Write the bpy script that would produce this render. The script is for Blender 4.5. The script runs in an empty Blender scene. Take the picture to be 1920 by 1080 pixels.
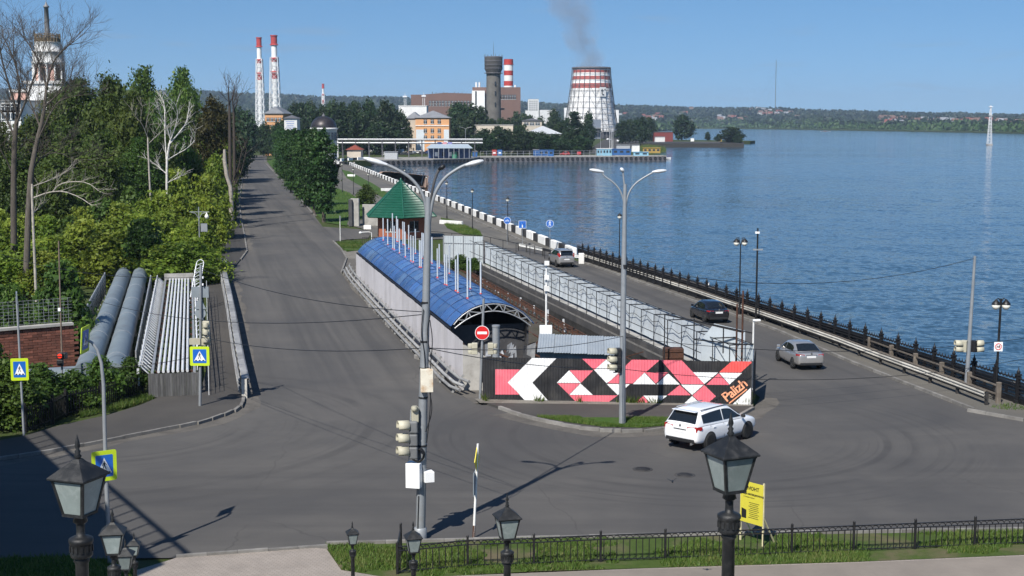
import bpy, bmesh, math, random
import numpy as np
from mathutils import Vector, Matrix, geometry, noise
from math import sin, cos, pi, radians as R, atan, tan, sqrt, hypot, atan2
SC = bpy.context.scene
COL = SC.collection
random.seed(7)
# ---------------------------------------------------------------- camera, sky, sun, exposure
CAM_H, FOC = 14.3, 2600.0
PIT = atan(312 / FOC)
cam = bpy.data.objects.new('camera', bpy.data.cameras.new('camera'))
COL.objects.link(cam)
cam.data.sensor_width = 36
cam.data.lens = 36 * FOC / 1920
cam.data.clip_start = .5
cam.data.clip_end = 20000
cam.location = (0, 0, CAM_H)
cam.rotation_euler = (pi / 2 - PIT, 0, 0)
SC.camera = cam
SUN_EL, SUN_AZ = R(47), R(206)      # azimuth clockwise from +Y
W = bpy.data.worlds.new("World")
SC.world = W
W.use_nodes = True
wt = W.node_tree
bg = wt.nodes['Background']
sky = wt.nodes.new('ShaderNodeTexSky')
sky.sky_type = 'NISHITA'
sky.sun_disc = False
sky.sun_elevation = SUN_EL
sky.sun_rotation = SUN_AZ
sky.altitude = 300
sky.air_density = 1.0
sky.dust_density = .3
sky.ozone_density = 3.0
tc = wt.nodes.new('ShaderNodeTexCoord')
vm = wt.nodes.new('ShaderNodeVectorMath'); vm.operation = 'ADD'
vm.inputs[1].default_value = (0, 0, .125)
vn = wt.nodes.new('ShaderNodeVectorMath'); vn.operation = 'NORMALIZE'
wt.links.new(tc.outputs['Generated'], vm.inputs[0])
wt.links.new(vm.outputs[0], vn.inputs[0])
wt.links.new(vn.outputs[0], sky.inputs[0])
# thin scattered clouds low over the far shore
mp = wt.nodes.new('ShaderNodeMapping')
mp.inputs['Scale'].default_value = (5, 5, 42)
cn = wt.nodes.new('ShaderNodeTexNoise')
cn.inputs['Scale'].default_value = 2.2
cn.inputs['Detail'].default_value = 6
cr = wt.nodes.new('ShaderNodeMapRange')
cr.inputs[1].default_value = .60; cr.inputs[2].default_value = .80
cr.inputs[3].default_value = 0; cr.inputs[4].default_value = .55
cm = wt.nodes.new('ShaderNodeMix'); cm.data_type = 'RGBA'
cm.inputs[7].default_value = (2.6, 3.4, 4.6, 1)
wt.links.new(tc.outputs['Generated'], mp.inputs[0])
wt.links.new(mp.outputs[0], cn.inputs['Vector'])
wt.links.new(cn.outputs[0], cr.inputs[0])
wt.links.new(cr.outputs[0], cm.inputs[0])
hs = wt.nodes.new('ShaderNodeHueSaturation')
hs.inputs['Saturation'].default_value = 1.24
wt.links.new(sky.outputs[0], hs.inputs['Color'])
wt.links.new(hs.outputs[0], cm.inputs[6])
wt.links.new(cm.outputs[2], bg.inputs[0])
bg.inputs[1].default_value = .086
sl = bpy.data.lights.new('sun', 'SUN')
sl.energy = 5.0
sl.angle = R(.53)
sl.color = (1, .95, .87)
sun = bpy.data.objects.new('sun', sl)
COL.objects.link(sun)
sun.location = (-60, -120, 150)
_sd = Vector((sin(SUN_AZ) * cos(SUN_EL), cos(SUN_AZ) * cos(SUN_EL), sin(SUN_EL)))
sun.rotation_euler = (-_sd).to_track_quat('-Z', 'Y').to_euler()
vs = SC.view_settings
vs.view_transform = 'Standard'
vs.look = 'None'
vs.exposure = 0.43
vs.gamma = 1
vs.use_curve_mapping = False
SC.cycles.use_denoising = True
SC.cycles.max_bounces = 6
SC.cycles.diffuse_bounces = 2
SC.cycles.glossy_bounces = 3
SC.cycles.transmission_bounces = 3
SC.cycles.transparent_max_bounces = 8
SC.cycles.volume_bounces = 0

# ---------------------------------------------------------------- surveying helpers
def ray(x, y):
    u, v = (x - 960) / FOC, (540 - y) / FOC
    return Vector((u, cos(PIT) + v * sin(PIT), v * cos(PIT) - sin(PIT)))
def P(x, y, z=0.0):
    d = ray(x, y); t = (z - CAM_H) / d.z
    return Vector((d.x * t, d.y * t, z))
def at(x, y, Y):
    d = ray(x, y); t = Y / d.y
    return Vector((d.x * t, Y, CAM_H + d.z * t))
def zat(y, Y):
    return at(960, y, Y).z
def xat(x, y, Y):
    return at(x, y, Y).x

# ---------------------------------------------------------------- materials
MATS = {}
def nodes(name):
    m = bpy.data.materials.new(name); m.use_nodes = True
    t = m.node_tree
    return m, t, t.nodes['Principled BSDF']
def mixc(t, fac, a, b, blend='MIX'):
    n = t.nodes.new('ShaderNodeMix'); n.data_type = 'RGBA'; n.blend_type = blend
    for sock, v in ((n.inputs[0], fac), (n.inputs[6], a), (n.inputs[7], b)):
        if isinstance(v, bpy.types.NodeSocket): t.links.new(v, sock)
        elif isinstance(v, (int, float)): sock.default_value = v
        else: sock.default_value = (*v[:3], 1)
    return n.outputs[2]
def mth(t, op, a, b=0.0, clamp=False):
    n = t.nodes.new('ShaderNodeMath'); n.operation = op; n.use_clamp = clamp
    for sock, v in ((n.inputs[0], a), (n.inputs[1], b)):
        if isinstance(v, bpy.types.NodeSocket): t.links.new(v, sock)
        else: sock.default_value = v
    return n.outputs[0]
def noi(t, vec, scale, detail=3, rough=.55, dist=0):
    n = t.nodes.new('ShaderNodeTexNoise')
    n.inputs['Scale'].default_value = scale; n.inputs['Detail'].default_value = detail
    n.inputs['Roughness'].default_value = rough; n.inputs['Distortion'].default_value = dist
    if vec is not None: t.links.new(vec, n.inputs['Vector'])
    return n.outputs[0]
def rng(t, v, a, b, c=0, d=1):
    n = t.nodes.new('ShaderNodeMapRange'); t.links.new(v, n.inputs[0])
    for i, x in enumerate((a, b, c, d)): n.inputs[i + 1].default_value = x
    return n.outputs[0]
def mapv(t, vec, scale=(1, 1, 1), rot=(0, 0, 0), loc=(0, 0, 0)):
    n = t.nodes.new('ShaderNodeMapping'); t.links.new(vec, n.inputs[0])
    n.inputs['Scale'].default_value = scale; n.inputs['Rotation'].default_value = rot
    n.inputs['Location'].default_value = loc
    return n.outputs[0]
def coords(t, vary=True):
    c = t.nodes.new('ShaderNodeTexCoord').outputs['Object']
    if not vary: return c
    oi = t.nodes.new('ShaderNodeObjectInfo').outputs['Random']
    n = t.nodes.new('ShaderNodeVectorMath'); n.operation = 'ADD'
    t.links.new(c, n.inputs[0]); t.links.new(mth(t, 'MULTIPLY', oi, 53.0), n.inputs[1])
    return n.outputs[0]
def bumpn(t, bs, h, strength, dist=.02):
    b = t.nodes.new('ShaderNodeBump'); b.inputs['Strength'].default_value = strength
    b.inputs['Distance'].default_value = dist
    t.links.new(h, b.inputs['Height']); t.links.new(b.outputs[0], bs.inputs['Normal'])
def pm(name, col, rough=.6, metal=0., var=.18, scale=3., bump=.15, stretch=(1, 1, 1), dirt=None, ovar=.06, spec=.4):
    """painted / mineral / metal surface: base colour with soft mottling, optional patches of dirt (colour, scale, amount)"""
    if name in MATS: return MATS[name]
    m, t, bs = nodes(name)
    v = mapv(t, coords(t), stretch)
    a = noi(t, v, scale, 5, .6)
    f = noi(t, v, scale * 11, 3, .6)
    lo = tuple(c * (1 - var) for c in col); hi = tuple(min(1, c * (1 + var)) for c in col)
    c = mixc(t, rng(t, a, .3, .7), lo, hi)
    c = mixc(t, mth(t, 'MULTIPLY', rng(t, f, .35, .7), var * .7), c, tuple(x * .55 for x in col))
    if dirt:
        dc, dsc, amt = dirt
        d = noi(t, v, dsc, 6, .65, .3)
        c = mixc(t, mth(t, 'MULTIPLY', rng(t, d, .5, .72), amt), c, dc)
    if ovar:
        oi = t.nodes.new('ShaderNodeObjectInfo').outputs['Random']
        h = t.nodes.new('ShaderNodeHueSaturation'); t.links.new(c, h.inputs['Color'])
        t.links.new(rng(t, oi, 0, 1, 1 - ovar * 1.6, 1 + ovar * 1.6), h.inputs['Value'])
        c = h.outputs[0]
    t.links.new(c, bs.inputs['Base Color'])
    t.links.new(rng(t, a, .2, .8, max(.03, rough - .1), min(1, rough + .1)), bs.inputs['Roughness'])
    bs.inputs['Metallic'].default_value = metal
    bs.inputs['Specular IOR Level'].default_value = spec
    if bump: bumpn(t, bs, f, bump, .01)
    MATS[name] = m
    return m
def plain(name, col, rough=.5, metal=0., coat=0., spec=.5, trans=0., emit=None):
    if name in MATS: return MATS[name]
    m, t, bs = nodes(name)
    v = coords(t)
    a = noi(t, v, 6, 3)
    t.links.new(mixc(t, a, tuple(c * .9 for c in col), tuple(min(1, c * 1.08) for c in col)), bs.inputs['Base Color'])
    bs.inputs['Roughness'].default_value = rough; bs.inputs['Metallic'].default_value = metal
    bs.inputs['Coat Weight'].default_value = coat; bs.inputs['Coat Roughness'].default_value = .04
    bs.inputs['Specular IOR Level'].default_value = spec
    bs.inputs['Transmission Weight'].default_value = trans
    if emit:
        bs.inputs['Emission Color'].default_value = (*emit[:3], 1); bs.inputs['Emission Strength'].default_value = emit[3]
    MATS[name] = m
    return m
def leafmat(name, a, b, c, trans=.25):
    m, t, bs = nodes(name)
    at_ = t.nodes.new('ShaderNodeAttribute'); at_.attribute_name = 'tint'
    f = at_.outputs['Fac']
    col = mixc(t, rng(t, f, 0, .55), a, b)
    col = mixc(t, rng(t, f, .55, 1), col, c)
    oi = t.nodes.new('ShaderNodeObjectInfo').outputs['Random']
    h = t.nodes.new('ShaderNodeHueSaturation'); t.links.new(col, h.inputs['Color'])
    t.links.new(rng(t, oi, 0, 1, .485, .515), h.inputs['Hue'])
    t.links.new(rng(t, mth(t, 'FRACT', mth(t, 'MULTIPLY', oi, 7.3)), 0, 1, .8, 1.2), h.inputs['Value'])
    t.links.new(h.outputs[0], bs.inputs['Base Color'])
    bs.inputs['Roughness'].default_value = .55; bs.inputs['Specular IOR Level'].default_value = .25
    tr = t.nodes.new('ShaderNodeBsdfTranslucent')
    hv = t.nodes.new('ShaderNodeHueSaturation'); t.links.new(h.outputs[0], hv.inputs['Color'])
    hv.inputs['Value'].default_value = 1.5; hv.inputs['Hue'].default_value = .48
    t.links.new(hv.outputs[0], tr.inputs['Color'])
    mx = t.nodes.new('ShaderNodeMixShader'); mx.inputs[0].default_value = trans
    t.links.new(bs.outputs[0], mx.inputs[1]); t.links.new(tr.outputs[0], mx.inputs[2])
    t.links.new(mx.outputs[0], t.nodes['Material Output'].inputs[0])
    MATS[name] = m
    return m
def asphalt(name, base, tracks=True, warm=.0):
    m, t, bs = nodes(name)
    pos = t.nodes.new('ShaderNodeNewGeometry').outputs['Position']
    fine = noi(t, pos, 26, 4, .7)
    big = noi(t, pos, .09, 5, .6, .6)
    mid = noi(t, pos, .7, 4, .6)
    damr = mapv(t, pos, (1, 1, 1), (0, 0, -R(12.7)))
    dam = mapv(t, damr, (.42, .012, 1))
    sy0 = t.nodes.new('ShaderNodeSeparateXYZ'); t.links.new(pos, sy0.inputs[0]); far_ = rng(t, sy0.outputs[1], 64, 84)
    st = noi(t, dam, 1.0, 5, .6)
    c = mixc(t, rng(t, big, .3, .7), tuple(x * .74 for x in base), tuple(x * 1.3 for x in (base[0] * 1.04, base[1] * 1.01, base[2] * .95)))
    c = mixc(t, mth(t, 'MULTIPLY', rng(t, mid, .45, .75), .35), c, tuple(x * .72 for x in base))
    c = mixc(t, mth(t, 'MULTIPLY', rng(t, st, .42, .66), mth(t, 'MULTIPLY', far_, .55)), c, (base[0] * 1.55, base[1] * 1.48, base[2] * 1.36))
    st2 = noi(t, mapv(t, damr, (.9, .015, 1), loc=(3, 0, 0)), 1.0, 4, .6)
    c = mixc(t, mth(t, 'MULTIPLY', rng(t, st2, .48, .66), mth(t, 'MULTIPLY', far_, .6)), c, tuple(x * .62 for x in base))
    if tracks:
        # tyre-polished arcs sweeping through the bend, and along the near carriageway
        for (cx, cy, r0, r1, k, amt) in ((8.5, 62.5, 4.0, 15.0, 1.6, .75), (-19.0, 64.0, 2.0, 17.0, 1.1, .55)):
            d = t.nodes.new('ShaderNodeVectorMath'); d.operation = 'DISTANCE'
            t.links.new(pos, d.inputs[0]); d.inputs[1].default_value = (cx, cy, 0)
            rad = d.outputs['Value']
            n1 = t.nodes.new('ShaderNodeTexNoise'); n1.noise_dimensions = '1D'
            n1.inputs['Scale'].default_value = k; n1.inputs['Detail'].default_value = 4; n1.inputs['Roughness'].default_value = .65
            t.links.new(rad, n1.inputs['W'])
            mask = mth(t, 'MULTIPLY', rng(t, rad, r0, r0 + 4), rng(t, rad, r1, r1 - 4))
            brk = rng(t, noi(t, pos, .22, 3), .35, .65)
            fac = mth(t, 'MULTIPLY', mth(t, 'MULTIPLY', mask, rng(t, n1.outputs[0], .46, .66)), mth(t, 'MULTIPLY', brk, amt))
            c = mixc(t, fac, c, tuple(x * .55 for x in base))
        lane = mapv(t, pos, (.03, .8, 1))
        ln = noi(t, lane, 1.0, 5, .6)
        sy = t.nodes.new('ShaderNodeSeparateXYZ'); t.links.new(pos, sy.inputs[0])
        msk = mth(t, 'MULTIPLY', rng(t, sy.outputs[1], 60, 55), .45)
        c = mixc(t, mth(t, 'MULTIPLY', msk, rng(t, ln, .42, .68)), c, tuple(x * .62 for x in base))
        vo = t.nodes.new('ShaderNodeTexVoronoi'); vo.feature = 'DISTANCE_TO_EDGE'
        vo.inputs['Scale'].default_value = .11
        wv = t.nodes.new('ShaderNodeVectorMath'); wv.operation = 'ADD'
        nn = t.nodes.new('ShaderNodeTexNoise'); nn.inputs['Scale'].default_value = .5; nn.inputs['Detail'].default_value = 5
        t.links.new(pos, nn.inputs['Vector']); t.links.new(nn.outputs['Color'], wv.inputs[1]); t.links.new(pos, wv.inputs[0])
        t.links.new(wv.outputs[0], vo.inputs['Vector'])
        cr_ = rng(t, vo.outputs[0], .0, .004, .5, 0)
        c = mixc(t, mth(t, 'MULTIPLY', cr_, rng(t, big, .45, .6)), c, tuple(x * .4 for x in base))
    c = mixc(t, mth(t, 'MULTIPLY', rng(t, fine, .3, .75), .45), c, tuple(x * .5 for x in base))
    spk = noi(t, pos, 60, 2, .5)
    c = mixc(t, mth(t, 'MULTIPLY', rng(t, spk, .66, .74), .5), c, tuple(x * 2.4 for x in base))
    t.links.new(c, bs.inputs['Base Color'])
    t.links.new(rng(t, big, .3, .7, .78, .92), bs.inputs['Roughness'])
    bs.inputs['Specular IOR Level'].default_value = .3
    bumpn(t, bs, fine, .35, .01)
    MATS[name] = m
    return m
def groundmat(name, g1, g2, soil, soilamt=.4, scale=.6):
    m, t, bs = nodes(name)
    pos = t.nodes.new('ShaderNodeNewGeometry').outputs['Position']
    a = noi(t, pos, scale, 6, .65, .4); b = noi(t, pos, scale * 9, 4, .7); f = noi(t, pos, 30, 4, .7)
    c = mixc(t, rng(t, b, .3, .7), g1, g2)
    c = mixc(t, mth(t, 'MULTIPLY', rng(t, a, .48, .66), soilamt), c, soil)
    c = mixc(t, mth(t, 'MULTIPLY', rng(t, f, .4, .7), .5), c, tuple(x * .45 for x in g1))
    t.links.new(c, bs.inputs['Base Color']); bs.inputs['Roughness'].default_value = .95
    bs.inputs['Specular IOR Level'].default_value = .15
    bumpn(t, bs, f, .6, .03)
    MATS[name] = m
    return m
def brickmat(name, c1, c2, mortar, sc=1.0, w=.5, h=.16, rot=(R(90), 0, 0)):
    m, t, bs = nodes(name)
    v = mapv(t, t.nodes.new('ShaderNodeTexCoord').outputs['Object'], (sc, sc, sc), rot)
    b = t.nodes.new('ShaderNodeTexBrick'); t.links.new(v, b.inputs['Vector'])
    b.inputs['Color1'].default_value = (*c1, 1); b.inputs['Color2'].default_value = (*c2, 1); b.inputs['Mortar'].default_value = (*mortar, 1)
    b.inputs['Scale'].default_value = 1; b.inputs['Brick Width'].default_value = w; b.inputs['Row Height'].default_value = h
    b.inputs['Mortar Size'].default_value = .012
    d = noi(t, v, .8, 6, .65)
    c = mixc(t, mth(t, 'MULTIPLY', rng(t, d, .45, .7), .5), b.outputs[0], tuple(x * .5 for x in c1))
    t.links.new(c, bs.inputs['Base Color']); bs.inputs['Roughness'].default_value = .9
    bumpn(t, bs, b.outputs['Fac'], -.3, .01)
    MATS[name] = m
    return m

# ---------------------------------------------------------------- mesh builder
def V(*a): return Vector(a)
def frame(d):
    d = d.normalized()
    up = V(0, 0, 1) if abs(d.z) < .95 else V(0, 1, 0)
    a = d.cross(up).normalized()
    return a, a.cross(d).normalized()
class MB:
    def __init__(s): s.v, s.f, s.m, s.sm = [], [], [], []
    def add(s, vs, fs, mi=0, smooth=False):
        o = len(s.v); s.v += [tuple(v) for v in vs]
        s.f += [tuple(i + o for i in f) for f in fs]; s.m += [mi] * len(fs); s.sm += [smooth] * len(fs)
        return s
    def box(s, c, sz, rz=0, mi=0, M=None):
        x, y, z = (d / 2 for d in sz)
        M = M or Matrix.Rotation(rz, 3, 'Z')
        vs = [Vector(c) + M @ V(a, b, d) for a in (-x, x) for b in (-y, y) for d in (-z, z)]
        return s.add(vs, [(0, 1, 3, 2), (4, 6, 7, 5), (0, 4, 5, 1), (2, 3, 7, 6), (0, 2, 6, 4), (1, 5, 7, 3)], mi)
    def bar(s, p, q, w, h=None, mi=0):
        p, q = Vector(p), Vector(q); h = h or w
        a, b = frame(q - p); a *= w / 2; b *= h / 2
        vs = [e + i * a + j * b for e in (p, q) for i, j in ((-1, -1), (1, -1), (1, 1), (-1, 1))]
        return s.add(vs, [(3, 2, 1, 0), (4, 5, 6, 7), (0, 1, 5, 4), (1, 2, 6, 5), (2, 3, 7, 6), (3, 0, 4, 7)], mi)
    def path(s, pts, r, n=6, mi=0, caps=True):
        pts = [Vector(p) for p in pts]; k = len(pts)
        rs = r if isinstance(r, (list, tuple)) else [r] * k
        vs, fs = [], []
        a0 = None
        for i, p in enumerate(pts):
            d = (pts[min(i + 1, k - 1)] - pts[max(i - 1, 0)])
            if d.length < 1e-6: d = V(0, 0, 1)
            d.normalize()
            if a0 is None: a, b = frame(d)
            else:
                a = a0 - d * a0.dot(d)
                if a.length < 1e-4: a, b = frame(d)
                a.normalize(); b = a.cross(d)
            a0 = a
            for j in range(n):
                t = 2 * pi * j / n
                vs.append(p + (a * cos(t) + b * sin(t)) * rs[i])
        for i in range(k - 1):
            for j in range(n):
                fs.append((i * n + j, i * n + (j + 1) % n, (i + 1) * n + (j + 1) % n, (i + 1) * n + j))
        s.add(vs, fs, mi, True)
        if caps:
            s.add([vs[j] for j in range(n)], [tuple(reversed(range(n)))], mi)
            s.add([vs[(k - 1) * n + j] for j in range(n)], [tuple(range(n))], mi)
        return s
    def tube(s, p, q, r0, r1=None, n=8, mi=0): return s.path([p, q], [r0, r0 if r1 is None else r1], n, mi)
    def lathe(s, prof, n=16, c=(0, 0, 0), mi=0, smooth=True):
        c = Vector(c); vs, fs = [], []
        for r, z in prof:
            for j in range(n):
                t = 2 * pi * (j + .5) / n; vs.append(c + V(r * cos(t), r * sin(t), z))
        for i in range(len(prof) - 1):
            for j in range(n): fs.append((i * n + j, i * n + (j + 1) % n, (i + 1) * n + (j + 1) % n, (i + 1) * n + j))
        s.add(vs, fs, mi, smooth)
        if prof[0][0] > .001: s.add(vs[:n], [tuple(reversed(range(n)))], mi)
        if prof[-1][0] > .001: s.add(vs[-n:], [tuple(range(n))], mi)
        return s
    def poly(s, pts, mi=0): return s.add(pts, [tuple(range(len(pts)))], mi)
    def prism(s, pts, off, mi=0):
        """solid from a planar polygon (3D points) swept by the vector off"""
        n = len(pts); pts = [Vector(p) for p in pts]; off = Vector(off)
        nrm = sum(((pts[i] - pts[0]).cross(pts[(i + 1) % n] - pts[0]) for i in range(1, n - 1)), V(0, 0, 0))
        if nrm.dot(off) > 0: pts = pts[::-1]
        vs = pts + [p + off for p in pts]
        fs = [tuple(range(n)), tuple(range(2 * n - 1, n - 1, -1))] + [((i + 1) % n, i, n + i, n + (i + 1) % n) for i in range(n)]
        return s.add(vs, fs, mi)
    def build(s, name, mats, parent=None, world=False, kind=None, bevel=0, loc=None, rz=None):
        me = bpy.data.meshes.new(name)
        vs = s.v
        if world and parent is not None:
            o = Vector(parent.location)
            p = parent.parent
            while p is not None: o = o + p.location; p = p.parent
            vs = [(a - o.x, b - o.y, c - o.z) for a, b, c in vs]
        me.from_pydata(vs, [], s.f)
        for m in (mats if isinstance(mats, (list, tuple)) else [mats]): me.materials.append(m)
        me.polygons.foreach_set('material_index', s.m)
        me.polygons.foreach_set('use_smooth', s.sm)
        me.update()
        return link(name, me, parent, kind, bevel, loc, rz)
def link(name, me, parent=None, kind=None, bevel=0, loc=None, rz=None, rot=None, scale=None):
    o = bpy.data.objects.new(name, me); COL.objects.link(o)
    if parent is not None: o.parent = parent
    if kind: o['kind'] = kind
    if loc is not None: o.location = loc
    if rz is not None: o.rotation_euler = (0, 0, rz)
    if rot is not None: o.rotation_euler = rot
    if scale is not None: o.scale = scale
    if bevel:
        b = o.modifiers.new('bevel', 'BEVEL'); b.width = bevel; b.segments = 2; b.limit_method = 'ANGLE'
    return o
def thing(name, label, cat, loc=(0, 0, 0), rz=0, group=None):
    o = bpy.data.objects.new(name, None); COL.objects.link(o)
    o.location = loc; o.rotation_euler = (0, 0, rz); o.empty_display_size = .3
    return tag(o, label, cat, group)
def tag(o, label, cat, group=None):
    o['label'] = label; o['category'] = cat
    if group: o['group'] = group
    return o
def dup(src, label=None, loc=None, rz=None, group=None, scale=None):
    def cp(o, par):
        c = o.copy(); COL.objects.link(c); c.parent = par
        for ch in o.children: cp(ch, c)
        return c
    r = cp(src, None)
    if label: r['label'] = label
    if loc is not None: r.location = loc
    if rz is not None: r.rotation_euler = (0, 0, rz)
    if group: r['group'] = group
    if scale is not None: r.scale = scale
    return r
def np_mesh(name, verts, k, tint=None, mat=None):
    """mesh of separate k-sided faces from an (n*k,3) array"""
    me = bpy.data.meshes.new(name)
    nv = len(verts); nf = nv // k
    me.vertices.add(nv); me.vertices.foreach_set('co', verts.astype(np.float32).ravel())
    me.loops.add(nv); me.loops.foreach_set('vertex_index', np.arange(nv, dtype=np.int32))
    me.polygons.add(nf); me.polygons.foreach_set('loop_start', np.arange(0, nv, k, dtype=np.int32))
    if tint is not None:
        a = me.attributes.new('tint', 'FLOAT', 'FACE'); a.data.foreach_set('value', tint.astype(np.float32))
    me.update(calc_edges=True); me.validate()
    if mat: me.materials.append(mat)
    return me
def sheet(name, pts, z, mat, holes=(), kind='structure', down=0.0):
    """flat polygon with holes at height z; down > 0 adds a skirt (kerb face, quay wall)"""
    loops = [[V(p[0], p[1], 0) for p in pts]] + [[V(p[0], p[1], 0) for p in h] for h in holes]
    tris = geometry.tessellate_polygon(loops)
    flat = [p for l in loops for p in l]
    mb = MB(); vs = [(p.x, p.y, z) for p in flat]
    fs = []
    for a, b, c in tris:
        if (flat[b] - flat[a]).cross(flat[c] - flat[a]).z < 0: b, c = c, b
        fs.append((a, b, c))
    mb.add(vs, fs)
    if down:
        for l in loops:
            for i in range(len(l)):
                a, b = l[i], l[(i + 1) % len(l)]
                mb.add([(a.x, a.y, z), (b.x, b.y, z), (b.x, b.y, z - down), (a.x, a.y, z - down)], [(0, 1, 2, 3)])
    return mb.build(name, mat, kind=kind)
def text_mesh(body, size, extrude=.004, spacing=1.0, bold=0.0):
    cu = bpy.data.curves.new('lettering', 'FONT'); cu.body = body; cu.size = size; cu.extrude = extrude
    cu.space_character = spacing; cu.offset = bold
    o = bpy.data.objects.new('lettering', cu); COL.objects.link(o)
    dg = bpy.context.evaluated_depsgraph_get()
    me = bpy.data.meshes.new_from_object(o.evaluated_get(dg))
    bpy.data.objects.remove(o); bpy.data.curves.remove(cu)
    me.name = 'lettering'
    return me
def resample(pts, step):
    out = []; carry = 0.0
    for a, b in zip(pts, pts[1:]):
        a, b = Vector(a), Vector(b); L = (b - a).length
        if L < 1e-6: continue
        t = carry
        while t < L:
            out.append((a + (b - a) * (t / L), (b - a) / L)); t += step
        carry = t - L
    return out
def smooth(pts, it=2):
    for _ in range(it):
        q = [pts[0]]
        for a, b in zip(pts, pts[1:]):
            a, b = Vector(a), Vector(b)
            q += [a * .75 + b * .25, a * .25 + b * .75]
        q.append(pts[-1]); pts = q
    return pts
ORDW = ('first second third fourth fifth sixth seventh eighth ninth tenth eleventh twelfth thirteenth fourteenth fifteenth sixteenth seventeenth eighteenth nineteenth twentieth').split()
def ordw(n):
    if n < 20: return ORDW[n]
    tens = ('twenty', 'thirty', 'forty', 'fifty')[(n + 1) // 10 - 2]; u = (n + 1) % 10
    return tens + '-' + ORDW[u - 1] if u else {'twenty': 'twentieth', 'thirty': 'thirtieth', 'forty': 'fortieth', 'fifty': 'fiftieth'}[tens]
def inpoly(x, y, poly):
    n = len(poly); ins = np.zeros(len(x), bool)
    for i in range(n):
        x1, y1 = poly[i][:2]; x2, y2 = poly[(i + 1) % n][:2]
        if y1 == y2: continue
        c = ((y1 > y) != (y2 > y)) & (x < (x2 - x1) * (y - y1) / (y2 - y1) + x1)
        ins ^= c
    return ins
# ---------------------------------------------------------------- materials used below
M_ASPH = asphalt('asphalt', (.085, .0825, .0815))
M_WALK = asphalt('walk_asphalt', (.060, .057, .055), tracks=False)
M_PROM = asphalt('promenade_asphalt', (.12, .115, .105), tracks=False)
M_SOIL = groundmat('soil', (.035, .055, .014), (.06, .085, .02), (.10, .085, .06), .5)
M_TURF = groundmat('turf', (.035, .075, .012), (.06, .12, .022), (.11, .09, .055), .45)
M_DUST = groundmat('rubble', (.16, .15, .13), (.24, .225, .2), (.09, .08, .065), .6, 1.2)
M_KERB = pm('kerb_concrete', (.19, .182, .17), .9, var=.25, scale=2, bump=.4, dirt=((.11, .10, .085), 1.5, .6), ovar=.12)
M_CONC = pm('concrete', (.34, .33, .31), .9, var=.2, scale=1.2, bump=.4, dirt=((.14, .13, .11), .8, .6))
M_GALV = pm('galvanised_steel', (.42, .43, .44), .45, .55, var=.15, scale=4, bump=.1, dirt=((.25, .22, .19), 1.5, .35))
M_LAMPGREY = pm('grey_mast_paint', (.27, .29, .31), .5, .2, var=.12, scale=2, bump=.1, dirt=((.2, .19, .17), 2, .4))
M_BLACK = pm('black_iron', (.013, .013, .014), .45, .1, var=.3, scale=5, bump=.3, dirt=((.06, .055, .05), 4, .35))
M_IRON = pm('dusty_iron', (.014, .014, .016), .5, .2, var=.3, scale=5, bump=.3, dirt=((.06, .055, .05), 3, .35))
M_WHITE = pm('white_paint', (.74, .74, .72), .55, var=.08, scale=2, bump=.12, dirt=((.42, .38, .32), 1.8, .35))
M_WHITEM = pm('white_metal', (.62, .64, .66), .45, .1, var=.1, scale=2, bump=.1, dirt=((.40, .37, .33), 2, .35))
M_PANEL = pm('pale_blue_sheet', (.52, .575, .62), .5, .1, var=.1, scale=.8, bump=.1, dirt=((.42, .43, .43), .9, .5), ovar=.05)
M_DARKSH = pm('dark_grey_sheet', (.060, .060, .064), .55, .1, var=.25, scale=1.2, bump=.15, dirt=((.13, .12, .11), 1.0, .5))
M_RUST = pm('rusty_steel', (.085, .038, .024), .85, .1, var=.4, scale=5, bump=.5, dirt=((.05, .03, .022), 3, .7))
M_RUSTBOX = pm('rusty_cabinet', (.62, .58, .48), .7, 0, var=.1, scale=3, bump=.2, dirt=((.34, .17, .05), 2.2, .95))
M_BRICK = brickmat('red_brick', (.26, .085, .05), (.20, .065, .04), (.25, .2, .17), 1, .5, .15)
M_PAVE = brickmat('paving_setts', (.30, .265, .235), (.275, .24, .21), (.20, .175, .15), 1, .22, .11, (0, 0, R(12)))
M_GLASSD = plain('dark_glass', (.012, .014, .017), .05, spec=.6)
M_GLASSW = plain('window_glass', (.03, .036, .045), .08, spec=.6)
M_RUBBER = pm('tyre_rubber', (.02, .02, .02), .85, var=.2, scale=6)

# ---------------------------------------------------------------- land, water, far shore
DAM = R(12.75)                                  # the dam runs away from us, leaning left
def dam_pt(o, along, right=0.0, z=0.0):
    return V(o[0] - sin(DAM) * along + cos(DAM) * right, o[1] + cos(DAM) * along + sin(DAM) * right, z)
EMB0 = P(1915, 760); EMB1 = P(1093, 489)
PARA0, PARA1 = P(1078, 482), P(655, 309)
LAND = [(-3200, -120), (320, -120), (320, 40), (90, 54), (45, 61), (30, 66), tuple(EMB0[:2]), tuple(EMB1[:2]), tuple(PARA0[:2]), tuple(PARA1[:2]),
        (-63, 478), (-64, 492), (-60, 505), (-52, 516), (-30, 527), (-15, 545), (-13, 563), (64, 581), (66, 596), (60, 640), (62, 700), (70, 780), (78, 860), (86, 930),
        (120, 990), (150, 1015), (176, 1030), (184, 1055), (160, 1085), (110, 1130), (70, 1300), (160, 1800), (260, 2500),
        (400, 3300), (470, 3250), (560, 2950), (590, 2700), (640, 2400), (672, 2100), (690, 1880), (900, 1700), (3400, 1500), (3400, 9000), (-3200, 9000)]
PIT0 = (-2.9 + 4.6, 73.6)
pit = [dam_pt((.6, 73.5), a, r) for a, r in ((3.5, 8.3), (62, 7.6), (62, 10.0), (3.5, 10.9))]
sheet('ground', LAND, -.06, M_SOIL, holes=[pit], down=4.5)
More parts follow.
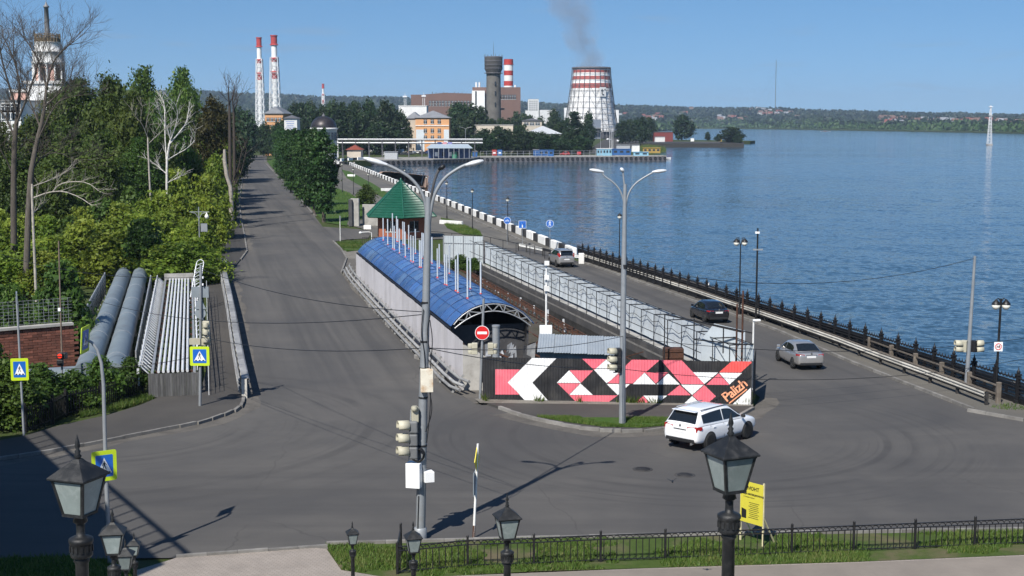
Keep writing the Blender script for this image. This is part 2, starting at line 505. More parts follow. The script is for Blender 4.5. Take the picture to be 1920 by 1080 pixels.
sheet('pit_floor', [dam_pt((.6, 73.5), a, r) for a, r in ((4, 2.5), (63, 2.5), (63, 11), (4, 12))], -1.9, pm('wet_mud', (.035, .032, .026), .7, var=.3))
sheet('works_yard', [dam_pt((.6, 73.5), a, r) for a, r in ((-.8, -2.5), (69, -2.4), (69, 10.2), (-.5, 11.2))], -.03, groundmat('yard_dirt', (.06, .052, .042), (.10, .09, .075), (.04, .05, .02), .5, .8), holes=[pit])
m, t, bs = nodes('lake_water')
pos = t.nodes.new('ShaderNodeNewGeometry').outputs['Position']
def ncol(sc, rot, detail, rough, dist):
    n = t.nodes.new('ShaderNodeTexNoise'); n.inputs['Scale'].default_value = 1; n.inputs['Detail'].default_value = detail
    n.inputs['Roughness'].default_value = rough; n.inputs['Distortion'].default_value = dist
    t.links.new(mapv(t, mapv(t, pos, (1, 1, 1), (0, 0, R(rot))), (sc[0], sc[1], 1)), n.inputs['Vector'])
    v = t.nodes.new('ShaderNodeVectorMath'); v.operation = 'SUBTRACT'; v.inputs[1].default_value = (.5, .5, .5)
    t.links.new(n.outputs['Color'], v.inputs[0]); return v.outputs[0]
def vop(op, a, b_):
    v = t.nodes.new('ShaderNodeVectorMath'); v.operation = op; t.links.new(a, v.inputs[0])
    if isinstance(b_, bpy.types.NodeSocket): t.links.new(b_, v.inputs[1])
    else: v.inputs[1].default_value = b_
    return v.outputs[0]
RIP = (.40, .60, 0)
band = noi(t, mapv(t, pos, (.0016, .013, 1), (0, 0, R(6))), 1.0, 4, .55, .6)
slope = vop('ADD', vop('MULTIPLY', ncol((1.25, 1.8), 25, 4, .6, .5), RIP), vop('MULTIPLY', ncol((.13, .26), 18, 2, .5, .3), (.13, .20, 0)))
slope = vop('MULTIPLY', slope, rng(t, band, .35, .65, .75, 1.15))
nn_ = vop('NORMALIZE', vop('ADD', slope, (0, 0, 1)), (0, 0, 0))
t.links.new(nn_, bs.inputs['Normal'])
t.links.new(mixc(t, rng(t, band, .3, .7), (.017, .042, .064), (.023, .054, .080)), bs.inputs['Base Color'])
t.links.new(rng(t, band, .35, .65, .10, .06), bs.inputs['Roughness'])
bs.inputs['IOR'].default_value = 1.33; bs.inputs['Specular IOR Level'].default_value = .5
M_WATER = m
sheet('water', [(-9000, -400), (9000, -400), (9000, 11000), (-9000, 11000)], -2.0, M_WATER)

# hills behind the lake: a ridge whose crest sinks to the right
RX = [-400, 380, 480, 600, 750, 850, 980, 1100, 1200, 1300, 1380, 1450, 1500, 1600, 1700, 1800, 1920, 2600]
RY = [y + 5 for y in [166, 172, 176, 181, 184, 188, 193, 197, 200, 203, 204, 203, 207, 209, 212, 214, 217, 224]]
SX = [-400, 1100, 1250, 1290, 1500, 1700, 1920, 2600]
SY = [2100, 2100, 2500, 3400, 2860, 2370, 1880, 1500]
def hill_z(px, Y):
    y0 = np.interp(px, SX, SY) + 60; Y1 = 4600.0
    top = CAM_H + (228 - np.interp(px, RX, RY)) * Y1 / FOC
    tt = min(1, max(0, (Y - y0) / (Y1 - y0)))
    n = noise.noise(V(px * .012, Y * .0016, 0)) * 9 + noise.noise(V(px * .05, Y * .006, 3)) * 4
    return max(0, top * (tt ** 1.25) + n * min(1, tt * 5) * (1 - tt * .75))
mb = MB(); nx, ny = 380, 16
pxs = np.linspace(-300, 2300, nx)
for j in range(ny):
    for px in pxs:
        y0 = np.interp(px, SX, SY) + 60
        Y = y0 + (5200 - y0) * (j / (ny - 1)) ** 1.1
        mb.v.append(((px - 960) / FOC * Y, Y, hill_z(px, Y) - .03 if j else -.4))
for j in range(ny - 1):
    for i in range(nx - 1):
        a = j * nx + i
        mb.f.append((a, a + 1, a + nx + 1, a + nx)); mb.m.append(0); mb.sm.append(True)
mb.build('hills', groundmat('hill_forest_floor', (.018, .034, .012), (.028, .05, .016), (.05, .07, .02), .4, .01), kind='structure')
LEAF_FAR = leafmat('far_leaves', (.010, .023, .009), (.016, .033, .012), (.026, .046, .015), .15)
LEAF_MARSH = leafmat('marsh_leaves', (.030, .060, .016), (.045, .085, .022), (.065, .105, .03), .15)
rs = np.random.RandomState(3)
def cards(centres, size, tint, rs, flat=.5):
    n = len(centres)
    d = rs.normal(size=(n, 3)); d[:, 2] = np.abs(d[:, 2]) * flat + .25
    d /= np.linalg.norm(d, axis=1)[:, None]
    a = np.cross(d, rs.normal(size=(n, 3))); a /= np.linalg.norm(a, axis=1)[:, None]
    b_ = np.cross(d, a)
    s = (size * rs.uniform(.6, 1.3, n))[:, None]
    q = np.stack([centres - a * s * .5, centres - b_ * s * .36, centres + a * s * .5, centres + b_ * s * .36], 1)
    return q.reshape(-1, 3), tint
pts = []; tn = []
for k in range(42000):
    px = rs.uniform(-100, 2050); y0 = np.interp(px, SX, SY) + 70
    Y = y0 + (4750 - y0) * rs.uniform(0, 1) ** .8
    z = hill_z(px, Y)
    clump = noise.noise(V(px * .03, Y * .004, 9))
    if clump < -.28 and Y < 4200: continue
    pts.append(((px - 960) / FOC * Y, Y, z + rs.uniform(1, 11))); tn.append(np.clip(.4 + clump * .8 + rs.normal() * .2, 0, 1))
v, tt_ = cards(np.array(pts), 13.0, np.array(tn), rs)
link('hill_forest', np_mesh('hill_forest', v, 4, tt_, LEAF_FAR), kind='stuff')
pts = []; tn = []
for k in range(16000):
    px = rs.uniform(1180, 2050); y0 = np.interp(px, SX, SY) + 12
    Y = y0 + rs.uniform(0, 480) ** 1.0
    c = noise.noise(V(px * .06, Y * .01, 5)); c2 = noise.noise(V(px * .3, Y * .03, 1))
    pts.append(((px - 960) / FOC * Y, Y, rs.uniform(0, 1) * (9 + c * 6 + c2 * 5) + hill_z(px, Y))); tn.append(np.clip(.5 + c * .7 + rs.normal() * .22, 0, 1))
v, tt_ = cards(np.array(pts), 7.0, np.array(tn), rs)
link('shore_thicket', np_mesh('shore_thicket', v, 4, tt_, LEAF_MARSH), kind='stuff')

# ---------------------------------------------------------------- roads and pavements
def PP(l): return [P(*p) for p in l]
L_EDGE = PP([(479, 291), (470, 300), (455, 335), (449, 380), (452, 410), (458, 440), (463, 472), (452, 487), (428, 515), (440, 600), (452, 690), (460, 757), (440, 773), (385, 793), (300, 809), (195, 830), (100, 848), (0, 863), (-170, 890)])
R_EDGE = PP([(890, 757), (860, 738), (790, 668), (720, 602), (660, 542), (640, 512), (650, 485), (640, 468), (625, 453)])
SPUR = PP([(650, 449), (690, 447), (700, 432), (650, 428), (605, 425)])
R_EDGE2 = PP([(590, 405), (560, 370), (520, 330), (497, 305), (497, 291)])
RKERB = PP([(1920, 790), (1840, 776), (1740, 737), (1600, 682), (1450, 618), (1290, 562), (1090, 492), (1000, 462)])
CAGE_B = [dam_pt((12.85, 72.6), a) for a in (85, 0)]
ISL = PP([(1425, 745), (1412, 768), (1390, 780), (1262, 805), (1200, 811), (1130, 810), (1060, 800), (985, 784), (940, 768)])
def off(pts, d):
    out = []
    for i, p in enumerate(pts):
        t_ = (Vector(pts[min(i + 1, len(pts) - 1)]) - Vector(pts[max(i - 1, 0)])).normalized()
        out.append(Vector(p) + V(-t_.y, t_.x, 0) * d)
    return out
road = off(L_EDGE, -.9) + PP([(-170, 1050), (330, 1046), (590, 1027), (745, 1019), (1200, 1006), (1920, 997), (2150, 992), (2150, 828)]) + RKERB + CAGE_B + ISL[:2] + off(ISL[2:], -.8) + R_EDGE + SPUR + R_EDGE2
sheet('road', road, 0.0, M_ASPH)
M_VERGE = groundmat('road_dust', (.115, .107, .098), (.150, .139, .124), (.075, .070, .066), .75, .7)
def dust(pts, wid, z=.004):
    """gritty strip swept against a kerb, its free edge ragged"""
    p = [q[0] for q in resample(smooth(pts, 1), 1.2)]
    o = off(p, 1)
    e = [a + (b_ - a) * wid * (1 + .55 * noise.noise(V(a.x * .3, a.y * .3, 4)) + .3 * noise.noise(V(a.x * 1.1, a.y * 1.1, 8))) for a, b_ in zip(p, o)]
    mb = MB(); n = len(p)
    mb.add([(a.x, a.y, z) for a in p] + [(a.x, a.y, z) for a in e], [(i, i + 1, n + i + 1, n + i) if wid > 0 else (i + 1, i, n + i, n + i + 1) for i in range(n - 1)])
    mb.build('road_dust', M_VERGE, kind='structure')
dust(R_EDGE[:7], -1.1); dust(ISL, 1.0); dust(RKERB[1:7], -2.0); dust(L_EDGE[8:19], .8); dust(R_EDGE2, -.7); dust(L_EDGE[1:7], .7)

# raised pavements
walkL = smooth(L_EDGE[6:18], 2) + PP([(-170, 885), (-170, 860), (40, 823), (120, 800), (200, 783), (262, 764), (300, 748), (374, 745), (386, 700), (390, 600), (388, 520), (400, 480), (415, 440), (432, 420), (450, 405)])
sheet('pavement', walkL, .12, M_WALK, down=.2)
island = smooth(ISL[1:], 2) + PP([(905, 757), (1390, 762), (1412, 765)])
sheet('pavement', island, .12, M_WALK, down=.2)
turf_isl = PP([(1005, 786), (1255, 789), (1258, 802), (1200, 807), (1130, 805), (1068, 797)])
sheet('grass_verge', turf_isl, .135, M_TURF)
sheet('promenade', [PARA0, P(1000, 465), CAGE_B[0], P(880, 447), P(700, 452), P(690, 432), P(640, 418), P(625, 380), P(630, 340), P(640, 300), (-66, 480), PARA1], .02, M_PROM)
sheet('grass_verge', PP([(500, 303), (524, 329), (563, 369), (594, 404), (612, 418), (650, 424), (655, 405), (645, 372), (600, 330), (560, 310), (520, 296)]), .05, M_TURF)
sheet('grass_verge', PP([(628, 352), (655, 362), (690, 385), (700, 408), (655, 416), (630, 395)]), .055, M_TURF)
sheet('grass_verge', PP([(640, 318), (656, 322), (700, 345), (742, 372), (728, 376), (690, 357), (650, 334)]), .055, M_TURF)
sheet('grass_verge', PP([(826, 410), (842, 412), (900, 435), (905, 444), (868, 441), (838, 428)]), .055, M_TURF)
sheet('grass_verge', PP([(632, 455), (676, 453), (684, 468), (650, 472)]), .02, M_TURF)
sheet('rubble_strip', PP([(641, 470), (690, 466), (690, 500), (868, 742), (872, 752), (800, 690), (730, 622), (668, 556), (642, 514), (652, 486)]), -.02, M_DUST)
sheet('rubble_strip', PP([(890, 752), (1412, 756), (1412, 766), (900, 760)]), .128, M_DUST)
sheet('embankment_walk', [p for p in RKERB[:7]] + [EMB1, EMB0, V(30, 66, 0), P(2100, 800)], .12, M_PROM, down=.2)
sheet('plaza', PP([(330, 1047), (590, 1028), (612, 1030), (640, 1070), (745, 1085), (1200, 1067), (1600, 1055), (2150, 1032)]) + [V(60, 20, 0), V(-30, 20, 0), P(-100, 1250), P(240, 1075)], .02, M_PAVE)
sheet('footway', PP([(745, 1089), (1000, 1075), (1200, 1069), (1600, 1057), (2150, 1034)]) + [V(60, 30, 0), V(5, 38, 0)], .026, pm('sandy_asphalt', (.20, .175, .15), .95, var=.15, scale=.5, bump=.4))
GRASSF = PP([(612, 1024), (745, 1020), (1200, 1008), (2150, 994), (2150, 1032), (1600, 1055), (1200, 1067), (1000, 1073), (745, 1087), (640, 1070)])
sheet('lawn', GRASSF, .03, groundmat('worn_turf', (.045, .075, .016), (.07, .105, .025), (.15, .115, .08), .85, .35))
LAWNL = PP([(-170, 1052), (130, 1044), (250, 1060), (260, 1200), (-170, 1250)])
sheet('lawn', LAWNL, .03, M_TURF)

stone = MB().box((0, 0, 0), (.985, .16, .34)).build('kerb_stone', M_KERB, bevel=.012)
stone_me = stone.data; bpy.data.objects.remove(stone)
def kerb(pts, z=0.0, it=0):
    root = bpy.data.objects.new('kerb', None); COL.objects.link(root); root['kind'] = 'structure'
    sp = smooth(pts, it)
    root.location = (sp[0][0], sp[0][1], z)
    for p, d in resample(sp, 1.0):
        q = p + d * .5
        link('kerb_stone', stone_me, root, loc=(q.x - sp[0][0], q.y - sp[0][1], -.015 + random.uniform(-.012, .012)), rot=(random.uniform(-.02, .02), 0, atan2(d.y, d.x) + random.uniform(-.012, .012)))
    return root
kerb(smooth(ISL[1:], 2)); kerb(RKERB[:7]); kerb(smooth(L_EDGE[6:18], 2)[18:]); kerb(R_EDGE[5:], -.03)
kerb(R_EDGE2, -.03); kerb(L_EDGE[2:8]); kerb(PP([(612, 1023), (745, 1019), (1200, 1007), (1920, 995)]), -.03)
kerb(PP([(330, 1046), (590, 1027), (612, 1025)]), -.06)
# swarms of kerb stones farther than the eye can split stay within the same kerbs
def grass(poly, n, h, seed, a=(.045, .085, .014), b_=(.085, .145, .026), c=(.17, .18, .06), bare=.35, name='grass', z=.03):
    rs = np.random.RandomState(seed)
    xs = [p[0] for p in poly]; ys = [p[1] for p in poly]
    x = rs.uniform(min(xs), max(xs), n * 3); y = rs.uniform(min(ys), max(ys), n * 3)
    k = inpoly(x, y, poly); x, y = x[k][:n], y[k][:n]
    nz = np.array([noise.noise(V(i * .35, j * .35, seed)) + .5 * noise.noise(V(i * 1.3, j * 1.3, seed)) for i, j in zip(x, y)])
    k = nz > -bare; x, y, nz = x[k], y[k], nz[k]; n = len(x)
    hh = h * rs.uniform(.4, 1.2, n) * (1 + nz * .6); th = rs.uniform(0, 2 * pi, n); w = .014 + .35 * h * .1
    le = rs.uniform(.1, .8, n) * hh; ph = rs.uniform(0, 2 * pi, n)
    base = np.stack([x, y, np.full(n, z)], 1)
    sd = np.stack([np.cos(th) * w, np.sin(th) * w, np.zeros(n)], 1)
    tip = base + np.stack([np.cos(ph) * le, np.sin(ph) * le, hh], 1)
    v = np.stack([base - sd, base + sd, tip], 1).reshape(-1, 3)
    mname = 'grass_%s' % name
    m = MATS.get(mname) or leafmat(mname, a, b_, c, .3)
    return link(name, np_mesh(name, v, 3, np.clip(.45 + nz * .4 + rs.normal(size=n) * .22, 0, 1), m), kind='stuff')
grass(GRASSF, 60000, .12, 1, bare=.0); grass(LAWNL, 14000, .16, 2); grass(turf_isl, 16000, .12, 4, z=.13)
grass(PP([(905, 752), (1412, 756), (1412, 763), (905, 757)]), 2600, .38, 5, bare=.05, z=.12)
grass(PP([(632, 455), (676, 453), (684, 468), (650, 472)]), 4000, .2, 6)
grass(PP([(500, 303), (524, 329), (563, 369), (594, 404), (612, 418), (650, 424), (655, 405), (645, 372), (600, 330), (560, 310), (520, 296)]), 9000, .3, 8, z=.05)
grass(PP([(826, 410), (842, 412), (900, 435), (905, 444), (868, 441), (838, 428)]), 6000, .25, 9, z=.05)
grass(PP([(628, 352), (655, 362), (690, 385), (700, 408), (655, 416), (630, 395)]), 6000, .3, 10, z=.05)
grass(PP([(150, 783), (235, 765), (290, 748), (272, 740), (215, 757), (150, 776)]), 2500, .25, 11, a=(.05, .08, .02), z=0)
grass(PP([(1850, 768), (1890, 762), (1960, 770), (1900, 775)]), 260, .14, 12, z=.12)
# ---------------------------------------------------------------- the terrace building and stairs by the viewpoint (outside the frame, they cast the shade at left)
def offframe():
    t = thing('terrace_building', 'tall pale building beside the stairs whose shade crosses the road at left', 'building', (-28.3, 51.3, 0))
    R1, R2 = V(-28.3, 51.3, 0), V(-16.9, 32.1, 0)
    e = (R2 - R1).normalized(); n = V(-e.y, e.x, 0) * -1
    if n.x > 0: n = -n
    Hb = 13.8
    MB().prism([R1, R2, R2 + n * 14 + e * 2, R1 + n * 16], (0, 0, Hb)).build('wall', M_CONC, t, world=True)
    rl = MB()
    a, b_ = R1 + V(0, 0, Hb), R2 + V(0, 0, Hb)
    rl.bar(a + V(0, 0, 1.25), b_ + V(0, 0, 1.25), .14)
    rl.build('rail', M_BLACK, t, world=True)
    for p, d in resample([a, b_], 1.0):
        MB().bar(p, p + V(0, 0, 1.2), .07).build('baluster', M_BLACK, t, world=True)
    for p, d in resample([R1 + V(0, 0, 0), R2 + V(0, 0, 0)], 3.2):
        for z in (3, 7, 11):
            q = p + d * 1.5
            MB().box((q.x, q.y, z), (1.3, .12, 1.9), atan2(d.y, d.x)).build('window', M_GLASSW, t, world=True)
    s = thing('staircase', 'wide stone stairs leading down from the terrace to the plaza', 'stairs', (0, 38, 0))
    n = 66
    for k in range(n):
        y = 37.6 - k * .5; z = (k + 1) * .17
        cx = -.24 * y + 1.0
        MB().box((cx, y, z - .4 if z > .5 else z / 2), (9, .52, .8 if z > .5 else z)).build('step', M_CONC, s, world=True)
    MB().box((0, 0, 11.2), (16, 9, .6)).build('landing', M_CONC, s, world=True)
    for sx in (-7, 7): MB().box((sx, 0, 5.4), (1, 9, 10.9)).build('landing_wall', M_CONC, s, world=True)
offframe()

# ---------------------------------------------------------------- old style lanterns on the stairs
M_FROST = pm('frosted_pane', (.20, .235, .225), .35, var=.12, scale=6, bump=.02, dirt=((.33, .36, .345), 9, .5), ovar=.2)
M_LANT = pm('lantern_black', (.016, .017, .018), .5, .1, var=.3, scale=9, bump=.3, dirt=((.10, .095, .09), 9, .3))
def lantern_parts():
    a, bt, hz = .145, .088, .30          # half widths top and bottom, pane height
    body = MB()
    for sx in (-1, 1):
        for sy in (-1, 1): body.bar((sx * bt, sy * bt, 0), (sx * a, sy * a, hz), .022)
    for z, w in ((0, bt), (hz, a)):
        for s_ in (-1, 1):
            body.bar((-w - .012, s_ * w, z), (w + .012, s_ * w, z), .026)
            body.bar((s_ * w, -w - .012, z), (s_ * w, w + .012, z), .026)
    body.lathe([(.035, -.09), (.06, -.07), (.05, -.03), (bt * 1.25, -.012)], 12)
    pane = MB().poly([(-bt, 0, 0), (bt, 0, 0), (a, -.057, hz), (-a, -.057, hz)])
    roof = MB()
    prof = [(.178, .30), (.178, .316), (.10, .385), (.05, .425), (.026, .455)]
    vs = []
    for r, z in prof: vs += [(-r, -r, z), (r, -r, z), (r, r, z), (-r, r, z)]
    fs = [(3, 2, 1, 0)]
    for i in range(len(prof) - 1):
        for j in range(4): fs.append((i * 4 + j, i * 4 + (j + 1) % 4, i * 4 + 4 + (j + 1) % 4, i * 4 + 4 + j))
    fs.append(tuple(range(len(vs) - 4, len(vs))))
    roof.add(vs, fs)
    fin = MB().lathe([(.018, .45), (.032, .475), (.018, .495), (.026, .515), (.013, .53), (.024, .56), (.014, .605), (.001, .655)], 10)
    post = MB().lathe([(.16, -3.1), (.16, -2.9), (.10, -2.75), (.062, -2.2), (.052, -.42), (.066, -.40), (.056, -.37)], 16)
    col = MB().lathe([(.056, -.375), (.082, -.365), (.092, -.345), (.088, -.33), (.090, -.25), (.098, -.24), (.098, -.212), (.075, -.198), (.038, -.186), (.034, -.15), (.034, -.085)], 16)
    for k in range(14):
        q = 2 * pi * k / 14; col.box((.089 * cos(q), .089 * sin(q), -.29), (.014, .02, .055), q)
    return body, pane, roof, fin, post, col
_lp = None
def make_lantern(label, loc, rz, group):
    global _lp
    if _lp is None:
        body, pane, roof, fin, post, col = lantern_parts()
        t = thing('lantern_post', label, 'lamp post', loc, rz, group)
        post.build('post', M_LANT, t, bevel=0); col.build('collar', M_LANT, t)
        body.build('lantern_frame', M_LANT, t); roof.build('lantern_roof', M_LANT, t, bevel=.004); fin.build('finial', M_LANT, t)
        pm_ = pane.build('pane', M_FROST, t); pm_.location = (0, -.092, 0)
        for k in (1, 2, 3):
            q = k * pi / 2
            link('pane', pm_.data, t, loc=(.092 * sin(q), -.092 * cos(q), 0), rz=q)
        _lp = t
        return t
    return dup(_lp, label, loc, rz, group)
for label, px, py, Y, rz in (
    ('large black lantern post in right foreground overlapping the white car', 1368, 918, 11.2, R(24)),
    ('black lantern post in front of the lawn fence left of the yellow board', 951, 1008, 19.4, R(15)),
    ('small black lantern post just in front of the tall mast foot', 775, 1034, 28.0, R(14)),
    ('smallest black lantern post at the corner of the lawn', 661, 1019, 38.0, R(14)),
    ('large black lantern post in left foreground over the shaded road', 150, 962, 11.0, R(-20)),
    ('black lantern post right of and below the large left one', 213, 1036, 19.4, R(8)),
    ('small black lantern post half hidden behind the second left lantern', 236, 1066, 28.0, R(5)),
    ('small black lantern post with bright pane at the end of the left row', 252, 1040, 38.0, R(5))):
    make_lantern(label, at(px, py, Y), rz, 'lantern posts flanking the stairs')

# ---------------------------------------------------------------- low iron fence round the lawn
def lawn_fence():
    base = PP([(745, 1078), (877, 1065), (1001, 1061), (1126, 1055), (1247, 1051), (1366, 1046), (1484, 1041), (1600, 1036), (1715, 1031), (1827, 1026), (1945, 1021), (2060, 1016)])
    back = P(752, 1040)
    t = thing('lawn_fence', 'low black iron fence with arched bars around the front lawn', 'fence', base[0])
    hgt = .92
    pts = [back] + base
    bar_me = MB().box((0, 0, .43), (.026, .026, .70)).build('bar', M_BLACK, t).data
    bpy.data.objects.remove(bpy.data.objects['bar'])
    for i, p in enumerate(pts):
        MB().box((p.x, p.y, .5), (.075, .075, 1.06)).lathe([(.045, 1.03), (.05, 1.06), (.001, 1.10)], 6, (p.x, p.y, 0)).build('post', M_BLACK, t, world=True)
    o = base[0]
    for a, b_ in zip(pts, pts[1:]):
        d = (b_ - a); L = d.length; d.normalize()
        for z in (.10, .78, .92): MB().bar(a + V(0, 0, z), b_ + V(0, 0, z), .04, .03).build('rail', M_BLACK, t, world=True)
        n = max(2, round(L / .215)); st = L / n
        arch = MB()
        for k in range(n):
            q = a + d * (st * (k + .5))
            if n > 4: link('bar', bar_me, t, loc=(q.x - o.x, q.y - o.y, 0), rz=atan2(d.y, d.x))
            c = a + d * (st * k)
            arch.path([c + d * (st * (.5 - .5 * cos(pi * j / 6))) + V(0, 0, .79 + .11 * sin(pi * j / 6)) for j in range(7)], .014, 4, caps=False)
        arch.build('arch_row', M_BLACK, t, world=True)
lawn_fence()

# ---------------------------------------------------------------- signs
M_FLUO = plain('fluorescent_yellow', (.50, .66, .02), .45)
M_BLUE = plain('sign_blue', (.012, .12, .48), .4)
M_SWHITE = plain('sign_white', (.82, .83, .83), .4)
M_SBLACK = plain('sign_black', (.012, .012, .014), .5)
M_SRED = plain('sign_red', (.62, .02, .02), .4)
M_SBACK = pm('sign_back', (.27, .31, .34), .5, .3, var=.08, scale=2, bump=.05)
def walker(mb, w, y, mi=0, s=1.0):
    """walking figure in the plane y, height about w"""
    def pg(l): mb.prism([V(a * w * s, y, b_ * w) for a, b_ in l], (0, -.003, 0), mi)
    pg([(.06 * cos(k * pi / 5) + .01, .40 + .06 * sin(k * pi / 5)) for k in range(10)])
    pg([(-.07, .32), (.08, .32), (.06, .05), (-.06, .05)])
    pg([(-.06, .08), (.02, .08), (-.13, -.36), (-.20, -.36)])
    pg([(0, .08), (.06, .08), (.20, -.36), (.12, -.36)])
    pg([(-.07, .32), (-.03, .32), (-.16, .03), (-.21, .05)])
    pg([(.05, .32), (.09, .30), (.22, .12), (.17, .09)])
def ped_sign(parent, c, rz, w=.95, tilt=0, h=None):
    h = h or w
    e = MB()
    k = w / 2; kh = h / 2; r_ = .07
    def rr(a, b_, y, off, mi, r=.05):
        pts = []
        for cx, cz, a0 in ((a - r, b_ - r, 0), (-a + r, b_ - r, 90), (-a + r, -b_ + r, 180), (a - r, -b_ + r, 270)):
            for j in range(4): pts.append(V(cx + r * cos(R(a0 + j * 30)), y, cz + r * sin(R(a0 + j * 30))))
        e.prism(pts, (0, off, 0), mi)
    rr(k, kh, 0, -.02, 0, .06); rr(k * .70, kh * .72, -.021, -.004, 1, .03)
    e.prism([V(-.52 * w / .95 * .95 * .55, -.0255, -.24 * h), V(.30 * w, -.0255, -.24 * h), V(0, -.0255, .27 * h)], (0, -.003, 0), 2)
    f = MB(); walker(f, w * .42, -.0290, 0)
    bars = [(-.24, -.14), (-.05, .05), (.14, .24)]
    for a, b_ in bars: f.prism([V(a * w, -.0290, -.235 * h), V(b_ * w, -.0290, -.235 * h), V(b_ * w * .96, -.0290, -.19 * h), V(a * w * .96, -.0290, -.19 * h)], (0, -.003, 0), 0)
    o = e.build('sign_plate', [M_FLUO, M_BLUE, M_SWHITE], parent)
    o.location = c; o.rotation_euler = (tilt, 0, rz)
    fo = f.build('walking_figure', M_SBLACK, o)
    MB().box((0, .014, 0), (w * .9, .012, h * .9)).build('sign_back', M_SBACK, o)
    return o
def pole(parent, top, r=.05, m=None, base=(0, 0, 0), r1=None, n=10, name='pole'):
    return MB().tube(base, top, r, r1 or r * .85, n).build(name, m or M_LAMPGREY, parent)
# crossing sign at far left
b_ = P(45, 818); t = thing('crossing_sign', 'yellow framed pedestrian crossing sign on tilted grey pole at far left', 'road sign', b_)
tp = at(31, 556, b_.y) - b_
pole(t, tp, .055)
f = (at(38, 692, b_.y) - b_); ped_sign(t, f + V(0, -.08, 0), R(8), .78, h=1.02)
MB().box(tp + V(0, .0, -.05), (.06, .7, .5), R(20)).build('sign_back', M_SBACK, t)
# arched pole with two crossing signs
b_ = P(206, 1058); t = thing('arched_sign_pole', 'grey pole curving overhead with two pedestrian crossing signs, left of the lanterns', 'road sign', b_)
zz = lambda x, y: at(x, y, b_.y) - b_
pp = [V(0, 0, 0), zz(199, 900), zz(196, 800), zz(194, 720), zz(190, 680), zz(182, 655), zz(172, 642), zz(160, 636)]
MB().path(pp, [.075, .07, .065, .06, .055, .05, .045, .045], 10).build('pole', M_LAMPGREY, t)
ped_sign(t, zz(197, 872) + V(0, -.1, 0), R(33), .80, h=1.0)
ped_sign(t, zz(160, 636) + V(0, -.05, 0), R(90), .86, tilt=R(4))
# sign and signal pole beside the pipe rack
b_ = P(375, 765); t = thing('signal_pole', 'grey pole with sign backs and crossing sign beside the white pipe rack', 'signal pole', b_)
zz = lambda x, y: at(x, y, b_.y) - b_
pole(t, zz(376.5, 497), .075, M_LAMPGREY, name='pole')
ped_sign(t, zz(375.5, 667) + V(0, -.12, 0), 0, .97)
MB().box(zz(374.5, 548) + V(0, .06, 0), (.86, .03, .54)).build('square_sign_back', M_SBACK, t)
MB().prism([zz(364, 580) + V(0, .06, 0), zz(386, 580) + V(0, .06, 0), zz(374, 556) + V(0, .06, 0)], (0, .03, 0)).build('triangle_sign_back', M_SBACK, t)
c = zz(375, 588) + V(0, .10, 0)
MB().prism([c + V(.27 * cos(k * pi / 10), 0, .27 * sin(k * pi / 10)) for k in range(20)], (0, .03, 0)).build('round_sign_back', M_SBACK, t)
M_CREAM = pm('cream_plastic', (.42, .40, .31), .55, var=.1, scale=3, bump=.05, dirt=((.3, .28, .22), 2, .4))
M_GREYPL = pm('grey_plastic', (.13, .135, .14), .55, var=.1, scale=3, bump=.05)
hd = MB()
for k in range(3):
    q = zz(387, 608 + k * 14)
    hd.box(q + V(.0, -.02, 0), (.34, .22, .34)); hd.lathe([(.13, -.14), (.15, -.02), (.12, .08)], 12, q + V(0, -.14, .02))
hd.build('signal_head', M_CREAM, t, bevel=.02)
MB().box(zz(366, 640) + V(0, 0, 0), (.55, .25, .3)).box(zz(385, 641), (.5, .08, .34)).build('bracket', M_CREAM, t)
for y in (520, 533): MB().box(zz(379, y) + V(.05, -.05, 0), (.06, .1, .1)).build('camera_clamp', M_SWHITE, t)
# pedestrian light, far left
b_ = P(117, 752); t = thing('pedestrian_signal', 'thin grey post with red pedestrian light in front of the shrubs', 'traffic light', b_)
zz = lambda x, y: at(x, y, b_.y) - b_
pole(t, zz(116, 668), .06); pole(t, zz(110, 452), .045, pm('brown_post', (.18, .14, .11), .8), base=zz(116, 668), name='upper_post')
MB().box(zz(112, 580) + V(0, -.05, 0), (.13, .1, .16)).build('junction_box', M_SWHITE, t)
sg = MB()
for k, y in enumerate((666, 679)):
    q = zz(115, y) + V(0, -.16, 0)
    sg.box(q, (.30, .2, .31)); sg.lathe([(.14, -.02), (.14, .02)], 14, q + V(0, -.10, 0))
sg.build('signal_head', M_SBLACK, t, bevel=.02)
M_REDLIT = plain('red_lit_lens', (.5, .02, .01), .3, emit=(1, .05, .02, .9))
q = zz(115, 666) + V(0, -.27, 0)
lens = MB().prism([q + V(.12 * cos(k * pi / 8), 0, .12 * sin(k * pi / 8)) for k in range(16)], (0, .03, 0))
lens.build('red_lens', M_REDLIT, t)
MB().box(zz(121, 667), (.22, .35, .3)).build('side_head', M_SBLACK, t, bevel=.02)
# twisted edge-on sign beside the lawn
b_ = P(888, 1009); t = thing('side_on_sign', 'bent sign seen edge on upon a rusty footed white post at the lawn edge', 'road sign', b_)
zz = lambda x, y: at(x, y, b_.y) - b_
pole(t, zz(896, 832), .045, M_WHITE); MB().tube((0, 0, 0), zz(889, 985) * 1.0, .048, .047).build('rusty_foot', M_RUST, t)
def plate_edge(c, w, h, yaw, dia=False):
    M = Matrix.Rotation(yaw, 3, 'Z'); pts = [(-w, 0, -h), (w, 0, -h), (w, 0, h), (-w, 0, h)] if not dia else [(0, 0, -h), (w, 0, 0), (0, 0, h), (-w, 0, 0)]
    return MB().prism([Vector(c) + M @ V(*p) for p in pts], M @ V(0, .025, 0))
plate_edge(zz(895, 862), .42, .45, R(80), True).build('diamond_plate', plain('sign_yellow', (.72, .60, .05), .5), t)
plate_edge(zz(891, 905), .36, .40, R(84)).build('lower_plate', M_SBACK, t)
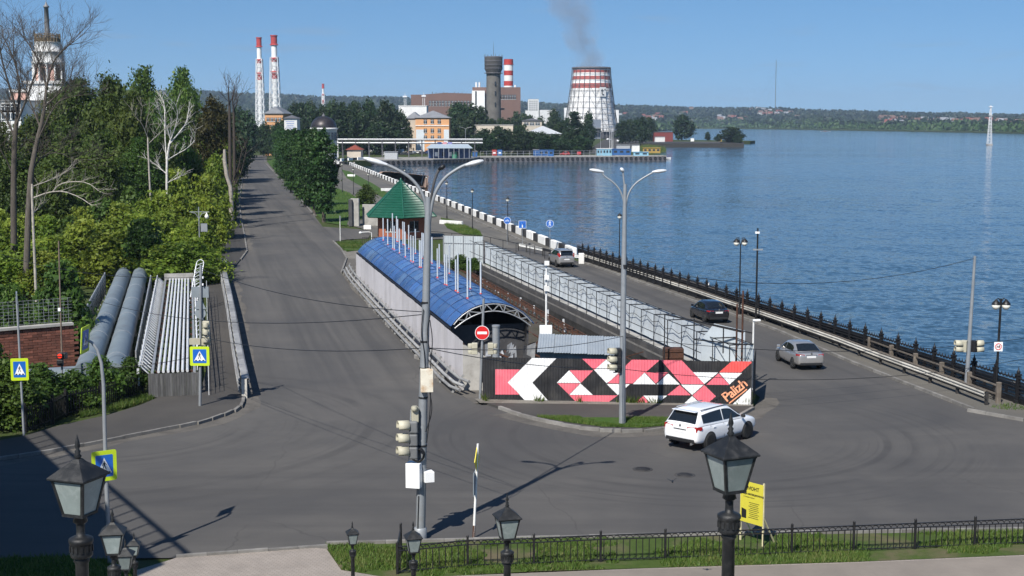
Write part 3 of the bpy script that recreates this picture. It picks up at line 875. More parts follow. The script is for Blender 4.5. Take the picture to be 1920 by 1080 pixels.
# yellow works board on the lawn
b_ = P(1408, 1020); t = thing('works_board', 'yellow notice board on thin legs standing on the lawn', 'notice board', b_)
M_YBOARD = plain('board_yellow', (.56, .50, .05), .5)
rz = R(-50)
bd = MB().box((0, 0, 1.15 + .28), (.98, .03, 1.42)).build('board', M_YBOARD, t, rz=rz)
for x in (-.49, .49):
    MB().bar((x, .03, 0), (x, .03, 2.2), .05).build('leg', pm('cream_wood', (.62, .56, .35), .7), t, rz=rz)
    MB().bar((x, .05, 1.0), (x * .9, .7, 0), .04).build('strut', MATS['cream_wood'], t, rz=rz)
def put_text(body, size, x, z, mat, par, y=-.02, rx=pi / 2, name='lettering', **kw):
    me = text_mesh(body, size, .002, **kw); me.materials.append(mat)
    return link(name, me, par, loc=(x, y, z), rot=(rx, 0, 0))
put_text('РЕМОНТ', .17, -.40, 1.88, M_SBLACK, bd, bold=.004)
put_text('улицы МИЛИЦИОННАЯ', .085, -.455, 1.70, M_SBLACK, bd, bold=.003)
put_text('С 10 июня по август', .05, -.35, 1.60, M_SBLACK, bd)
for k in range(9): MB().box((.12 - .015 * (k % 3), -.017, 1.44 - k * .065), (.44 - .08 * (k % 2), .003, .018)).build('text_line', M_SBLACK, bd)
MB().prism([V(-.43, -.016, .86), V(-.22, -.016, .86), V(-.22, -.016, 1.16), V(-.43, -.016, 1.2)], (0, -.003, 0)).build('emblem', M_SBLACK, bd)

# ---------------------------------------------------------------- tall central mast with lights, signals and boxes
b_ = P(788, 1010); t = thing('lighting_mast', 'tall grey mast with three curved arms, signals and cabinets in the middle of the junction', 'street light', b_)
zz = lambda x, y, dy=0: at(x, y, b_.y + dy) - b_
MB().path([V(0, 0, 0), zz(793, 760), zz(799, 560), zz(803, 370)], [.17, .155, .135, .10], 8).build('mast', M_LAMPGREY, t)
MB().lathe([(.24, .0), (.24, .35), (.2, .4)], 8).build('mast_foot', M_LAMPGREY, t)
def arm(pts, r, name, m): return MB().path(smooth(pts, 3), r, 8).build(name, m, t)
arm([zz(802, 440), zz(800, 395), zz(793, 362), zz(772, 334), zz(742, 316), zz(722, 308)], .055, 'arm', M_LAMPGREY)
arm([zz(803, 440), zz(808, 390), zz(815, 362), zz(832, 334), zz(858, 316), zz(876, 308)], .055, 'arm', M_LAMPGREY)
arm([zz(804, 440), zz(805, 400), zz(808, 372), zz(813, 345), zz(819, 325), zz(826, 315)], .045, 'arm', M_DARKSH)
def head(a, c, w=.3, name='lamp_head', m=None):
    a, c = Vector(a), Vector(c); d = c - a
    mb = MB(); N = 7
    u, v = frame(d)
    vs = []; fs = []
    prof = [(0, .35, .5), (.15, .6, .7), (.4, 1, 1), (.75, .95, .9), (.95, .6, .5), (1, .25, .2)]
    for tt, ww, hh in prof:
        for k in range(8):
            q = 2 * pi * k / 8; vs.append(a + d * tt + u * (w / 2 * ww * cos(q)) + v * (.09 * hh * sin(q)))
    for i in range(len(prof) - 1):
        for k in range(8): fs.append((i * 8 + k, i * 8 + (k + 1) % 8, i * 8 + 8 + (k + 1) % 8, i * 8 + 8 + k))
    mb.add(vs, fs, 0, True); mb.add(vs[:8], [tuple(range(7, -1, -1))]); mb.add(vs[-8:], [tuple(range(8))])
    return mb.build(name, m or M_WHITEM, t)
head(zz(726, 309), zz(681, 296)); head(zz(872, 310), zz(907, 301)); head(zz(822, 318), zz(835, 309), .34, m=M_SBLACK)
# cabinets
bx = MB().box(zz(800, 713, -.2), (.42, .30, .78), R(8)).build('rusty_cabinet', M_RUSTBOX, t, bevel=.012)
MB().box(zz(777, 890, -.15), (.50, .42, .86), R(-14)).build('white_cabinet', M_SWHITE, t, bevel=.012)
MB().box(zz(803, 893, -.05), (.34, .36, .36), R(20)).build('small_box', M_SWHITE, t, bevel=.01)
# cable coil
c = zz(783, 852, -.2); co = MB()
for k in range(4):
    co.path([c + V(.24 * cos(q) * (1 - .06 * k), -.03 * k, .26 * sin(q) * (1 - .06 * k)) for q in np.linspace(0, 2 * pi, 17)], .022, 5)
co.build('cable_coil', M_SBLACK, t)
cb = MB()
for pl in ([(806, 600), (812, 640), (806, 690), (808, 760), (800, 830)], [(794, 580), (789, 625), (797, 665), (797, 720)], [(808, 585), (800, 620), (806, 660)], [(805, 730), (812, 770), (798, 810)], [(785, 930), (783, 990), (784, 1008)]):
    cb.path(smooth([zz(*q, -.17) for q in pl], 2), .016, 4)
cb.build('cable', M_SBLACK, t)
for y in (567, 640, 690, 745, 835, 1000):
    p = zz(788 + (1010 - y) * .0215, y); MB().lathe([(.19 - (1010 - y) * .0001, -.03), (.19 - (1010 - y) * .0001, .03)], 10, p).build('clamp', M_SBLACK, t)
# signal with three hoods seen from behind and a small one above
sig = MB()
for k, y in enumerate((800, 824, 848)):
    MB().box(zz(770, y, -.25) + V(.10, .02, 0), (.30, .40, .43)).build('signal_head', M_GREYPL, t, bevel=.06)
hood_mb = MB()
N = 12
vs = []
for i, (r, x) in enumerate(((.19, 0), (.175, -.38))):
    for k in range(N + 1):
        q = R(-30) + R(240) * k / N; vs.append((x, r * cos(q), r * sin(q) + (.02 if i else 0)))
fs = [(k, k + 1, N + 2 + k, N + 1 + k) for k in range(N)]
hood_mb.add(vs, fs, 0, True)
ho = hood_mb.build('hood', M_CREAM, t); ho.location = zz(766, 799, -.3); ho.rotation_euler = (0, 0, R(20))
sm_ = ho.modifiers.new('solid', 'SOLIDIFY'); sm_.thickness = .015
for y in (823, 847):
    h2 = ho.copy(); COL.objects.link(h2); h2.location = zz(765, y, -.3)
MB().bar(zz(771, 768, -.1), zz(767, 862, -.1), .05).bar(zz(767, 791, -.1), zz(786, 791), .05).bar(zz(767, 858, -.1), zz(786, 858), .05).build('bracket', M_LAMPGREY, t)
pl_ = MB().box(zz(778, 777, -.2), (.24, .25, .52), R(10)); pl_.lathe([(.09, 0), (.12, .06), (.09, .16)], 10, zz(777, 770, -.36))
pl_.build('small_signal_head', M_CREAM, t, bevel=.03)

# second tall mast behind the mural lawn
b_ = P(1167, 798); t = thing('lighting_mast', 'slim grey mast with two curved white arms on the grass island by the mural', 'street light', b_)
zz = lambda x, y, dy=0: at(x, y, b_.y + dy) - b_
MB().path([V(0, 0, 0), zz(1167, 700), zz(1170, 480), zz(1172, 345)], [.165, .15, .12, .08], 12).build('mast', M_LAMPGREY, t)
for sgn, px in ((-1, 1105), (1, 1250)):
    arm([zz(1172, 400), zz(1172 + sgn * 4, 366), zz(1172 + sgn * 18, 344), zz(1172 + sgn * 40, 330), zz(px - sgn * 24, 322.5)], .04, 'arm', M_LAMPGREY)
    head(zz(px - sgn * 27, 322.5), zz(px, 318 if sgn < 0 else 319.5), .28)
arm([zz(1172, 400), zz(1171, 350), zz(1169, 332), zz(1168, 322)], .04, 'arm', M_LAMPGREY)
head(zz(1170, 322), zz(1163, 315), .28)
MB().lathe([(.135, -.1), (.135, .1)], 10, zz(1171, 500)).build('clamp', M_SBLACK, t)
for k, y in enumerate((660, 675, 690)):
    MB().box(zz(1159, y, -.1), (.30, .34, .37)).build('signal_head', M_SBLACK, t, bevel=.02)
for y in (660, 675, 690):
    h2 = link('hood', ho.data, t, loc=zz(1155, y, -.15), rz=R(15), scale=(1.0, 1, 1)); h2.modifiers.new('solid', 'SOLIDIFY').thickness = .015
MB().bar(zz(1150, 655), zz(1167, 655), .05).bar(zz(1150, 698), zz(1167, 698), .05).build('bracket', M_LAMPGREY, t)

# no-entry sign pole beside the mural
b_ = P(900, 752); t = thing('no_entry_sign', 'red no entry sign on grey pole at left end of the mural fence', 'road sign', b_)
zz = lambda x, y, dy=0: at(x, y, b_.y + dy) - b_
pole(t, zz(907, 560), .07)
c = zz(904, 624, -.1)
def disc(c, r, th, n=24): return MB().prism([Vector(c) + V(r * cos(2 * pi * k / n), 0, r * sin(2 * pi * k / n)) for k in range(n)], (0, -th, 0))
disc(c, .37, .02).build('sign_rim', M_SWHITE, t); disc(c + V(0, -.021, 0), .345, .004).build('sign_disc', M_SRED, t)
MB().box(c + V(0, -.028, 0), (.49, .004, .13)).build('white_bar', M_SWHITE, t)
for s_ in (-1, 1):
    hd = MB()
    for k in range(2):
        q = zz(905 + s_ * 15, 648 + k * 11); hd.box(q, (.30, .3, .28)); hd.lathe([(.12, -.12), (.15, 0), (.12, .1)], 10, q + V(s_ * .22, 0, 0))
    hd.build('signal_head', M_CREAM, t, bevel=.03)
MB().box(zz(903, 690, .1), (.16, .12, 1.5)).build('dark_box', M_SBLACK, t)
# pole with signals by the fence at right
b_ = P(1811, 738); t = thing('signal_pole', 'tall thin grey pole with paired signal heads by the lakeside rail', 'signal pole', b_)
zz = lambda x, y, dy=0: at(x, y, b_.y + dy) - b_
pole(t, zz(1828, 480), .13, M_LAMPGREY, r1=.07)
for s_ in (-1, 1):
    hd = MB(); q = zz(1817 + s_ * 9, 649)
    hd.box(q, (.30, .34, .62), R(s_ * 30)); hd.build('signal_head', M_CREAM if s_ < 0 else M_SBLACK, t, bevel=.03)
    h2 = link('hood', ho.data, t, loc=zz(1817 + s_ * 13, 645), rz=R(0 if s_ < 0 else 180)); h2.modifiers.new('solid', 'SOLIDIFY').thickness = .015
    h2 = link('hood', ho.data, t, loc=zz(1817 + s_ * 13, 656), rz=R(0 if s_ < 0 else 180)); h2.modifiers.new('solid', 'SOLIDIFY').thickness = .015
# double globe lamp with no-swimming sign
M_GLOBE = plain('milk_glass', (.80, .78, .68), .3)
b_ = P(1866, 752); t = thing('globe_lamp_post', 'black lamp post carrying two white globes and a notice near right edge', 'street light', b_)
zz = lambda x, y, dy=0: at(x, y, b_.y + dy) - b_
pole(t, zz(1877, 560), .07, M_BLACK); MB().lathe([(.14, 0), (.14, .5), (.08, .7)], 10).build('post_foot', M_BLACK, t)
for s_ in (-1, 1):
    q = zz(1877 + s_ * 9.5, 573)
    MB().path([zz(1877, 566), zz(1877 + s_ * 5, 559), q + V(0, 0, .28)], .03, 6).build('arm', M_BLACK, t)
    MB().lathe([(.001, -.22), (.12, -.19), (.2, -.08), (.215, .03), (.2, .05)], 14, q).build('globe', M_GLOBE, t)
    MB().lathe([(.225, .05), (.2, .14), (.1, .25), (.03, .32), (.001, .34)], 14, q).build('globe_cap', M_BLACK, t)
sgn = MB().box(zz(1872, 650, -.1), (.44, .02, .48)).build('notice', M_SWHITE, t, bevel=.005)
c = zz(1872, 650, -.12)
ri = MB(); ri.path([c + V(.155 * cos(q), 0, .155 * sin(q)) for q in np.linspace(0, 2 * pi, 21)], .02, 4); ri.bar(c + V(-.11, 0, .11), c + V(.11, 0, -.11), .03, .01); ri.build('red_ring', M_SRED, t)
MB().box(c + V(0, .012, -.02), (.2, .004, .05)).box(c + V(.06, .012, .04), (.06, .004, .06)).build('swimmer_mark', M_SBLACK, t)

# hanging lamps along the embankment
def lamp_post(label, base, ptop, group='lamps along the water', h=None, xs=(0,)):
    t = thing('embankment_lamp', label, 'street light', base, 0, group)
    H_ = h or (zat(ptop, base.y) - base.z)
    MB().lathe([(.11, 0), (.11, .45), (.065, .6), (.05, H_ * .6), (.04, H_ - .55)], 8).build('post', M_BLACK, t)
    for x_ in xs:
        MB().lathe([(.001, H_ - .62), (.12, H_ - .58), (.21, H_ - .44), (.22, H_ - .34), (.2, H_ - .32)], 12, (x_, 0, 0)).build('globe', M_GLOBE, t)
        MB().lathe([(.24, H_ - .32), (.22, H_ - .24), (.12, H_ - .12), (.03, H_ - .05), (.02, H_), (.001, H_ + .03)], 12, (x_, 0, 0)).build('lamp_cap', M_BLACK, t)
        if x_: MB().path([(0, 0, H_ - .6), (x_ * .5, 0, H_ + .02), (x_, 0, H_)], .03, 5).build('arm', M_BLACK, t)
    return t
for lab, x, yt, yb in (('black lamp post behind the green hut roof by the striped parapet', 838, 339, 411),
    ('black lamp post on the promenade midway along the striped parapet', 886, 353, 432), ('black lamp post sharing its place with the round blue cycle sign', 952, 369, 452),
    ('black lamp post at the start of the iron lakeside railing', 1161, 399, 512), ('black twin globe lamp post rising above the railing near the black car', 1386, 446, 592),
    ('left lamp on the paved promenade beside the tree row', 642, 304, 361), ('middle lamp on the paved promenade behind the white bench', 663, 314, 365), ('promenade lamp in front of the small bush', 691, 323, 366),
    ('lamp standing on the wooden landing stage', 759, 316, 352), ('lamp on the outer end of the landing stage', 800, 329, 352)):
    lamp_post(lab, P(x, yb), yt, xs=(-.3, .3) if 'above the railing' in lab else (0,))
b_ = P(1417, 606); t = thing('camera_post', 'dark post with small cameras between two embankment lamps', 'post', b_)
zz = lambda x, y, dy=0: at(x, y, b_.y + dy) - b_
pole(t, zz(1421, 428), .07, M_BLACK); MB().box(zz(1420, 436), (.3, .2, .14)).build('camera', M_SWHITE, t); MB().box(zz(1421, 468), (.7, .16, .1)).build('bracket', M_LAMPGREY, t)
# round and square blue signs
def blue_sign(label, x, y, yb, shape, mark):
    b_ = P(x, yb); t = thing('blue_sign', label, 'road sign', b_)
    zz = lambda X, Y_, dy=0: at(X, Y_, b_.y + dy) - b_
    pole(t, zz(x, y - 4), .035, M_LAMPGREY)
    c = zz(x, y, -.08); r = .42 * 1.0
    if shape == 'round':
        disc(c, r, .02).build('sign_rim', M_SWHITE, t); disc(c + V(0, -.021, 0), r * .92, .004).build('sign_disc', M_BLUE, t)
    else:
        MB().box(c, (.86, .02, .86)).build('sign_rim', M_SWHITE, t); MB().box(c + V(0, -.013, 0), (.8, .006, .8)).build('sign_panel', M_BLUE, t)
    mk = MB()
    if mark == 'walk': walker(mk, .75, 0)
    elif mark == 'cycle':
        for s_ in (-1, 1): mk.path([V(s_ * .14 + .085 * cos(q), 0, -.06 + .085 * sin(q)) for q in np.linspace(0, 2 * pi, 13)], .016, 4)
        mk.bar((-.14, 0, -.06), (0, 0, .08), .03).bar((0, 0, .08), (.14, 0, -.06), .03).bar((-.02, 0, .1), (.1, 0, .1), .03)
    else:
        mk.bar((0, 0, -.34), (0, 0, 0), .12, .006).bar((0, 0, -.04), (-.2, 0, .28), .12, .006).bar((0, 0, -.04), (.2, 0, .28), .12, .006)
    o = mk.build('sign_mark', M_SWHITE, t); o.location = c + V(0, -.032, 0)
blue_sign('round blue sign showing a white bicycle on the promenade', 951, 413.5, 459, 'round', 'cycle')
blue_sign('square blue sign with branching white arrow on the promenade', 979.5, 421, 462, 'square', 'fork')
blue_sign('round blue sign showing a white walker near the barrier', 1031, 419.5, 473, 'round', 'walk')
# ================================================================ the fenced works in the middle
def corr_mesh(w, h, pitch=.14, dep=.018, name='sheet', n=None):
    """trapezoid-ribbed steel sheet in the XZ plane, facing -Y, from x=0..w, z=0..h"""
    mb = MB(); n = max(1, round(w / pitch)); p = w / n
    xs = []
    for k in range(n):
        for f, d in ((0, 0), (.28, 0), (.42, -dep), (.86, -dep)): xs.append(((k + f) * p, d))
    xs.append((w, 0))
    vs = [(x, d, z) for x, d in xs for z in (0, h)]
    mb.add(vs, [(2 * i, 2 * i + 2, 2 * i + 3, 2 * i + 1) for i in range(len(xs) - 1)])
    return mb
M_SIDING = pm('grey_lilac_sheet', (.44, .43, .45), .5, .1, var=.07, scale=.9, bump=.08, dirt=((.33, .31, .29), 1.0, .35), ovar=.05)
# grey siding along the left road
SO = P(868, 732)
t = thing('siding_fence', 'long pale grey ribbed sheet fence beside the blue vaulted roof', 'fence', SO, DAM)
w = 1.13
me = corr_mesh(w - .01, 2.72).build('fence_sheet', M_SIDING); md = me.data; bpy.data.objects.remove(me)
for k in range(45):     # sheets run away from us, ribs facing the left road
    link('fence_sheet', md, t, loc=(random.uniform(-.006, .006), (k + 1) * w, -.05 + random.uniform(-.02, .02)), rz=-pi / 2)
for z in (.4, 2.5): MB().box((.06, 25.4, z), (.05, 50.8, .06)).build('rail', M_RUST, t)
MB().prism([V(0, 0, -.1), V(1.9, 0, -.1), V(1.9, 0, 1.4), V(.9, 0, 2.0), V(.1, 0, 2.45), V(0, 0, 2.5)], (0, .18, 0)).build('end_slab', M_CONC, t, rz=-DAM)
# blue vaulted roof over the culvert
TO = V(-3.45, 80, 0)
TW, TL, SPR, RISE = 4.75, 48.0, 2.58, 1.18
t = thing('vaulted_shed', 'long blue barrel vaulted shed with steel truss front', 'shed', TO, DAM)
RAD = (TW * TW / 4 + RISE * RISE) / (2 * RISE); AH = math.asin(TW / 2 / RAD)
def vault(q, r=0.0):          # q from -1 (left spring) to 1
    a = q * AH
    return V(TW / 2 + (RAD + r) * sin(a), 0, SPR + RISE - RAD + (RAD + r) * cos(a))
blues = []
for i, c in enumerate(((.042, .105, .28), (.058, .135, .31), (.036, .092, .24), (.075, .135, .25))):
    blues.append(pm('blue_polycarbonate%d' % i, c, .28, 0, var=.14, scale=.8, bump=.05, dirt=((.13, .18, .27), .6, .6), ovar=.14, spec=.6))
na, nl = 6, 25; pl = TL / nl
pcache = {}
for i in range(na):
    vs = []
    for k in range(5):
        q = -1.06 + 2.12 * (i + k / 4) / na
        p = vault(q); vs += [(p.x, .02, p.z), (p.x, pl - .02, p.z)]
    mb = MB(); mb.add(vs, [(2 * k, 2 * k + 2, 2 * k + 3, 2 * k + 1) for k in range(4)], 0, True)
    mes = []
    for c in range(4):
        o = mb.build('roof_panel', blues[c]); mes.append(o.data); bpy.data.objects.remove(o)
    for j in range(nl):
        link('roof_panel', mes[random.choice((0, 0, 0, 1, 1, 2, 3))], t, loc=(0, j * pl, random.uniform(-.012, .012)))
M_BBAR = pm('blue_batten', (.035, .085, .22), .4, var=.2)
for j in range(nl + 1):
    MB().path([vault(q, .022) + V(0, j * pl, 0) for q in np.linspace(-1.06, 1.06, 13)], .02, 4).build('roof_batten', M_BBAR, t)
for i in range(na + 1):
    p = vault(-1.06 + 2.12 * i / na, .022); MB().bar(p, p + V(0, TL, 0), .04, .03).build('purlin', M_BBAR, t)
p = vault(-1.08); MB().box((p.x - .06, TL / 2, p.z - .12), (.16, TL, .2)).build('gutter', M_SBLACK, t)
for s_, x in ((-1, .12), (1, TW - .12)):
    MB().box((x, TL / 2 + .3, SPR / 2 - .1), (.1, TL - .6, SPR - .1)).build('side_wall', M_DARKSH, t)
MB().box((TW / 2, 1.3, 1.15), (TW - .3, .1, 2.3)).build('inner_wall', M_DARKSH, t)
MB().prism([vault(q, -.03) + V(0, TL, 0) for q in np.linspace(-1, 1, 13)] + [V(TW - .1, TL, 0), V(.1, TL, 0)], (0, -.1, 0)).build('back_wall', M_BRICK, t)
tr = MB()
up = [vault(q, -.06) + V(0, -.05, 0) for q in np.linspace(-1, 1, 15)]
lo = [V(TW / 2 + (TW / 2 - .1) * s_, -.05, SPR - .25 + .95 * (1 - s_ * s_)) for s_ in np.linspace(-1, 1, 15)]
MB().path(up, .04, 6).build('truss_chord', M_GALV, t); MB().path(lo, .04, 6).build('truss_chord', M_GALV, t)
for i, j in ((1, 2), (3, 2), (3, 5), (5, 5), (6, 5), (6, 7), (8, 7), (8, 9), (9, 9), (11, 9), (11, 12), (13, 12), (3, 3), (11, 11)):
    MB().bar(up[i], lo[j], .055).build('truss_web', M_GALV, t)
for k in range(1, 5):
    q = [v + V(0, k * .75, -.06) for v in up]; MB().path(q, .05, 5).build('rib', M_RUST, t)
# white vent pipes piercing the vault
ct, st = cos(DAM), sin(DAM)
M_VENT = pm('white_pipe', (.50, .54, .58), .45, .1, var=.08, scale=3, bump=.05)
M_REDCOL = pm('red_collar', (.50, .05, .03), .6)
VENT = [(513, 335, 520), (550, 352, 558), (590, 312, 590), (603, 400, 597), (622, 333, 530), (631, 345, 532), (645, 420, 625), (672, 368, 555), (684, 370, 560), (692, 455, 655), (720, 395, 590), (738, 480, 690), (757, 485, 697), (774, 425, 630), (808, 530, 738), (821, 530, 742), (828, 455, 668), (839, 460, 672), (895, 500, 700), (908, 500, 710), (952, 595, 822), (967, 545, 745), (1012, 630, 880), (1028, 640, 885), (1048, 570, 790), (1100, 685, 930), (1118, 615, 945), (1195, 655, 990), (1218, 645, 915), (1302, 685, 955)]
def vault_hit(px, py):
    d = ray(px, py); best = None
    for k in range(2000):
        s_ = 78 + k * .03; p = V(d.x * s_ / d.y, s_, CAM_H + d.z * s_ / d.y) - TO
        lx, ly = p.x * ct + p.y * st, -p.x * st + p.y * ct
        if -.1 < lx < TW + .1 and 0 < ly < TL:
            a = math.asin(max(-1, min(1, (lx - TW / 2) / RAD)))
            if p.z <= SPR + RISE - RAD + RAD * cos(a): return p + TO
    return None
vroot = None
for i, (x, y0, y1) in enumerate(VENT):
    p = vault_hit(600 + x / 4.32, 330 + y1 / 4.32)
    if p is None: continue
    h = zat(330 + y0 / 4.32, p.y) - p.z
    h = round(h * 4) / 4
    v_ = thing('vent_pipe', 'slim white vent pipe on the blue roof, %s from the pavilion end' % ordw(i), 'pipe', p, 0, 'white vent pipes on the blue roof')
    MB().tube((0, 0, -.35), (0, 0, h), .052, .052, 8).build('pipe', M_VENT, v_)
    MB().lathe([(.085, -.06), (.085, .03), (.055, .06)], 8).build('collar', M_REDCOL, v_)
# mural fence
MA, MB_ = P(905, 753), P(1409, 763)
md_ = (MB_ - MA); ML = md_.length; MU = md_.normalized(); MN = V(MU.y, -MU.x, 0)       # MN faces us
HF = 2.32
t = thing('mural_fence', 'ribbed steel fence painted with a black, white and pink geometric mural', 'fence', MA, atan2(MU.y, MU.x))
M_MBLACK = pm('mural_black', (.022, .022, .024), .6, var=.25, scale=2, bump=.08, dirt=((.07, .066, .06), 1.2, .5), ovar=.08)
M_MWHITE = pm('mural_white', (.76, .76, .76), .55, var=.06, scale=2, bump=.08, dirt=((.55, .53, .5), 1.2, .4))
M_MPINK = pm('mural_pink', (.72, .145, .19), .55, var=.08, scale=2, bump=.08, dirt=((.62, .24, .26), 1.2, .4))
M_MRED = pm('mural_red', (.78, .10, .09), .55, var=.08, scale=2, bump=.08, dirt=((.72, .17, .16), 1.2, .4))
PIT_, DEP = .145, .022
NR = round(ML / PIT_); PIT_ = ML / NR
brk = []
for k in range(NR):
    for f, d in ((0, 0), (.28, 0), (.42, -DEP), (.86, -DEP)): brk.append(((k + f) * PIT_, d))
brk.append((ML, 0))
def corr_poly(mb, pts, lift, mi):
    """paint a convex polygon (x,z) on the ribbed sheet"""
    for (xa, da), (xb, db) in zip(brk, brk[1:]):
        q = pts
        for lim, sg in ((xa, 1), (xb, -1)):
            out = []
            for i in range(len(q)):
                a, b_ = q[i], q[(i + 1) % len(q)]
                ia, ib = sg * (a[0] - lim) >= 0, sg * (b_[0] - lim) >= 0
                if ia: out.append(a)
                if ia != ib:
                    f = (lim - a[0]) / (b_[0] - a[0]); out.append((lim, a[1] + f * (b_[1] - a[1])))
            q = out
            if len(q) < 3: break
        if len(q) < 3: continue
        ar = sum(q[i][0] * q[(i + 1) % len(q)][1] - q[(i + 1) % len(q)][0] * q[i][1] for i in range(len(q)))
        if abs(ar) < 1e-5: continue
        if ar < 0: q = q[::-1]
        mb.add([(x, da + (db - da) * (x - xa) / (xb - xa) - lift, z) for x, z in q], [tuple(range(len(q)))], mi)
rib = 8
for k in range(0, NR, rib):
    x0, x1 = k * PIT_, min(NR, k + rib) * PIT_
    mb = MB(); corr_poly(mb, [(x0, 0), (x1, 0), (x1, HF), (x0, HF)], random.uniform(-.003, 0.0), 0)
    mb.build('fence_sheet', M_MBLACK, t)
def muv(x, y):
    f = (x - 95) / (1815 - 95)
    yb = 668 + (697 - 668) * f; ytop = 374 + (383 - 374) * f
    return (f * ML, max(0.0, min(HF, HF * (yb - y) / (yb - ytop))))
WHT, PNK, RED = 1, 2, 3
MURAL = [
    (PNK, [(178, 453), (338, 453), (258, 540), (338, 620), (178, 620)][0:3] + [(178, 540)]), (PNK, [(178, 540), (258, 540), (338, 620), (178, 620)]),
    (WHT, [(258, 540), (415, 370), (572, 370), (418, 540)]), (WHT, [(258, 540), (418, 540), (530, 672), (382, 672)]),
    (WHT, [(575, 540), (655, 455), (730, 540)]), (PNK, [(657, 455), (808, 455), (732, 538)]), (PNK, [(580, 543), (726, 543), (654, 618)]), (WHT, [(656, 620), (728, 543), (808, 620)]),
    (PNK, [(655, 622), (966, 622), (890, 700), (712, 700)]),
    (PNK, [(738, 370), (896, 370), (815, 452)]),
    (WHT, [(815, 452), (890, 374), (990, 470), (895, 540)]),
    (WHT, [(895, 545), (1043, 545), (968, 620)]),
    (PNK, [(1055, 370), (1232, 370), (1062, 540), (902, 540)]),
    (WHT, [(1062, 545), (1135, 465), (1208, 545)]), (PNK, [(1138, 463), (1284, 463), (1208, 540)]), (WHT, [(1212, 545), (1286, 468), (1362, 545)]),
    (PNK, [(1240, 370), (1372, 370), (1516, 542), (1372, 542)]),
    (WHT, [(1443, 460), (1602, 460), (1516, 540)]), (PNK, [(1528, 545), (1604, 466), (1674, 545)]), (WHT, [(1607, 462), (1752, 462), (1674, 542)]),
    (RED, [(1685, 370), (1815, 370), (1815, 385), (1742, 459), (1607, 459)]),
    (WHT, [(1368, 546), (1512, 546), (1440, 616)]), (PNK, [(1282, 618), (1360, 548), (1432, 618)]), (PNK, [(1442, 620), (1516, 547), (1590, 624), (1518, 692)]),
    (WHT, [(1376, 692), (1440, 623), (1508, 692)]), (PNK, [(1066, 700), (1130, 625), (1182, 700)]), (WHT, [(1130, 622), (1282, 622), (1206, 700), (1188, 700)]),
    (WHT, [(1815, 556), (1815, 700), (1680, 700)])]
pl_ = MB()
for mi, pts in MURAL: corr_poly(pl_, [muv(*p) for p in pts], .004, mi - 1)
pl_.build('painted_mural', [M_MWHITE, M_MPINK, M_MRED], t)
M_PEACH = pm('mural_peach', (.85, .36, .20), .6, var=.08)
tm = text_mesh('Palizh', 1.02, .003, .92, .018); tm.materials.append(M_PEACH)
q0 = muv(1657, 664); q1 = muv(1790, 545)
ang = atan2(q1[1] - q0[1], q1[0] - q0[0]); wid = max(v.co.x for v in tm.vertices)
o = link('lettering', tm, t, loc=(q0[0], -DEP - .012, q0[1]), rot=(pi / 2, 0, 0)); sc = hypot(q1[0] - q0[0], q1[1] - q0[1]) / wid
o.rotation_euler = (Matrix.Rotation(pi / 2, 3, 'X') @ Matrix.Rotation(ang, 3, 'Z')).to_euler(); o.scale = (sc, sc, 1)
for k, (dx, L_) in enumerate(((0, 1.0),)):
    st_ = MB()
    nrm = V(sin(ang), 0, -cos(ang)); al = V(cos(ang), 0, sin(ang))
    a = V(q0[0], -DEP - .010, q0[1]) + nrm * .10 + al * .06
    st_.prism([a, a + al * 1.15, a + al * 1.15 + nrm * .06, a + nrm * .06], (0, -.003, 0)).build('underline', M_PEACH, t)
MB().box((ML / 2, .05, HF - .25), (ML, .05, .06)).box((ML / 2, .05, .4), (ML, .05, .06)).build('rail', M_RUST, t)
# right hand return of the fence, plain dark
RA = MB_ + MU * .02; RB = V(12.95, 72.9, 0); dd = RB - RA; L_ = dd.length
t = thing('dark_return_fence', 'short dark ribbed fence turning the corner right of the mural', 'fence', RA, atan2(dd.y, dd.x))
MB().box((.0, .03, HF / 2), (.07, .07, HF + .04)).build('post', M_DARKSH, t)
s2 = corr_mesh(L_, HF).build('fence_sheet', M_MBLACK, t); s2.location = (0, -.03, 0)
# gallery of pale sheets behind a dark frame, along the right road
GO = dam_pt((12.85, 72.9), 0); GL, GW = 67.0, 1.35
GA = R(13.6)
t = thing('sheet_gallery', 'long gallery of pale blue sheets behind a dark welded frame along the right road', 'fence', GO, GA)
w = 1.2; n = int(GL / w)
me = corr_mesh(w - .012, 2.15, .2, .012).build('sheet', M_PANEL); md = me.data; bpy.data.objects.remove(me)
for k in range(n): link('sheet', md, t, loc=(.0 + random.uniform(-.008, .008), (k + 1) * w, .38 + random.uniform(-.015, .015)), rz=-pi / 2)
me = corr_mesh(w - .012, 1.25, .12, .02).build('skirt_sheet', M_DARKSH); md = me.data; bpy.data.objects.remove(me)
for k in range(n):
    if k > 4: link('skirt_sheet', md, t, loc=(-GW - .03, (k + 1) * w, -.66), rz=-pi / 2)
M_FRAME = pm('dark_frame', (.028, .028, .030), .5, .2, var=.3, scale=5, bump=.1)
for k in range(0, n + 1, 2):
    y = k * w
    MB().box((-GW, y, 1.5), (.04, .04, 2.1)).build('post', M_FRAME, t)
    MB().box((-GW / 2, y, 2.55), (GW, .05, .06)).build('cross_bar', M_FRAME, t)
for x, z in ((-GW, 2.56), (-GW, 1.45), (-GW, .62), (-.08, 2.56)):
    MB().box((x, GL / 2, z), (.035, GL, .035)).build('rail', M_FRAME, t)
cab = MB()
for k in range(26):
    a = V(-.2, k * 2.4, 1.75 + .12 * sin(k * 2.1)); b_ = V(-.2, (k + 1) * 2.4, 1.75 + .12 * sin((k + 1) * 2.1))
    cab.path([a, (a + b_) / 2 - V(0, 0, .25), b_], .02, 4)
cab.build('slack_cable', M_SBLACK, t)
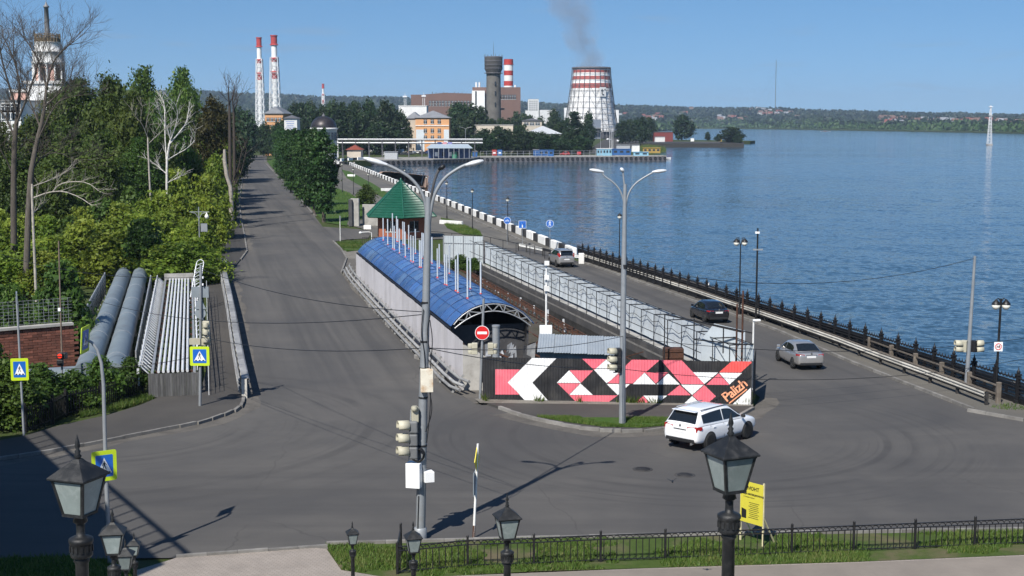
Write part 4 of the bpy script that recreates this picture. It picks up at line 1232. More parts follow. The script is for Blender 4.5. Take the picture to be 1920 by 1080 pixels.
MB().box((-GW / 2, GL / 2 + 3, .18), (GW + .1, GL - 6, .12)).build('deck', M_CONC, t)
MB().box((-GW + .10, GL / 2 + 3, -1.3), (.3, GL - 6, 1.9)).build('retaining_wall', pm('dark_stone', (.035, .033, .030), .8, var=.4, scale=1.5, bump=.4), t)  # one near-black stone colour over the whole wall below the skirt sheets
# grey sheet fence closing the far end of the works
FA, FB = P(832, 492), P(906, 494); dd = FB - FA
t = thing('grey_end_fence', 'grey ribbed sheet fence between the green roofed hut and the gallery', 'fence', FA, atan2(dd.y, dd.x))
nn = 4
for k in range(nn): corr_mesh(dd.length / nn - .01, 2.75, .25, .03).build('fence_sheet', pm('grey_sheet', (.40, .44, .46), .5, .1, var=.08, scale=1), t).location = (k * dd.length / nn, 0, 0)
for k in range(nn + 1): MB().box((k * dd.length / nn, -.06, 1.4), (.07, .06, 2.8)).build('post', M_LAMPGREY, t)
for z in (.5, 2.0): MB().box((dd.length / 2, -.05, z), (dd.length, .04, .06)).build('rail', M_LAMPGREY, t)
# dark rail on posts beyond the gallery
pts = PP([(806, 449), (905, 458), (990, 478), (1060, 494)])
t = thing('dark_handrail', 'dark pipe handrail on short posts beyond the gallery', 'railing', pts[0])
MB().path([p + V(0, 0, 1.0) for p in pts], .035, 6).build('rail', M_BLACK, t, world=True)
for p, d in resample(pts, 4.0): MB().bar(p, p + V(0, 0, 1.0), .06).build('post', M_BLACK, t, world=True)

# rusty trusses and debris between vault and pit
t = thing('rusty_trestle', 'tangle of rusty brown steel frames along the pit edge right of the vault', 'steelwork', dam_pt((1.2, 76), 0, 4.3, -.75), DAM)
rd = random.Random(4)
for r_, z in ((-1.2, .5), (-.3, .7), (.6, .35), (2.2, .1)):
    for k in range(12):
        MB().bar((r_ + rd.uniform(-.06, .06), k * 4.1, z + rd.uniform(-.08, .08)), (r_ + rd.uniform(-.06, .06), k * 4.1 + 4.2, z + rd.uniform(-.08, .08)), .12, .16).build('long_beam', M_RUST, t)
for k in range(17):
    y = k * 2.9 + rd.uniform(-.2, .2)
    MB().bar((-1.4, y, .4), (2.1, y + rd.uniform(-.5, .5), .2 + rd.uniform(-.2, .3)), .10).build('cross_beam', M_RUST, t)
    if k % 2: MB().bar((.2, y, .3), (1.2, y + 1.2, .8), .06).build('brace', M_RUST, t)
    if k % 2 == 0: MB().box((2.1 + rd.uniform(-.2, .2), y, .25), (.12, .12, 1.5 + rd.uniform(-.3, .5))).build('stub_post', M_WHITEM, t)
for k in range(40):
    y = k * 1.25
    for a, b_, w in (((1.7, y, .1), (1.7, y, 1.55), .07), ((.5, y, 1.8), (1.7, y, 1.4), .06), ((1.7, y, 1.5), (1.7, y + 1.25, 1.5), .06), ((1.7, y, .8), (1.7, y + 1.25, .8), .05), ((1.7, y, .1), (1.7, y + 1.25, .8), .04)):
        MB().bar(a, b_, w).build('frame_bar', M_RUST, t)
for k in range(46):
    if k % 4 == 0: MB().bar((2.15, k * 1.1, -1.2), (2.15 + rd.uniform(-.1, .1), k * 1.1, .9 + rd.uniform(0, .8)), .12).build('stub_post', M_WHITEM, t)
for k in range(42):
    y = rd.uniform(.2, 12); x = rd.uniform(-6.6, 1.5); z = .5 + rd.uniform(.3, 1.5) * max(.25, 1 - abs(y) / 30)
    L = rd.uniform(.6, 2.0); q = rd.uniform(0, 2 * pi)
    MB().bar((x, y, z), (x + L * cos(q), y + L * sin(q), z + rd.uniform(-.4, .6)), rd.uniform(.04, .09)).build('loose_bar', M_RUST, t)
for k in range(16):
    y = rd.uniform(-.4, 3.5); x = rd.uniform(-6.8, -4.1); c = V(x, y, rd.uniform(1.0, 1.8))
    MB().prism([c, c + V(rd.uniform(.2, .5), 0, rd.uniform(-.1, .2)), c + V(rd.uniform(.2, .6), .2, rd.uniform(.5, 1.0)), c + V(.05, .1, rd.uniform(.4, .8))], (0, .04, 0)).build('torn_sheet', M_GALV if k % 3 else M_DARKSH, t)
# vertical grey duct and shed
t = thing('grey_duct', 'upright fat grey pipe beside the no entry sign', 'pipe', P(930, 735))
MB().tube((0, 0, 0), (0, 0, 3.55), .19, .19, 14).build('duct', M_LAMPGREY, t); MB().lathe([(.215, 0), (.215, .1)], 14, (0, 0, 3.5)).build('flange', M_LAMPGREY, t)
SH = V(1.35, 73.4, 0)
t = thing('small_shed', 'low grey shed with sloping ribbed roof behind the mural', 'shed', SH, R(-3))
wl, dp = 4.5, 2.9
MB().box((wl / 2, dp / 2, 1.0), (wl - .3, dp - .3, 2.0)).build('wall', pm('shed_sheet', (.26, .31, .34), .5, .1, var=.1, scale=1), t)
for k in range(26): MB().box((.2 + k * .165, .13, 1.0), (.07, .03, 2.0)).build('wall_rib', MATS['shed_sheet'], t)
for k in range(5):
    s_ = corr_mesh(wl / 5 - .01, dp + .5, .15, .02).build('roof_sheet', pm('shed_roof', (.36, .40, .43), .45, .2, var=.1, scale=1, dirt=((.24, .24, .24), 1, .4)), t)
    s_.location = (k * wl / 5, -.25, 2.06 - k * .03); s_.rotation_euler = (R(-82), 0, 0)
t = thing('thin_mast', 'thin white post with small boxes among the rusty frames', 'post', V(2.15, 86.5, 0))
MB().tube((0, 0, 0), (0, 0, 5.6), .07, .05, 8).build('post', M_WHITE, t)
for z, s_ in ((5.5, .3), (4.6, .3), (3.9, .34)): MB().box((.03, -.1, z), (s_, .2, s_ * .9)).build('box', M_WHITE, t)
t = thing('white_box', 'white equipment cabinet on the rusty frames right of the vault front', 'cabinet', V(1.95, 79.2, 0))
MB().box((0, 0, 2.3), (.72, .5, .62)).build('cabinet', M_SWHITE, t, bevel=.02)
for s_ in (-.25, .25): MB().box((s_, 0, 1), (.08, .3, 2)).build('leg', M_RUST, t)
for lab, x, yb, yt, m in (('rust brown post inside the gallery near its right end', 1380, 690, 570, M_RUST), ('tall rust brown post at the gallery corner', 1391, 668, 545, M_RUST), ('white post with small lamp at the mural corner', 1411, 700, 600, M_WHITE)):
    b_ = V(xat(x, yb, 73.4), 73.4, 0); h = zat(yt, 73.4)
    t = thing('corner_post', lab, 'post', b_); MB().tube((0, 0, 0), (0, 0, h), .055, .05, 8).build('post', m, t)
    if m is M_WHITE: MB().box((.15, -.05, h), (.4, .12, .09)).build('lamp_head', M_SWHITE, t)
# railing over the fence corner
t = thing('corner_rail', 'dark pipe rails over the corner between mural and gallery', 'railing', V(9.5, 71.6, 0))
for a, b_ in (((0, 0, 2.3), (0, 0, 4.1)), ((0, 0, 4.0), (3.2, .9, 3.2)), ((0, 0, 3.0), (2.9, .7, 2.6)), ((1.6, .4, 2.2), (1.6, .4, 3.6)), ((0, 0, 4.0), (-1.2, 3, 3.9)), ((-1.2, 3, .5), (-1.2, 3, 3.9)), ((-1.2, 3, 3.9), (3.0, 2.4, 3.0)), ((0, 0, 0), (0, 0, 2.3))):
    MB().bar(a, b_, .06).build('rail', M_FRAME, t)
t = thing('rusty_crate', 'rust red box inside the gallery corner above the mural', 'crate', V(8.9, 75.6, 0))
MB().box((0, 0, .95), (1.1, .7, 1.9)).build('crate', M_RUST, t, bevel=.03)
for z in (1.4, 1.75): MB().box((0, -.37, z), (1.0, .03, .06)).build('slat', M_RUST, t)
t = thing('pale_sheet_stack', 'pale leaning sheet in the corner behind the mural', 'sheet', V(11.6, 75.2, 0))
MB().prism([V(-1.2, 0, .2), V(1.2, 0, .2), V(1.2, .1, 2.9), V(-.5, .1, 3.3), V(-1.2, .1, 2.4)], (0, .04, 0)).build('sheet', M_PANEL, t)
# small white box lying near the mural roof line
# ---------------------------------------------------------------- green roofed hut
HC = V(xat(752, 445, 172), 172.5, 0)
t = thing('brick_pavilion', 'six sided brick pavilion with steep green metal tile roof', 'pavilion', HC, R(8))
M_GREEN = pm('green_metal_tile', (.010, .080, .050), .38, .0, var=.10, scale=2, bump=.06, dirt=((.018, .10, .066), 1, .4), ovar=.03, spec=.5)
MB().lathe([(3.3, 0), (3.3, 2.75)], 6, smooth=False).build('wall', pm('pavilion_brick', (.30, .10, .055), .85, var=.2, scale=4, bump=.2), t)
rr = [(4.85 * (1 - k / 15) , 2.65 + 4.45 * k / 15) for k in range(16)]
for f in range(6):
    a0, a1 = 2 * pi * (f + .5) / 6, 2 * pi * (f + 1.5) / 6
    mb = MB()
    for k in range(15):
        (r0, z0), (r1, z1) = rr[k], rr[k + 1]
        r1 = max(r1, .04)
        n = max(2, round(r0 * 2 / .35))
        A0, B0 = V(r0 * cos(a0), r0 * sin(a0), z0 + .05), V(r0 * cos(a1), r0 * sin(a1), z0 + .05)
        A1, B1 = V(r1 * cos(a0), r1 * sin(a0), z1), V(r1 * cos(a1), r1 * sin(a1), z1)
        out = V(cos((a0 + a1) / 2), sin((a0 + a1) / 2), 1).normalized()
        vs = []
        for i in range(2 * n + 1):
            u = i / (2 * n); l = out * (.035 if i % 2 else -.02)
            vs += [A0.lerp(B0, u) + l, A1.lerp(B1, u) + l]
        mb.add(vs, [(2 * i, 2 * i + 2, 2 * i + 3, 2 * i + 1) for i in range(2 * n)])
        mb.add([A0 + out * .035, B0 + out * .035, B0 - V(0, 0, .06), A0 - V(0, 0, .06)], [(0, 3, 2, 1)])
    mb.build('roof_face', M_GREEN, t)
    MB().bar(V(4.87 * cos(a0), 4.87 * sin(a0), 2.72), V(0, 0, 7.16), .16, .07).build('ridge_cap', M_GREEN, t)
MB().lathe([(4.75, 2.6), (.1, 2.62)], 6, smooth=False).build('soffit', pm('dark_board', (.05, .035, .028), .8), t)
MB().lathe([(.14, 7.05), (.1, 7.3), (.001, 7.4)], 8).build('apex_cap', M_GREEN, t)
for a in (-60, -120, 0):
    q = R(a - 8 + 8); r = 3.3 * cos(pi / 6)
    w_ = MB().box((r * cos(q), r * sin(q), 1.5), (.08, 1.3, 1.3), q).build('window', M_GLASSD, t)
    MB().box((r * cos(q) * 1.008, r * sin(q) * 1.008, 1.5), (.06, .07, 1.4), q).box((r * cos(q) * 1.008, r * sin(q) * 1.008, .84), (.12, 1.45, .06), q).build('frame', M_WHITE, w_)
# steps rail and lamp by the hut
t = thing('dark_gate_rail', 'small dark barred rail beside the pavilion and blue roof', 'railing', P(680, 470))
for k in range(12): MB().bar((k * .22, k * .02, 0), (k * .22, k * .02, 1.5), .03).build('bar', M_BLACK, t)
for z in (.1, 1.45): MB().bar((-.05, 0, z), (2.6, .24, z), .05).build('rail', M_BLACK, t)
t = thing('white_floodlight', 'white floodlight on a short bent arm at the far end of the vault', 'lamp', P(697, 468))
MB().path([V(0, 0, 0), V(0, 0, 1.9), V(-.3, 0, 2.0), V(-1.2, 0, 1.95)], .04, 6).build('arm', M_WHITE, t); MB().lathe([(.02, .12), (.16, .05), (.18, -.08), (.02, -.12)], 10, (-1.25, 0, 1.92)).build('lamp_head', M_SWHITE, t)
# concrete slabs by the pavilion
for lab, x, yb, yt, w_, dy in (('upright weathered concrete slab left of the pavilion', 666, 424, 372, 1.2, 1.5), ('pale concrete slab leaning behind the pavilion', 690, 424, 384, 2.4, 3.4)):
    b_ = P(x, yb); t = thing('concrete_slab', lab, 'slab', b_, R(-18)); MB().box((0, dy / 2 - .7, (zat(yt, b_.y)) / 2), (w_, .35, zat(yt, b_.y))).build('slab', M_CONC, t, bevel=.03)
t = thing('dark_slab', 'dark faced end slab of the concrete shelter by the tree row', 'slab', P(658, 424)); MB().box((0, .8, 1.85), (.5, 2.6, 3.7)).build('slab', M_DARKSH, t, bevel=.02)
for lab, x, y, rz, L in (('low white kerb block on the grass below the pavilion', 689, 430, 0, 1.0), ('long white kerb block on the promenade lawn', 846, 421, R(-40), 4.2), ('white painted bench block near the middle promenade lamp', 659, 331, R(-20), 2.2), ('pale broken block left of the pavilion roof', 725, 358, R(20), 2.4)):
    t = tag(MB().box((0, 0, .28), (L, .35, .56 if 'plank' not in lab else .1)).build('block', M_WHITE, bevel=.03, loc=P(x, y), rz=rz), lab, 'block')
b_ = P(638, 452); t = thing('side_sign', 'thin post with a small sign seen side on at the road corner', 'road sign', b_)
MB().tube((0, 0, 0), (0, 0, 3.0), .045, .04, 8).build('post', M_WHITE, t); MB().box((0, 0, 2.75), (.06, .6, .6), R(15)).build('sign_plate', M_SBACK, t)

# ---------------------------------------------------------------- striped parapet: every block a part
t = thing('striped_parapet', 'low lakeside parapet of alternating black and white blocks', 'parapet', PARA0)
pd = (PARA1 - PARA0); pL = pd.length; pd.normalize(); paz = atan2(pd.y, pd.x)
M_PW = pm('parapet_white', (.80, .80, .78), .7, var=.08, scale=1, bump=.2, dirt=((.5, .47, .42), 1.2, .4)); M_PB = pm('parapet_black', (.030, .030, .033), .7, var=.3, scale=1, bump=.2, dirt=((.12, .11, .1), 1.2, .4))
bw = MB().box((1.95, 0, .49), (3.86, .46, .98)).build('parapet_block', M_PW, bevel=.05); bb = MB().box((1.55, .0, .47), (3.10, .44, .94)).build('parapet_block', M_PB, bevel=.03)
ww, wb = bw.data, bb.data
ln = 0.0; i = 0
bev = lambda o, w: setattr(o.modifiers.new('bevel', 'BEVEL'), 'width', w)
bpy.data.objects.remove(bw); bpy.data.objects.remove(bb)
while ln < pL - 4:
    q = pd * ln
    o = link('parapet_block', ww if i % 2 == 0 else wb, t, loc=(q.x, q.y, random.uniform(-.02, .02)), rz=paz + random.uniform(-.01, .01)); bev(o, .05)
    ln += 3.9 if i % 2 == 0 else 3.12; i += 1
for k in range(14):       # blocks curving round the corner of the bay
    q = PARA1 + V(-2 - 6.5 * sin(k * .22), 4 + k * 4.2, 0) - PARA0
    link('parapet_block', ww if k % 2 else wb, t, loc=(q.x, q.y, 0), rz=paz + .5 - k * .09)
lk = MB(); e = [PARA0 + pd * s_ + V(-sin(paz) * 1.7, cos(paz) * 1.7, 0) for s_ in np.linspace(0, pL, 60)]
kerb([p + V(0, 0, 0) for p in e[:22]], .03, 0)
# landing stage by the parapet
ST = [V(-24, 308, -.4), V(-12, 300, -.4), V(-16, 352, -.4), V(-31, 356, -.4)]
ST = [P(700, 336, -.6), P(790, 352, -.6), P(795, 330, -.6), P(722, 322, -.6)]
t = thing('landing_stage', 'brown wooden landing stage floating beside the striped parapet', 'jetty', ST[0])
MB().prism(ST, (0, 0, -1.2)).build('hull', pm('dark_timber', (.05, .045, .04), .85, var=.3), t, world=True)
for k in range(14):
    a = ST[0].lerp(ST[1], (k + .5) / 14); b_ = ST[3].lerp(ST[2], (k + .5) / 14)
    MB().bar(a + V(0, 0, .06), b_ + V(0, 0, .06), (ST[1] - ST[0]).length / 14.6, .06).build('plank', pm('deck_timber', (.30, .20, .14), .85, var=.2, scale=2, ovar=.2), t, world=True)
for a, b_ in ((0, 1), (1, 2), (2, 3)):
    for z in (.6, 1.1): MB().bar(ST[a] + V(0, 0, z), ST[b_] + V(0, 0, z), .08).build('rail', M_BLACK, t, world=True)
    for p, d in resample([ST[a], ST[b_]], 3.0): MB().bar(p, p + V(0, 0, 1.1), .08).build('rail_post', M_BLACK, t, world=True)

# ---------------------------------------------------------------- crash barriers
def wbeam(pts, z, side, name, m, t, hgt=.31):
    prof = [(0, -.155), (.04, -.13), (.08, -.09), (.08, -.06), (.015, -.02), (.015, .02), (.08, .06), (.08, .09), (.04, .13), (0, .155)]
    vs = []; n = len(prof)
    for i, p in enumerate(pts):
        d = (Vector(pts[min(i + 1, len(pts) - 1)]) - Vector(pts[max(i - 1, 0)])).normalized(); nn = V(-d.y, d.x, 0) * side
        for o_, h in prof: vs.append(Vector(p) + nn * o_ + V(0, 0, z + h))
    mb = MB(); mb.add(vs, [(i * n + k, i * n + k + 1, (i + 1) * n + k + 1, (i + 1) * n + k) for i in range(len(pts) - 1) for k in range(n - 1)])
    o = mb.build(name, m, t, world=True)
    s_ = o.modifiers.new('solid', 'SOLIDIFY'); s_.thickness = .012
    return o
# right road barrier: beam on dark posts, with an old handrail on stubby posts behind it
bl = PP([(1846, 764), (1758, 729), (1660, 692), (1570, 656), (1450, 612), (1362, 582), (1290, 556), (1190, 522), (1092, 490)])
bl = [p for p, d in resample(bl, 3.0)]
t = thing('lakeside_crash_barrier', 'long white topped crash barrier along the lake side of the right road', 'crash barrier', bl[0])
M_BEAMW = pm('barrier_white', (.50, .48, .43), .6, .1, var=.15, scale=1.5, bump=.2, dirt=((.3, .27, .22), 1.2, .6), ovar=.12); M_BEAMB = pm('barrier_black', (.035, .033, .032), .6, .1, var=.3, scale=1.5)
nb = len(bl)
for i in range(nb - 1):
    o = wbeam([bl[i], bl[i + 1]], .66, 1, 'beam', M_BEAMW, t)
    MB().bar(bl[i] + V(.02, -.12, .50), bl[i + 1] + V(.02, -.12, .50), .03, .12).build('lower_beam', M_BEAMB, t, world=True)
    MB().bar(bl[i] + V(0, 0, .86), bl[i + 1] + V(0, 0, .86), .10, .05).build('top_rail', MATS.get('weathered_rail') or pm('weathered_rail', (.13, .11, .09), .85, var=.3, dirt=((.25, .22, .18), 2, .5)), t, world=True)
for p in bl: MB().box((p.x + .1, p.y + .05, .36), (.15, .15, .8)).build('post', M_BEAMB, t, world=True)
t = thing('old_handrail', 'rusted handrail on short concrete posts between the crash barrier and iron railing', 'railing', bl[0])
hr = [p + V(.85, .5, 0) for p in bl]
for i in range(nb - 1):
    for z in (.55, 1.0): MB().bar(hr[i] + V(0, 0, z), hr[i + 1] + V(0, 0, z), .07).build('rail', pm('weathered_rail', (.13, .11, .09), .85, var=.3, dirt=((.25, .22, .18), 2, .5)), t, world=True)
    MB().box(hr[i] + V(0, 0, .6), (.24, .18, 1.2), DAM).build('post', MATS['weathered_rail'], t, world=True, bevel=.03)
# barrier closing the promenade
bl2 = PP([(972, 470), (1010, 478), (1062, 490), (1100, 496)])
t = thing('promenade_barrier', 'white and black banded barrier across the end of the promenade', 'crash barrier', bl2[0])
seg = [p for p, d in resample(bl2, 2.2)]
for i in range(len(seg) - 1):
    wbeam([seg[i], seg[i + 1]], .7, 1, 'beam', M_PW if i % 4 != 3 else M_PB, t); MB().box(seg[i] + V(0, 0, .4), (.14, .14, .9)).build('post', M_BEAMB, t, world=True)
# lakeside iron railing
il = resample([EMB0 + (EMB0 - EMB1).normalized() * 6 + V(-.25, 0, 0), EMB1 + V(-.25, 0, 0)], 1.98)
t = thing('lakeside_railing', 'ornate black cast iron railing with spiked posts along the lake', 'railing', il[0][0])
o = il[0][0]
pmb = MB().box((0, 0, .62), (.17, .17, 1.24)); pmb.box((0, 0, 1.22), (.25, .25, .07)).box((0, 0, .08), (.28, .28, .16)); pmb.lathe([(.06, 1.25), (.11, 1.33), (.05, 1.41), (.03, 1.46), (.001, 1.6)], 8)
pme = pmb.build('post', M_IRON); pd_ = pme.data; bpy.data.objects.remove(pme)
pn = MB()
for z in (.14, .24, .34, .5, .66, .8, .92, 1.06): pn.bar((.09, 0, z), (1.89, 0, z), .06, .05)
pn.box((.99, 0, .10), (1.8, .04, .2))
for k in range(18):
    x = .13 + k * .101; pn.path([(x, 0, .14), (x - .03, -.06, .35), (x, -.075, .55), (x + .02, -.02, .75), (x, 0, .92)], .030, 4, caps=False)
for k in range(6):
    x = .24 + k * .3; pn.path([(x + .11 * cos(q), 0, .99 + .10 * sin(q)) for q in np.linspace(0, pi, 7)], .026, 4, caps=False); pn.lathe([(.04, 1.06), (.035, 1.12), (.001, 1.22)], 5, (x, 0, 0))
pn.box((.99, 0, .5), (.3, .03, .3))
pne = pn.build('railing_panel', M_IRON); pnd = pne.data; bpy.data.objects.remove(pne)
for p, d in il:
    az = atan2(d.y, d.x); q = p - o
    link('post', pd_, t, loc=(q.x, q.y, .1), rz=az, scale=(1, 1, 1.22)); link('railing_panel', pnd, t, loc=(q.x, q.y, .1), rz=az, scale=(1, 1, 1.22))
for k, (x, y) in enumerate(((1331, 536), (1905, 735))):
    tag(MB().box((0, 0, 0), (.28, .05, .36)).build('rail_notice', M_SWHITE, loc=P(x, y + 18) + V(-.25, -.2, .95)), ('tiny white notice on the iron railing behind the black car', 'small white notice tied to the railing at right edge')[k], 'notice')
tag(MB().box((0, 0, .5), (.55, .5, 1.1)).build('bollard', M_WHITE, loc=P(1090, 494), bevel=.04), 'white post block at the start of the iron railing', 'bollard')
M_BEAMG = pm('weathered_zinc', (.30, .30, .295), .6, .2, var=.2, scale=2, bump=.2, dirt=((.13, .12, .11), 1.5, .6), ovar=.15)
# left road barrier beside the pavement
bl = PP([(418, 507), (413, 520), (421, 560), (428, 600), (436, 660), (445, 715), (452, 752)])
bl = [p for p, d in resample(smooth(bl, 1), 2.0)]
t = thing('left_crash_barrier', 'double galvanised crash barrier along the left pavement', 'crash barrier', bl[0])
for i in range(len(bl) - 1):
    for z in (.44, .86): wbeam([bl[i], bl[i + 1]], z, -1, 'beam', M_BEAMG, t)
    wbeam([bl[i] + V(.42, 0, 0), bl[i + 1] + V(.42, 0, 0)], .92, 1, 'road_beam', M_BEAMG, t)
    MB().prism([bl[i] + V(.08, 0, 1.06), bl[i] + V(.42, 0, 1.08), bl[i + 1] + V(.42, 0, 1.08), bl[i + 1] + V(.08, 0, 1.06)], (0, 0, -.03)).build('cap_plate', M_BEAMG, t, world=True)
for p in bl: MB().box(p + V(.22, 0, .5), (.28, .16, 1.04)).build('post', M_BEAMW, t, world=True)
# steel guard pipes along the siding
gp = PP([(645, 512), (652, 526), (680, 560), (730, 616), (790, 680), (838, 732), (862, 742)])
t = thing('pipe_guard_rail', 'three white steel pipes guarding the foot of the grey siding', 'crash barrier', gp[0])
for k, (o_, z) in enumerate(((0, .30), (.22, .52), (.5, .74))):
    MB().path([p + V(o_, 0, z) for p in smooth(gp, 1)], .085, 8).build('guard_pipe', M_BEAMG, t, world=True)
for p, d in resample(gp, 3.0): MB().bar(p + V(0, 0, 0), p + V(.6, .1, .95), .12, .1).build('support', M_BEAMG, t, world=True)
rd = random.Random(8)
for k in range(44):
    s_ = 3 + k * 1.05; p = dam_pt(SO, s_, -.55 + rd.uniform(-.15, .15), .1)
    tag(MB().box((0, 0, 0), (rd.uniform(.3, .55), rd.uniform(.5, .9), rd.uniform(.25, .45))).build('concrete_lump', M_KERB, loc=p, bevel=.05, rz=DAM + rd.uniform(-.3, .3)), 'broken concrete block below the grey siding, %s from the junction end' % ordw(k), 'block', 'broken blocks below the grey siding')
# ================================================================ left: pipes, rack, fences, brick wall
PA0, PA1 = P(164, 690, 1.15), P(233, 512, 1.15)
PB0, PB1 = P(216, 690, 1.15), P(264, 510, 1.15)
for _p in (PA0, PA1, PB0, PB1): _p.z = 0
M_BIGP = pm('big_pipe_paint', (.165, .20, .225), .5, .1, var=.1, scale=.7, bump=.08, dirt=((.12, .12, .12), .8, .5))
for lab, a, b_ in (('left of two fat grey heating pipes running back into the trees', PA0, PA1), ('right of two fat grey heating pipes running back into the trees', PB0, PB1)):
    t = thing('heating_pipe', lab, 'pipe', a, 0, 'fat heating pipes')
    z = V(0, 0, 1.15); d = (b_ - a).normalized(); L = (b_ - a).length
    MB().tube(a + z - d * 2, b_ + z, .62, .62, 24).build('pipe', M_BIGP, t, world=True)
    for k in range(6):
        q = a + z + d * (1.5 + k * L / 6); MB().tube(q, q + d * .06, .635, .635, 24).build('strap', M_GALV, t, world=True)
    for k in range(6):
        q = a + d * (3 + k * L / 6); MB().box(q + V(0, 0, .25), (.9, .5, .9)).build('saddle', M_CONC, t, world=True)
    MB().tube(b_ + z, b_ + z + d * .3, .66, .66, 24).build('end_collar', M_GALV, t, world=True)
t = thing('cross_pipe', 'fat grey pipe running crosswise behind the left shrubs', 'pipe', P(0, 715))
c0, c1 = P(-60, 722, .8), P(225, 702, .8); c0.z = c1.z = 0; MB().tube(c0 + V(0, 0, .8), c1 + V(0, 0, .8), .62, .62, 20).build('pipe', M_BIGP, t, world=True)
for k in range(5): q = c0.lerp(c1, k / 5 + .1); MB().box(q + V(0, 0, .1), (.5, 1, .5)).build('saddle', M_CONC, t, world=True)
def grating(label, pts, h0, h1, m, posts=12):
    """perforated sheet screen standing along pts (ground a -> b)"""
    a, b_ = pts; t = thing('screen_fence', label, 'fence', a); d = b_ - a; L = d.length; d.normalize()
    n = 26; nz = 6
    for k in range(n):
        p = a + d * (L * k / n); q = a + d * (L * (k + 1) / n - .05)
        f = lambda s_: h0 + (h1 - h0) * s_
        MB().prism([p + V(0, 0, .15), q + V(0, 0, .15), q + V(0, 0, f((k + 1) / n)), p + V(0, 0, f(k / n))], V(-d.y, d.x, 0) * .02).build('screen_panel', m, t, world=True)
        for j in range(1, nz):
            z = .15 + (f(k / n) - .15) * j / nz; MB().bar(p + V(-.02, 0, z) + d * .15, q + V(-.02, 0, z) - d * .15, .05, .09).build('slot', M_DARKSH, t, world=True)
    for k in range(posts + 1):
        p = a + d * (L * k / posts); MB().bar(p, p + V(0, 0, h0 + (h1 - h0) * k / posts + .1), .07).build('post', M_GALV, t, world=True)
    MB().bar(a + V(0, 0, h0 + .03), b_ + V(0, 0, h1 + .03), .08, .06).build('top_rail', M_GALV, t, world=True)
grating('long perforated metal screen left of the fat pipes', (P(126, 692), P(198, 556)), 1.5, 1.9, M_GALV)
grating('narrow perforated metal screen between fat pipes and pipe rack', (P(256, 702), P(284, 562)), 1.3, 1.9, M_GALV)
# pipe rack
RO = P(283, 745); RE = P(309, 553); rdv = RE - RO; RL = rdv.length; raz = atan2(rdv.y, rdv.x) - pi / 2
t = thing('pipe_rack', 'raised rack of seven thin white pipes with grey board front', 'pipe rack', RO, raz)
RWD = 2.35; RZ = 1.25
for k in range(7):
    x = .42 + k * .245; MB().tube((x, .12, RZ + .06), (x + .05, RL, RZ + .06), .075, .075, 8).build('white_pipe', M_WHITEM, t)
for k in range(17): MB().box((RWD / 2, 1 + k * RL / 17, RZ - .1), (RWD, .12, .12)).build('cross_beam', M_RUST, t)
for s_ in (.1, RWD - .1): MB().box((s_, RL / 2, RZ - .02), (.14, RL, .16)).build('side_beam', M_GALV, t)
for k in range(9):
    for s_ in (.15, RWD - .15): MB().box((s_, 1 + k * RL / 9, (RZ - .2) / 2), (.15, .15, RZ - .2)).build('leg', M_DARKSH, t)
M_BOARD = pm('weathered_board', (.085, .085, .088), .9, var=.3, scale=3, bump=.3, stretch=(3, 3, .4), dirt=((.2, .19, .18), 2, .4), ovar=.2)
for k in range(22): MB().box((-.05 + k * .122, 0, .62 + random.uniform(-.03, .03)), (.115, .03, 1.25)).build('board', M_BOARD, t)
MB().box((RWD / 2, RL + .1, RZ + .25), (RWD, .3, .5)).build('end_cap', M_CONC, t)
lat = MB()
for k in range(44):     # white lattice hanging off the left side
    y = .3 + k * (RL - .4) / 44
    MB().bar((-.02, y, RZ - .1), (-.55, y + .1, .4 + RZ), .05).build('lattice_bar', M_WHITEM, t)
    MB().bar((-.55, y + .1, .4 + RZ), (-.02, y + .75, RZ - .1), .035).build('lattice_bar', M_WHITEM, t)
    if k % 2 == 0: MB().box((-.62, y, RZ - .2), (.12, .2, .9)).build('side_stub', M_WHITEM, t)
MB().bar((-.55, .2, .4 + RZ), (-.55, RL, .4 + RZ), .06).build('lattice_rail', M_WHITEM, t)
for k in range(24):     # bent guard hoops on the right side
    y = .5 + k * (RL - .5) / 24
    MB().path([V(RWD + .05, y, RZ), V(RWD + .1, y, RZ + .75), V(RWD + .45, y + .3, RZ + .95), V(RWD + .55, y + .4, RZ + .2)], .025, 5).build('guard_hoop', M_WHITEM, t)
for z in (RZ + .4, RZ + .8): MB().bar((RWD + .1, .3, z), (RWD + .1, RL, z), .04).build('guard_rail', M_WHITEM, t)
t = thing('tall_ladder_frame', 'tall white ladder shaped frame standing beside the pipe rack', 'frame', P(351, 590))
for s_ in (0, .55): MB().bar((s_, 0, 0), (s_, 3.5, 3.5), .06).build('stile', M_WHITEM, t)
for k in range(13): MB().bar((0, k * .27, k * .27 + .1), (.55, k * .27 + .12, k * .27 + .32), .035).build('rung', M_WHITEM, t)
MB().path([V(.55 * .5 + .275 * cos(q), 3.5 + .2 * sin(q), 3.5 + .25 * sin(q)) for q in np.linspace(0, pi, 8)], .03, 5).build('hoop', M_WHITEM, t)
# thin mesh fence along pavement casting barred shade
a, b_ = P(392, 745), P(388, 560)
t = thing('mesh_fence', 'thin wire fence between pipe rack and pavement', 'fence', a)
for z in (.3, .7, 1.1, 1.5): MB().bar(a + V(0, 0, z), b_ + V(0, 0, z), .02).build('wire', M_WHITEM, t, world=True)
for p, d in resample([a, b_], 1.1): MB().bar(p, p + V(0, 0, 1.55), .03).build('post', M_WHITEM, t, world=True)
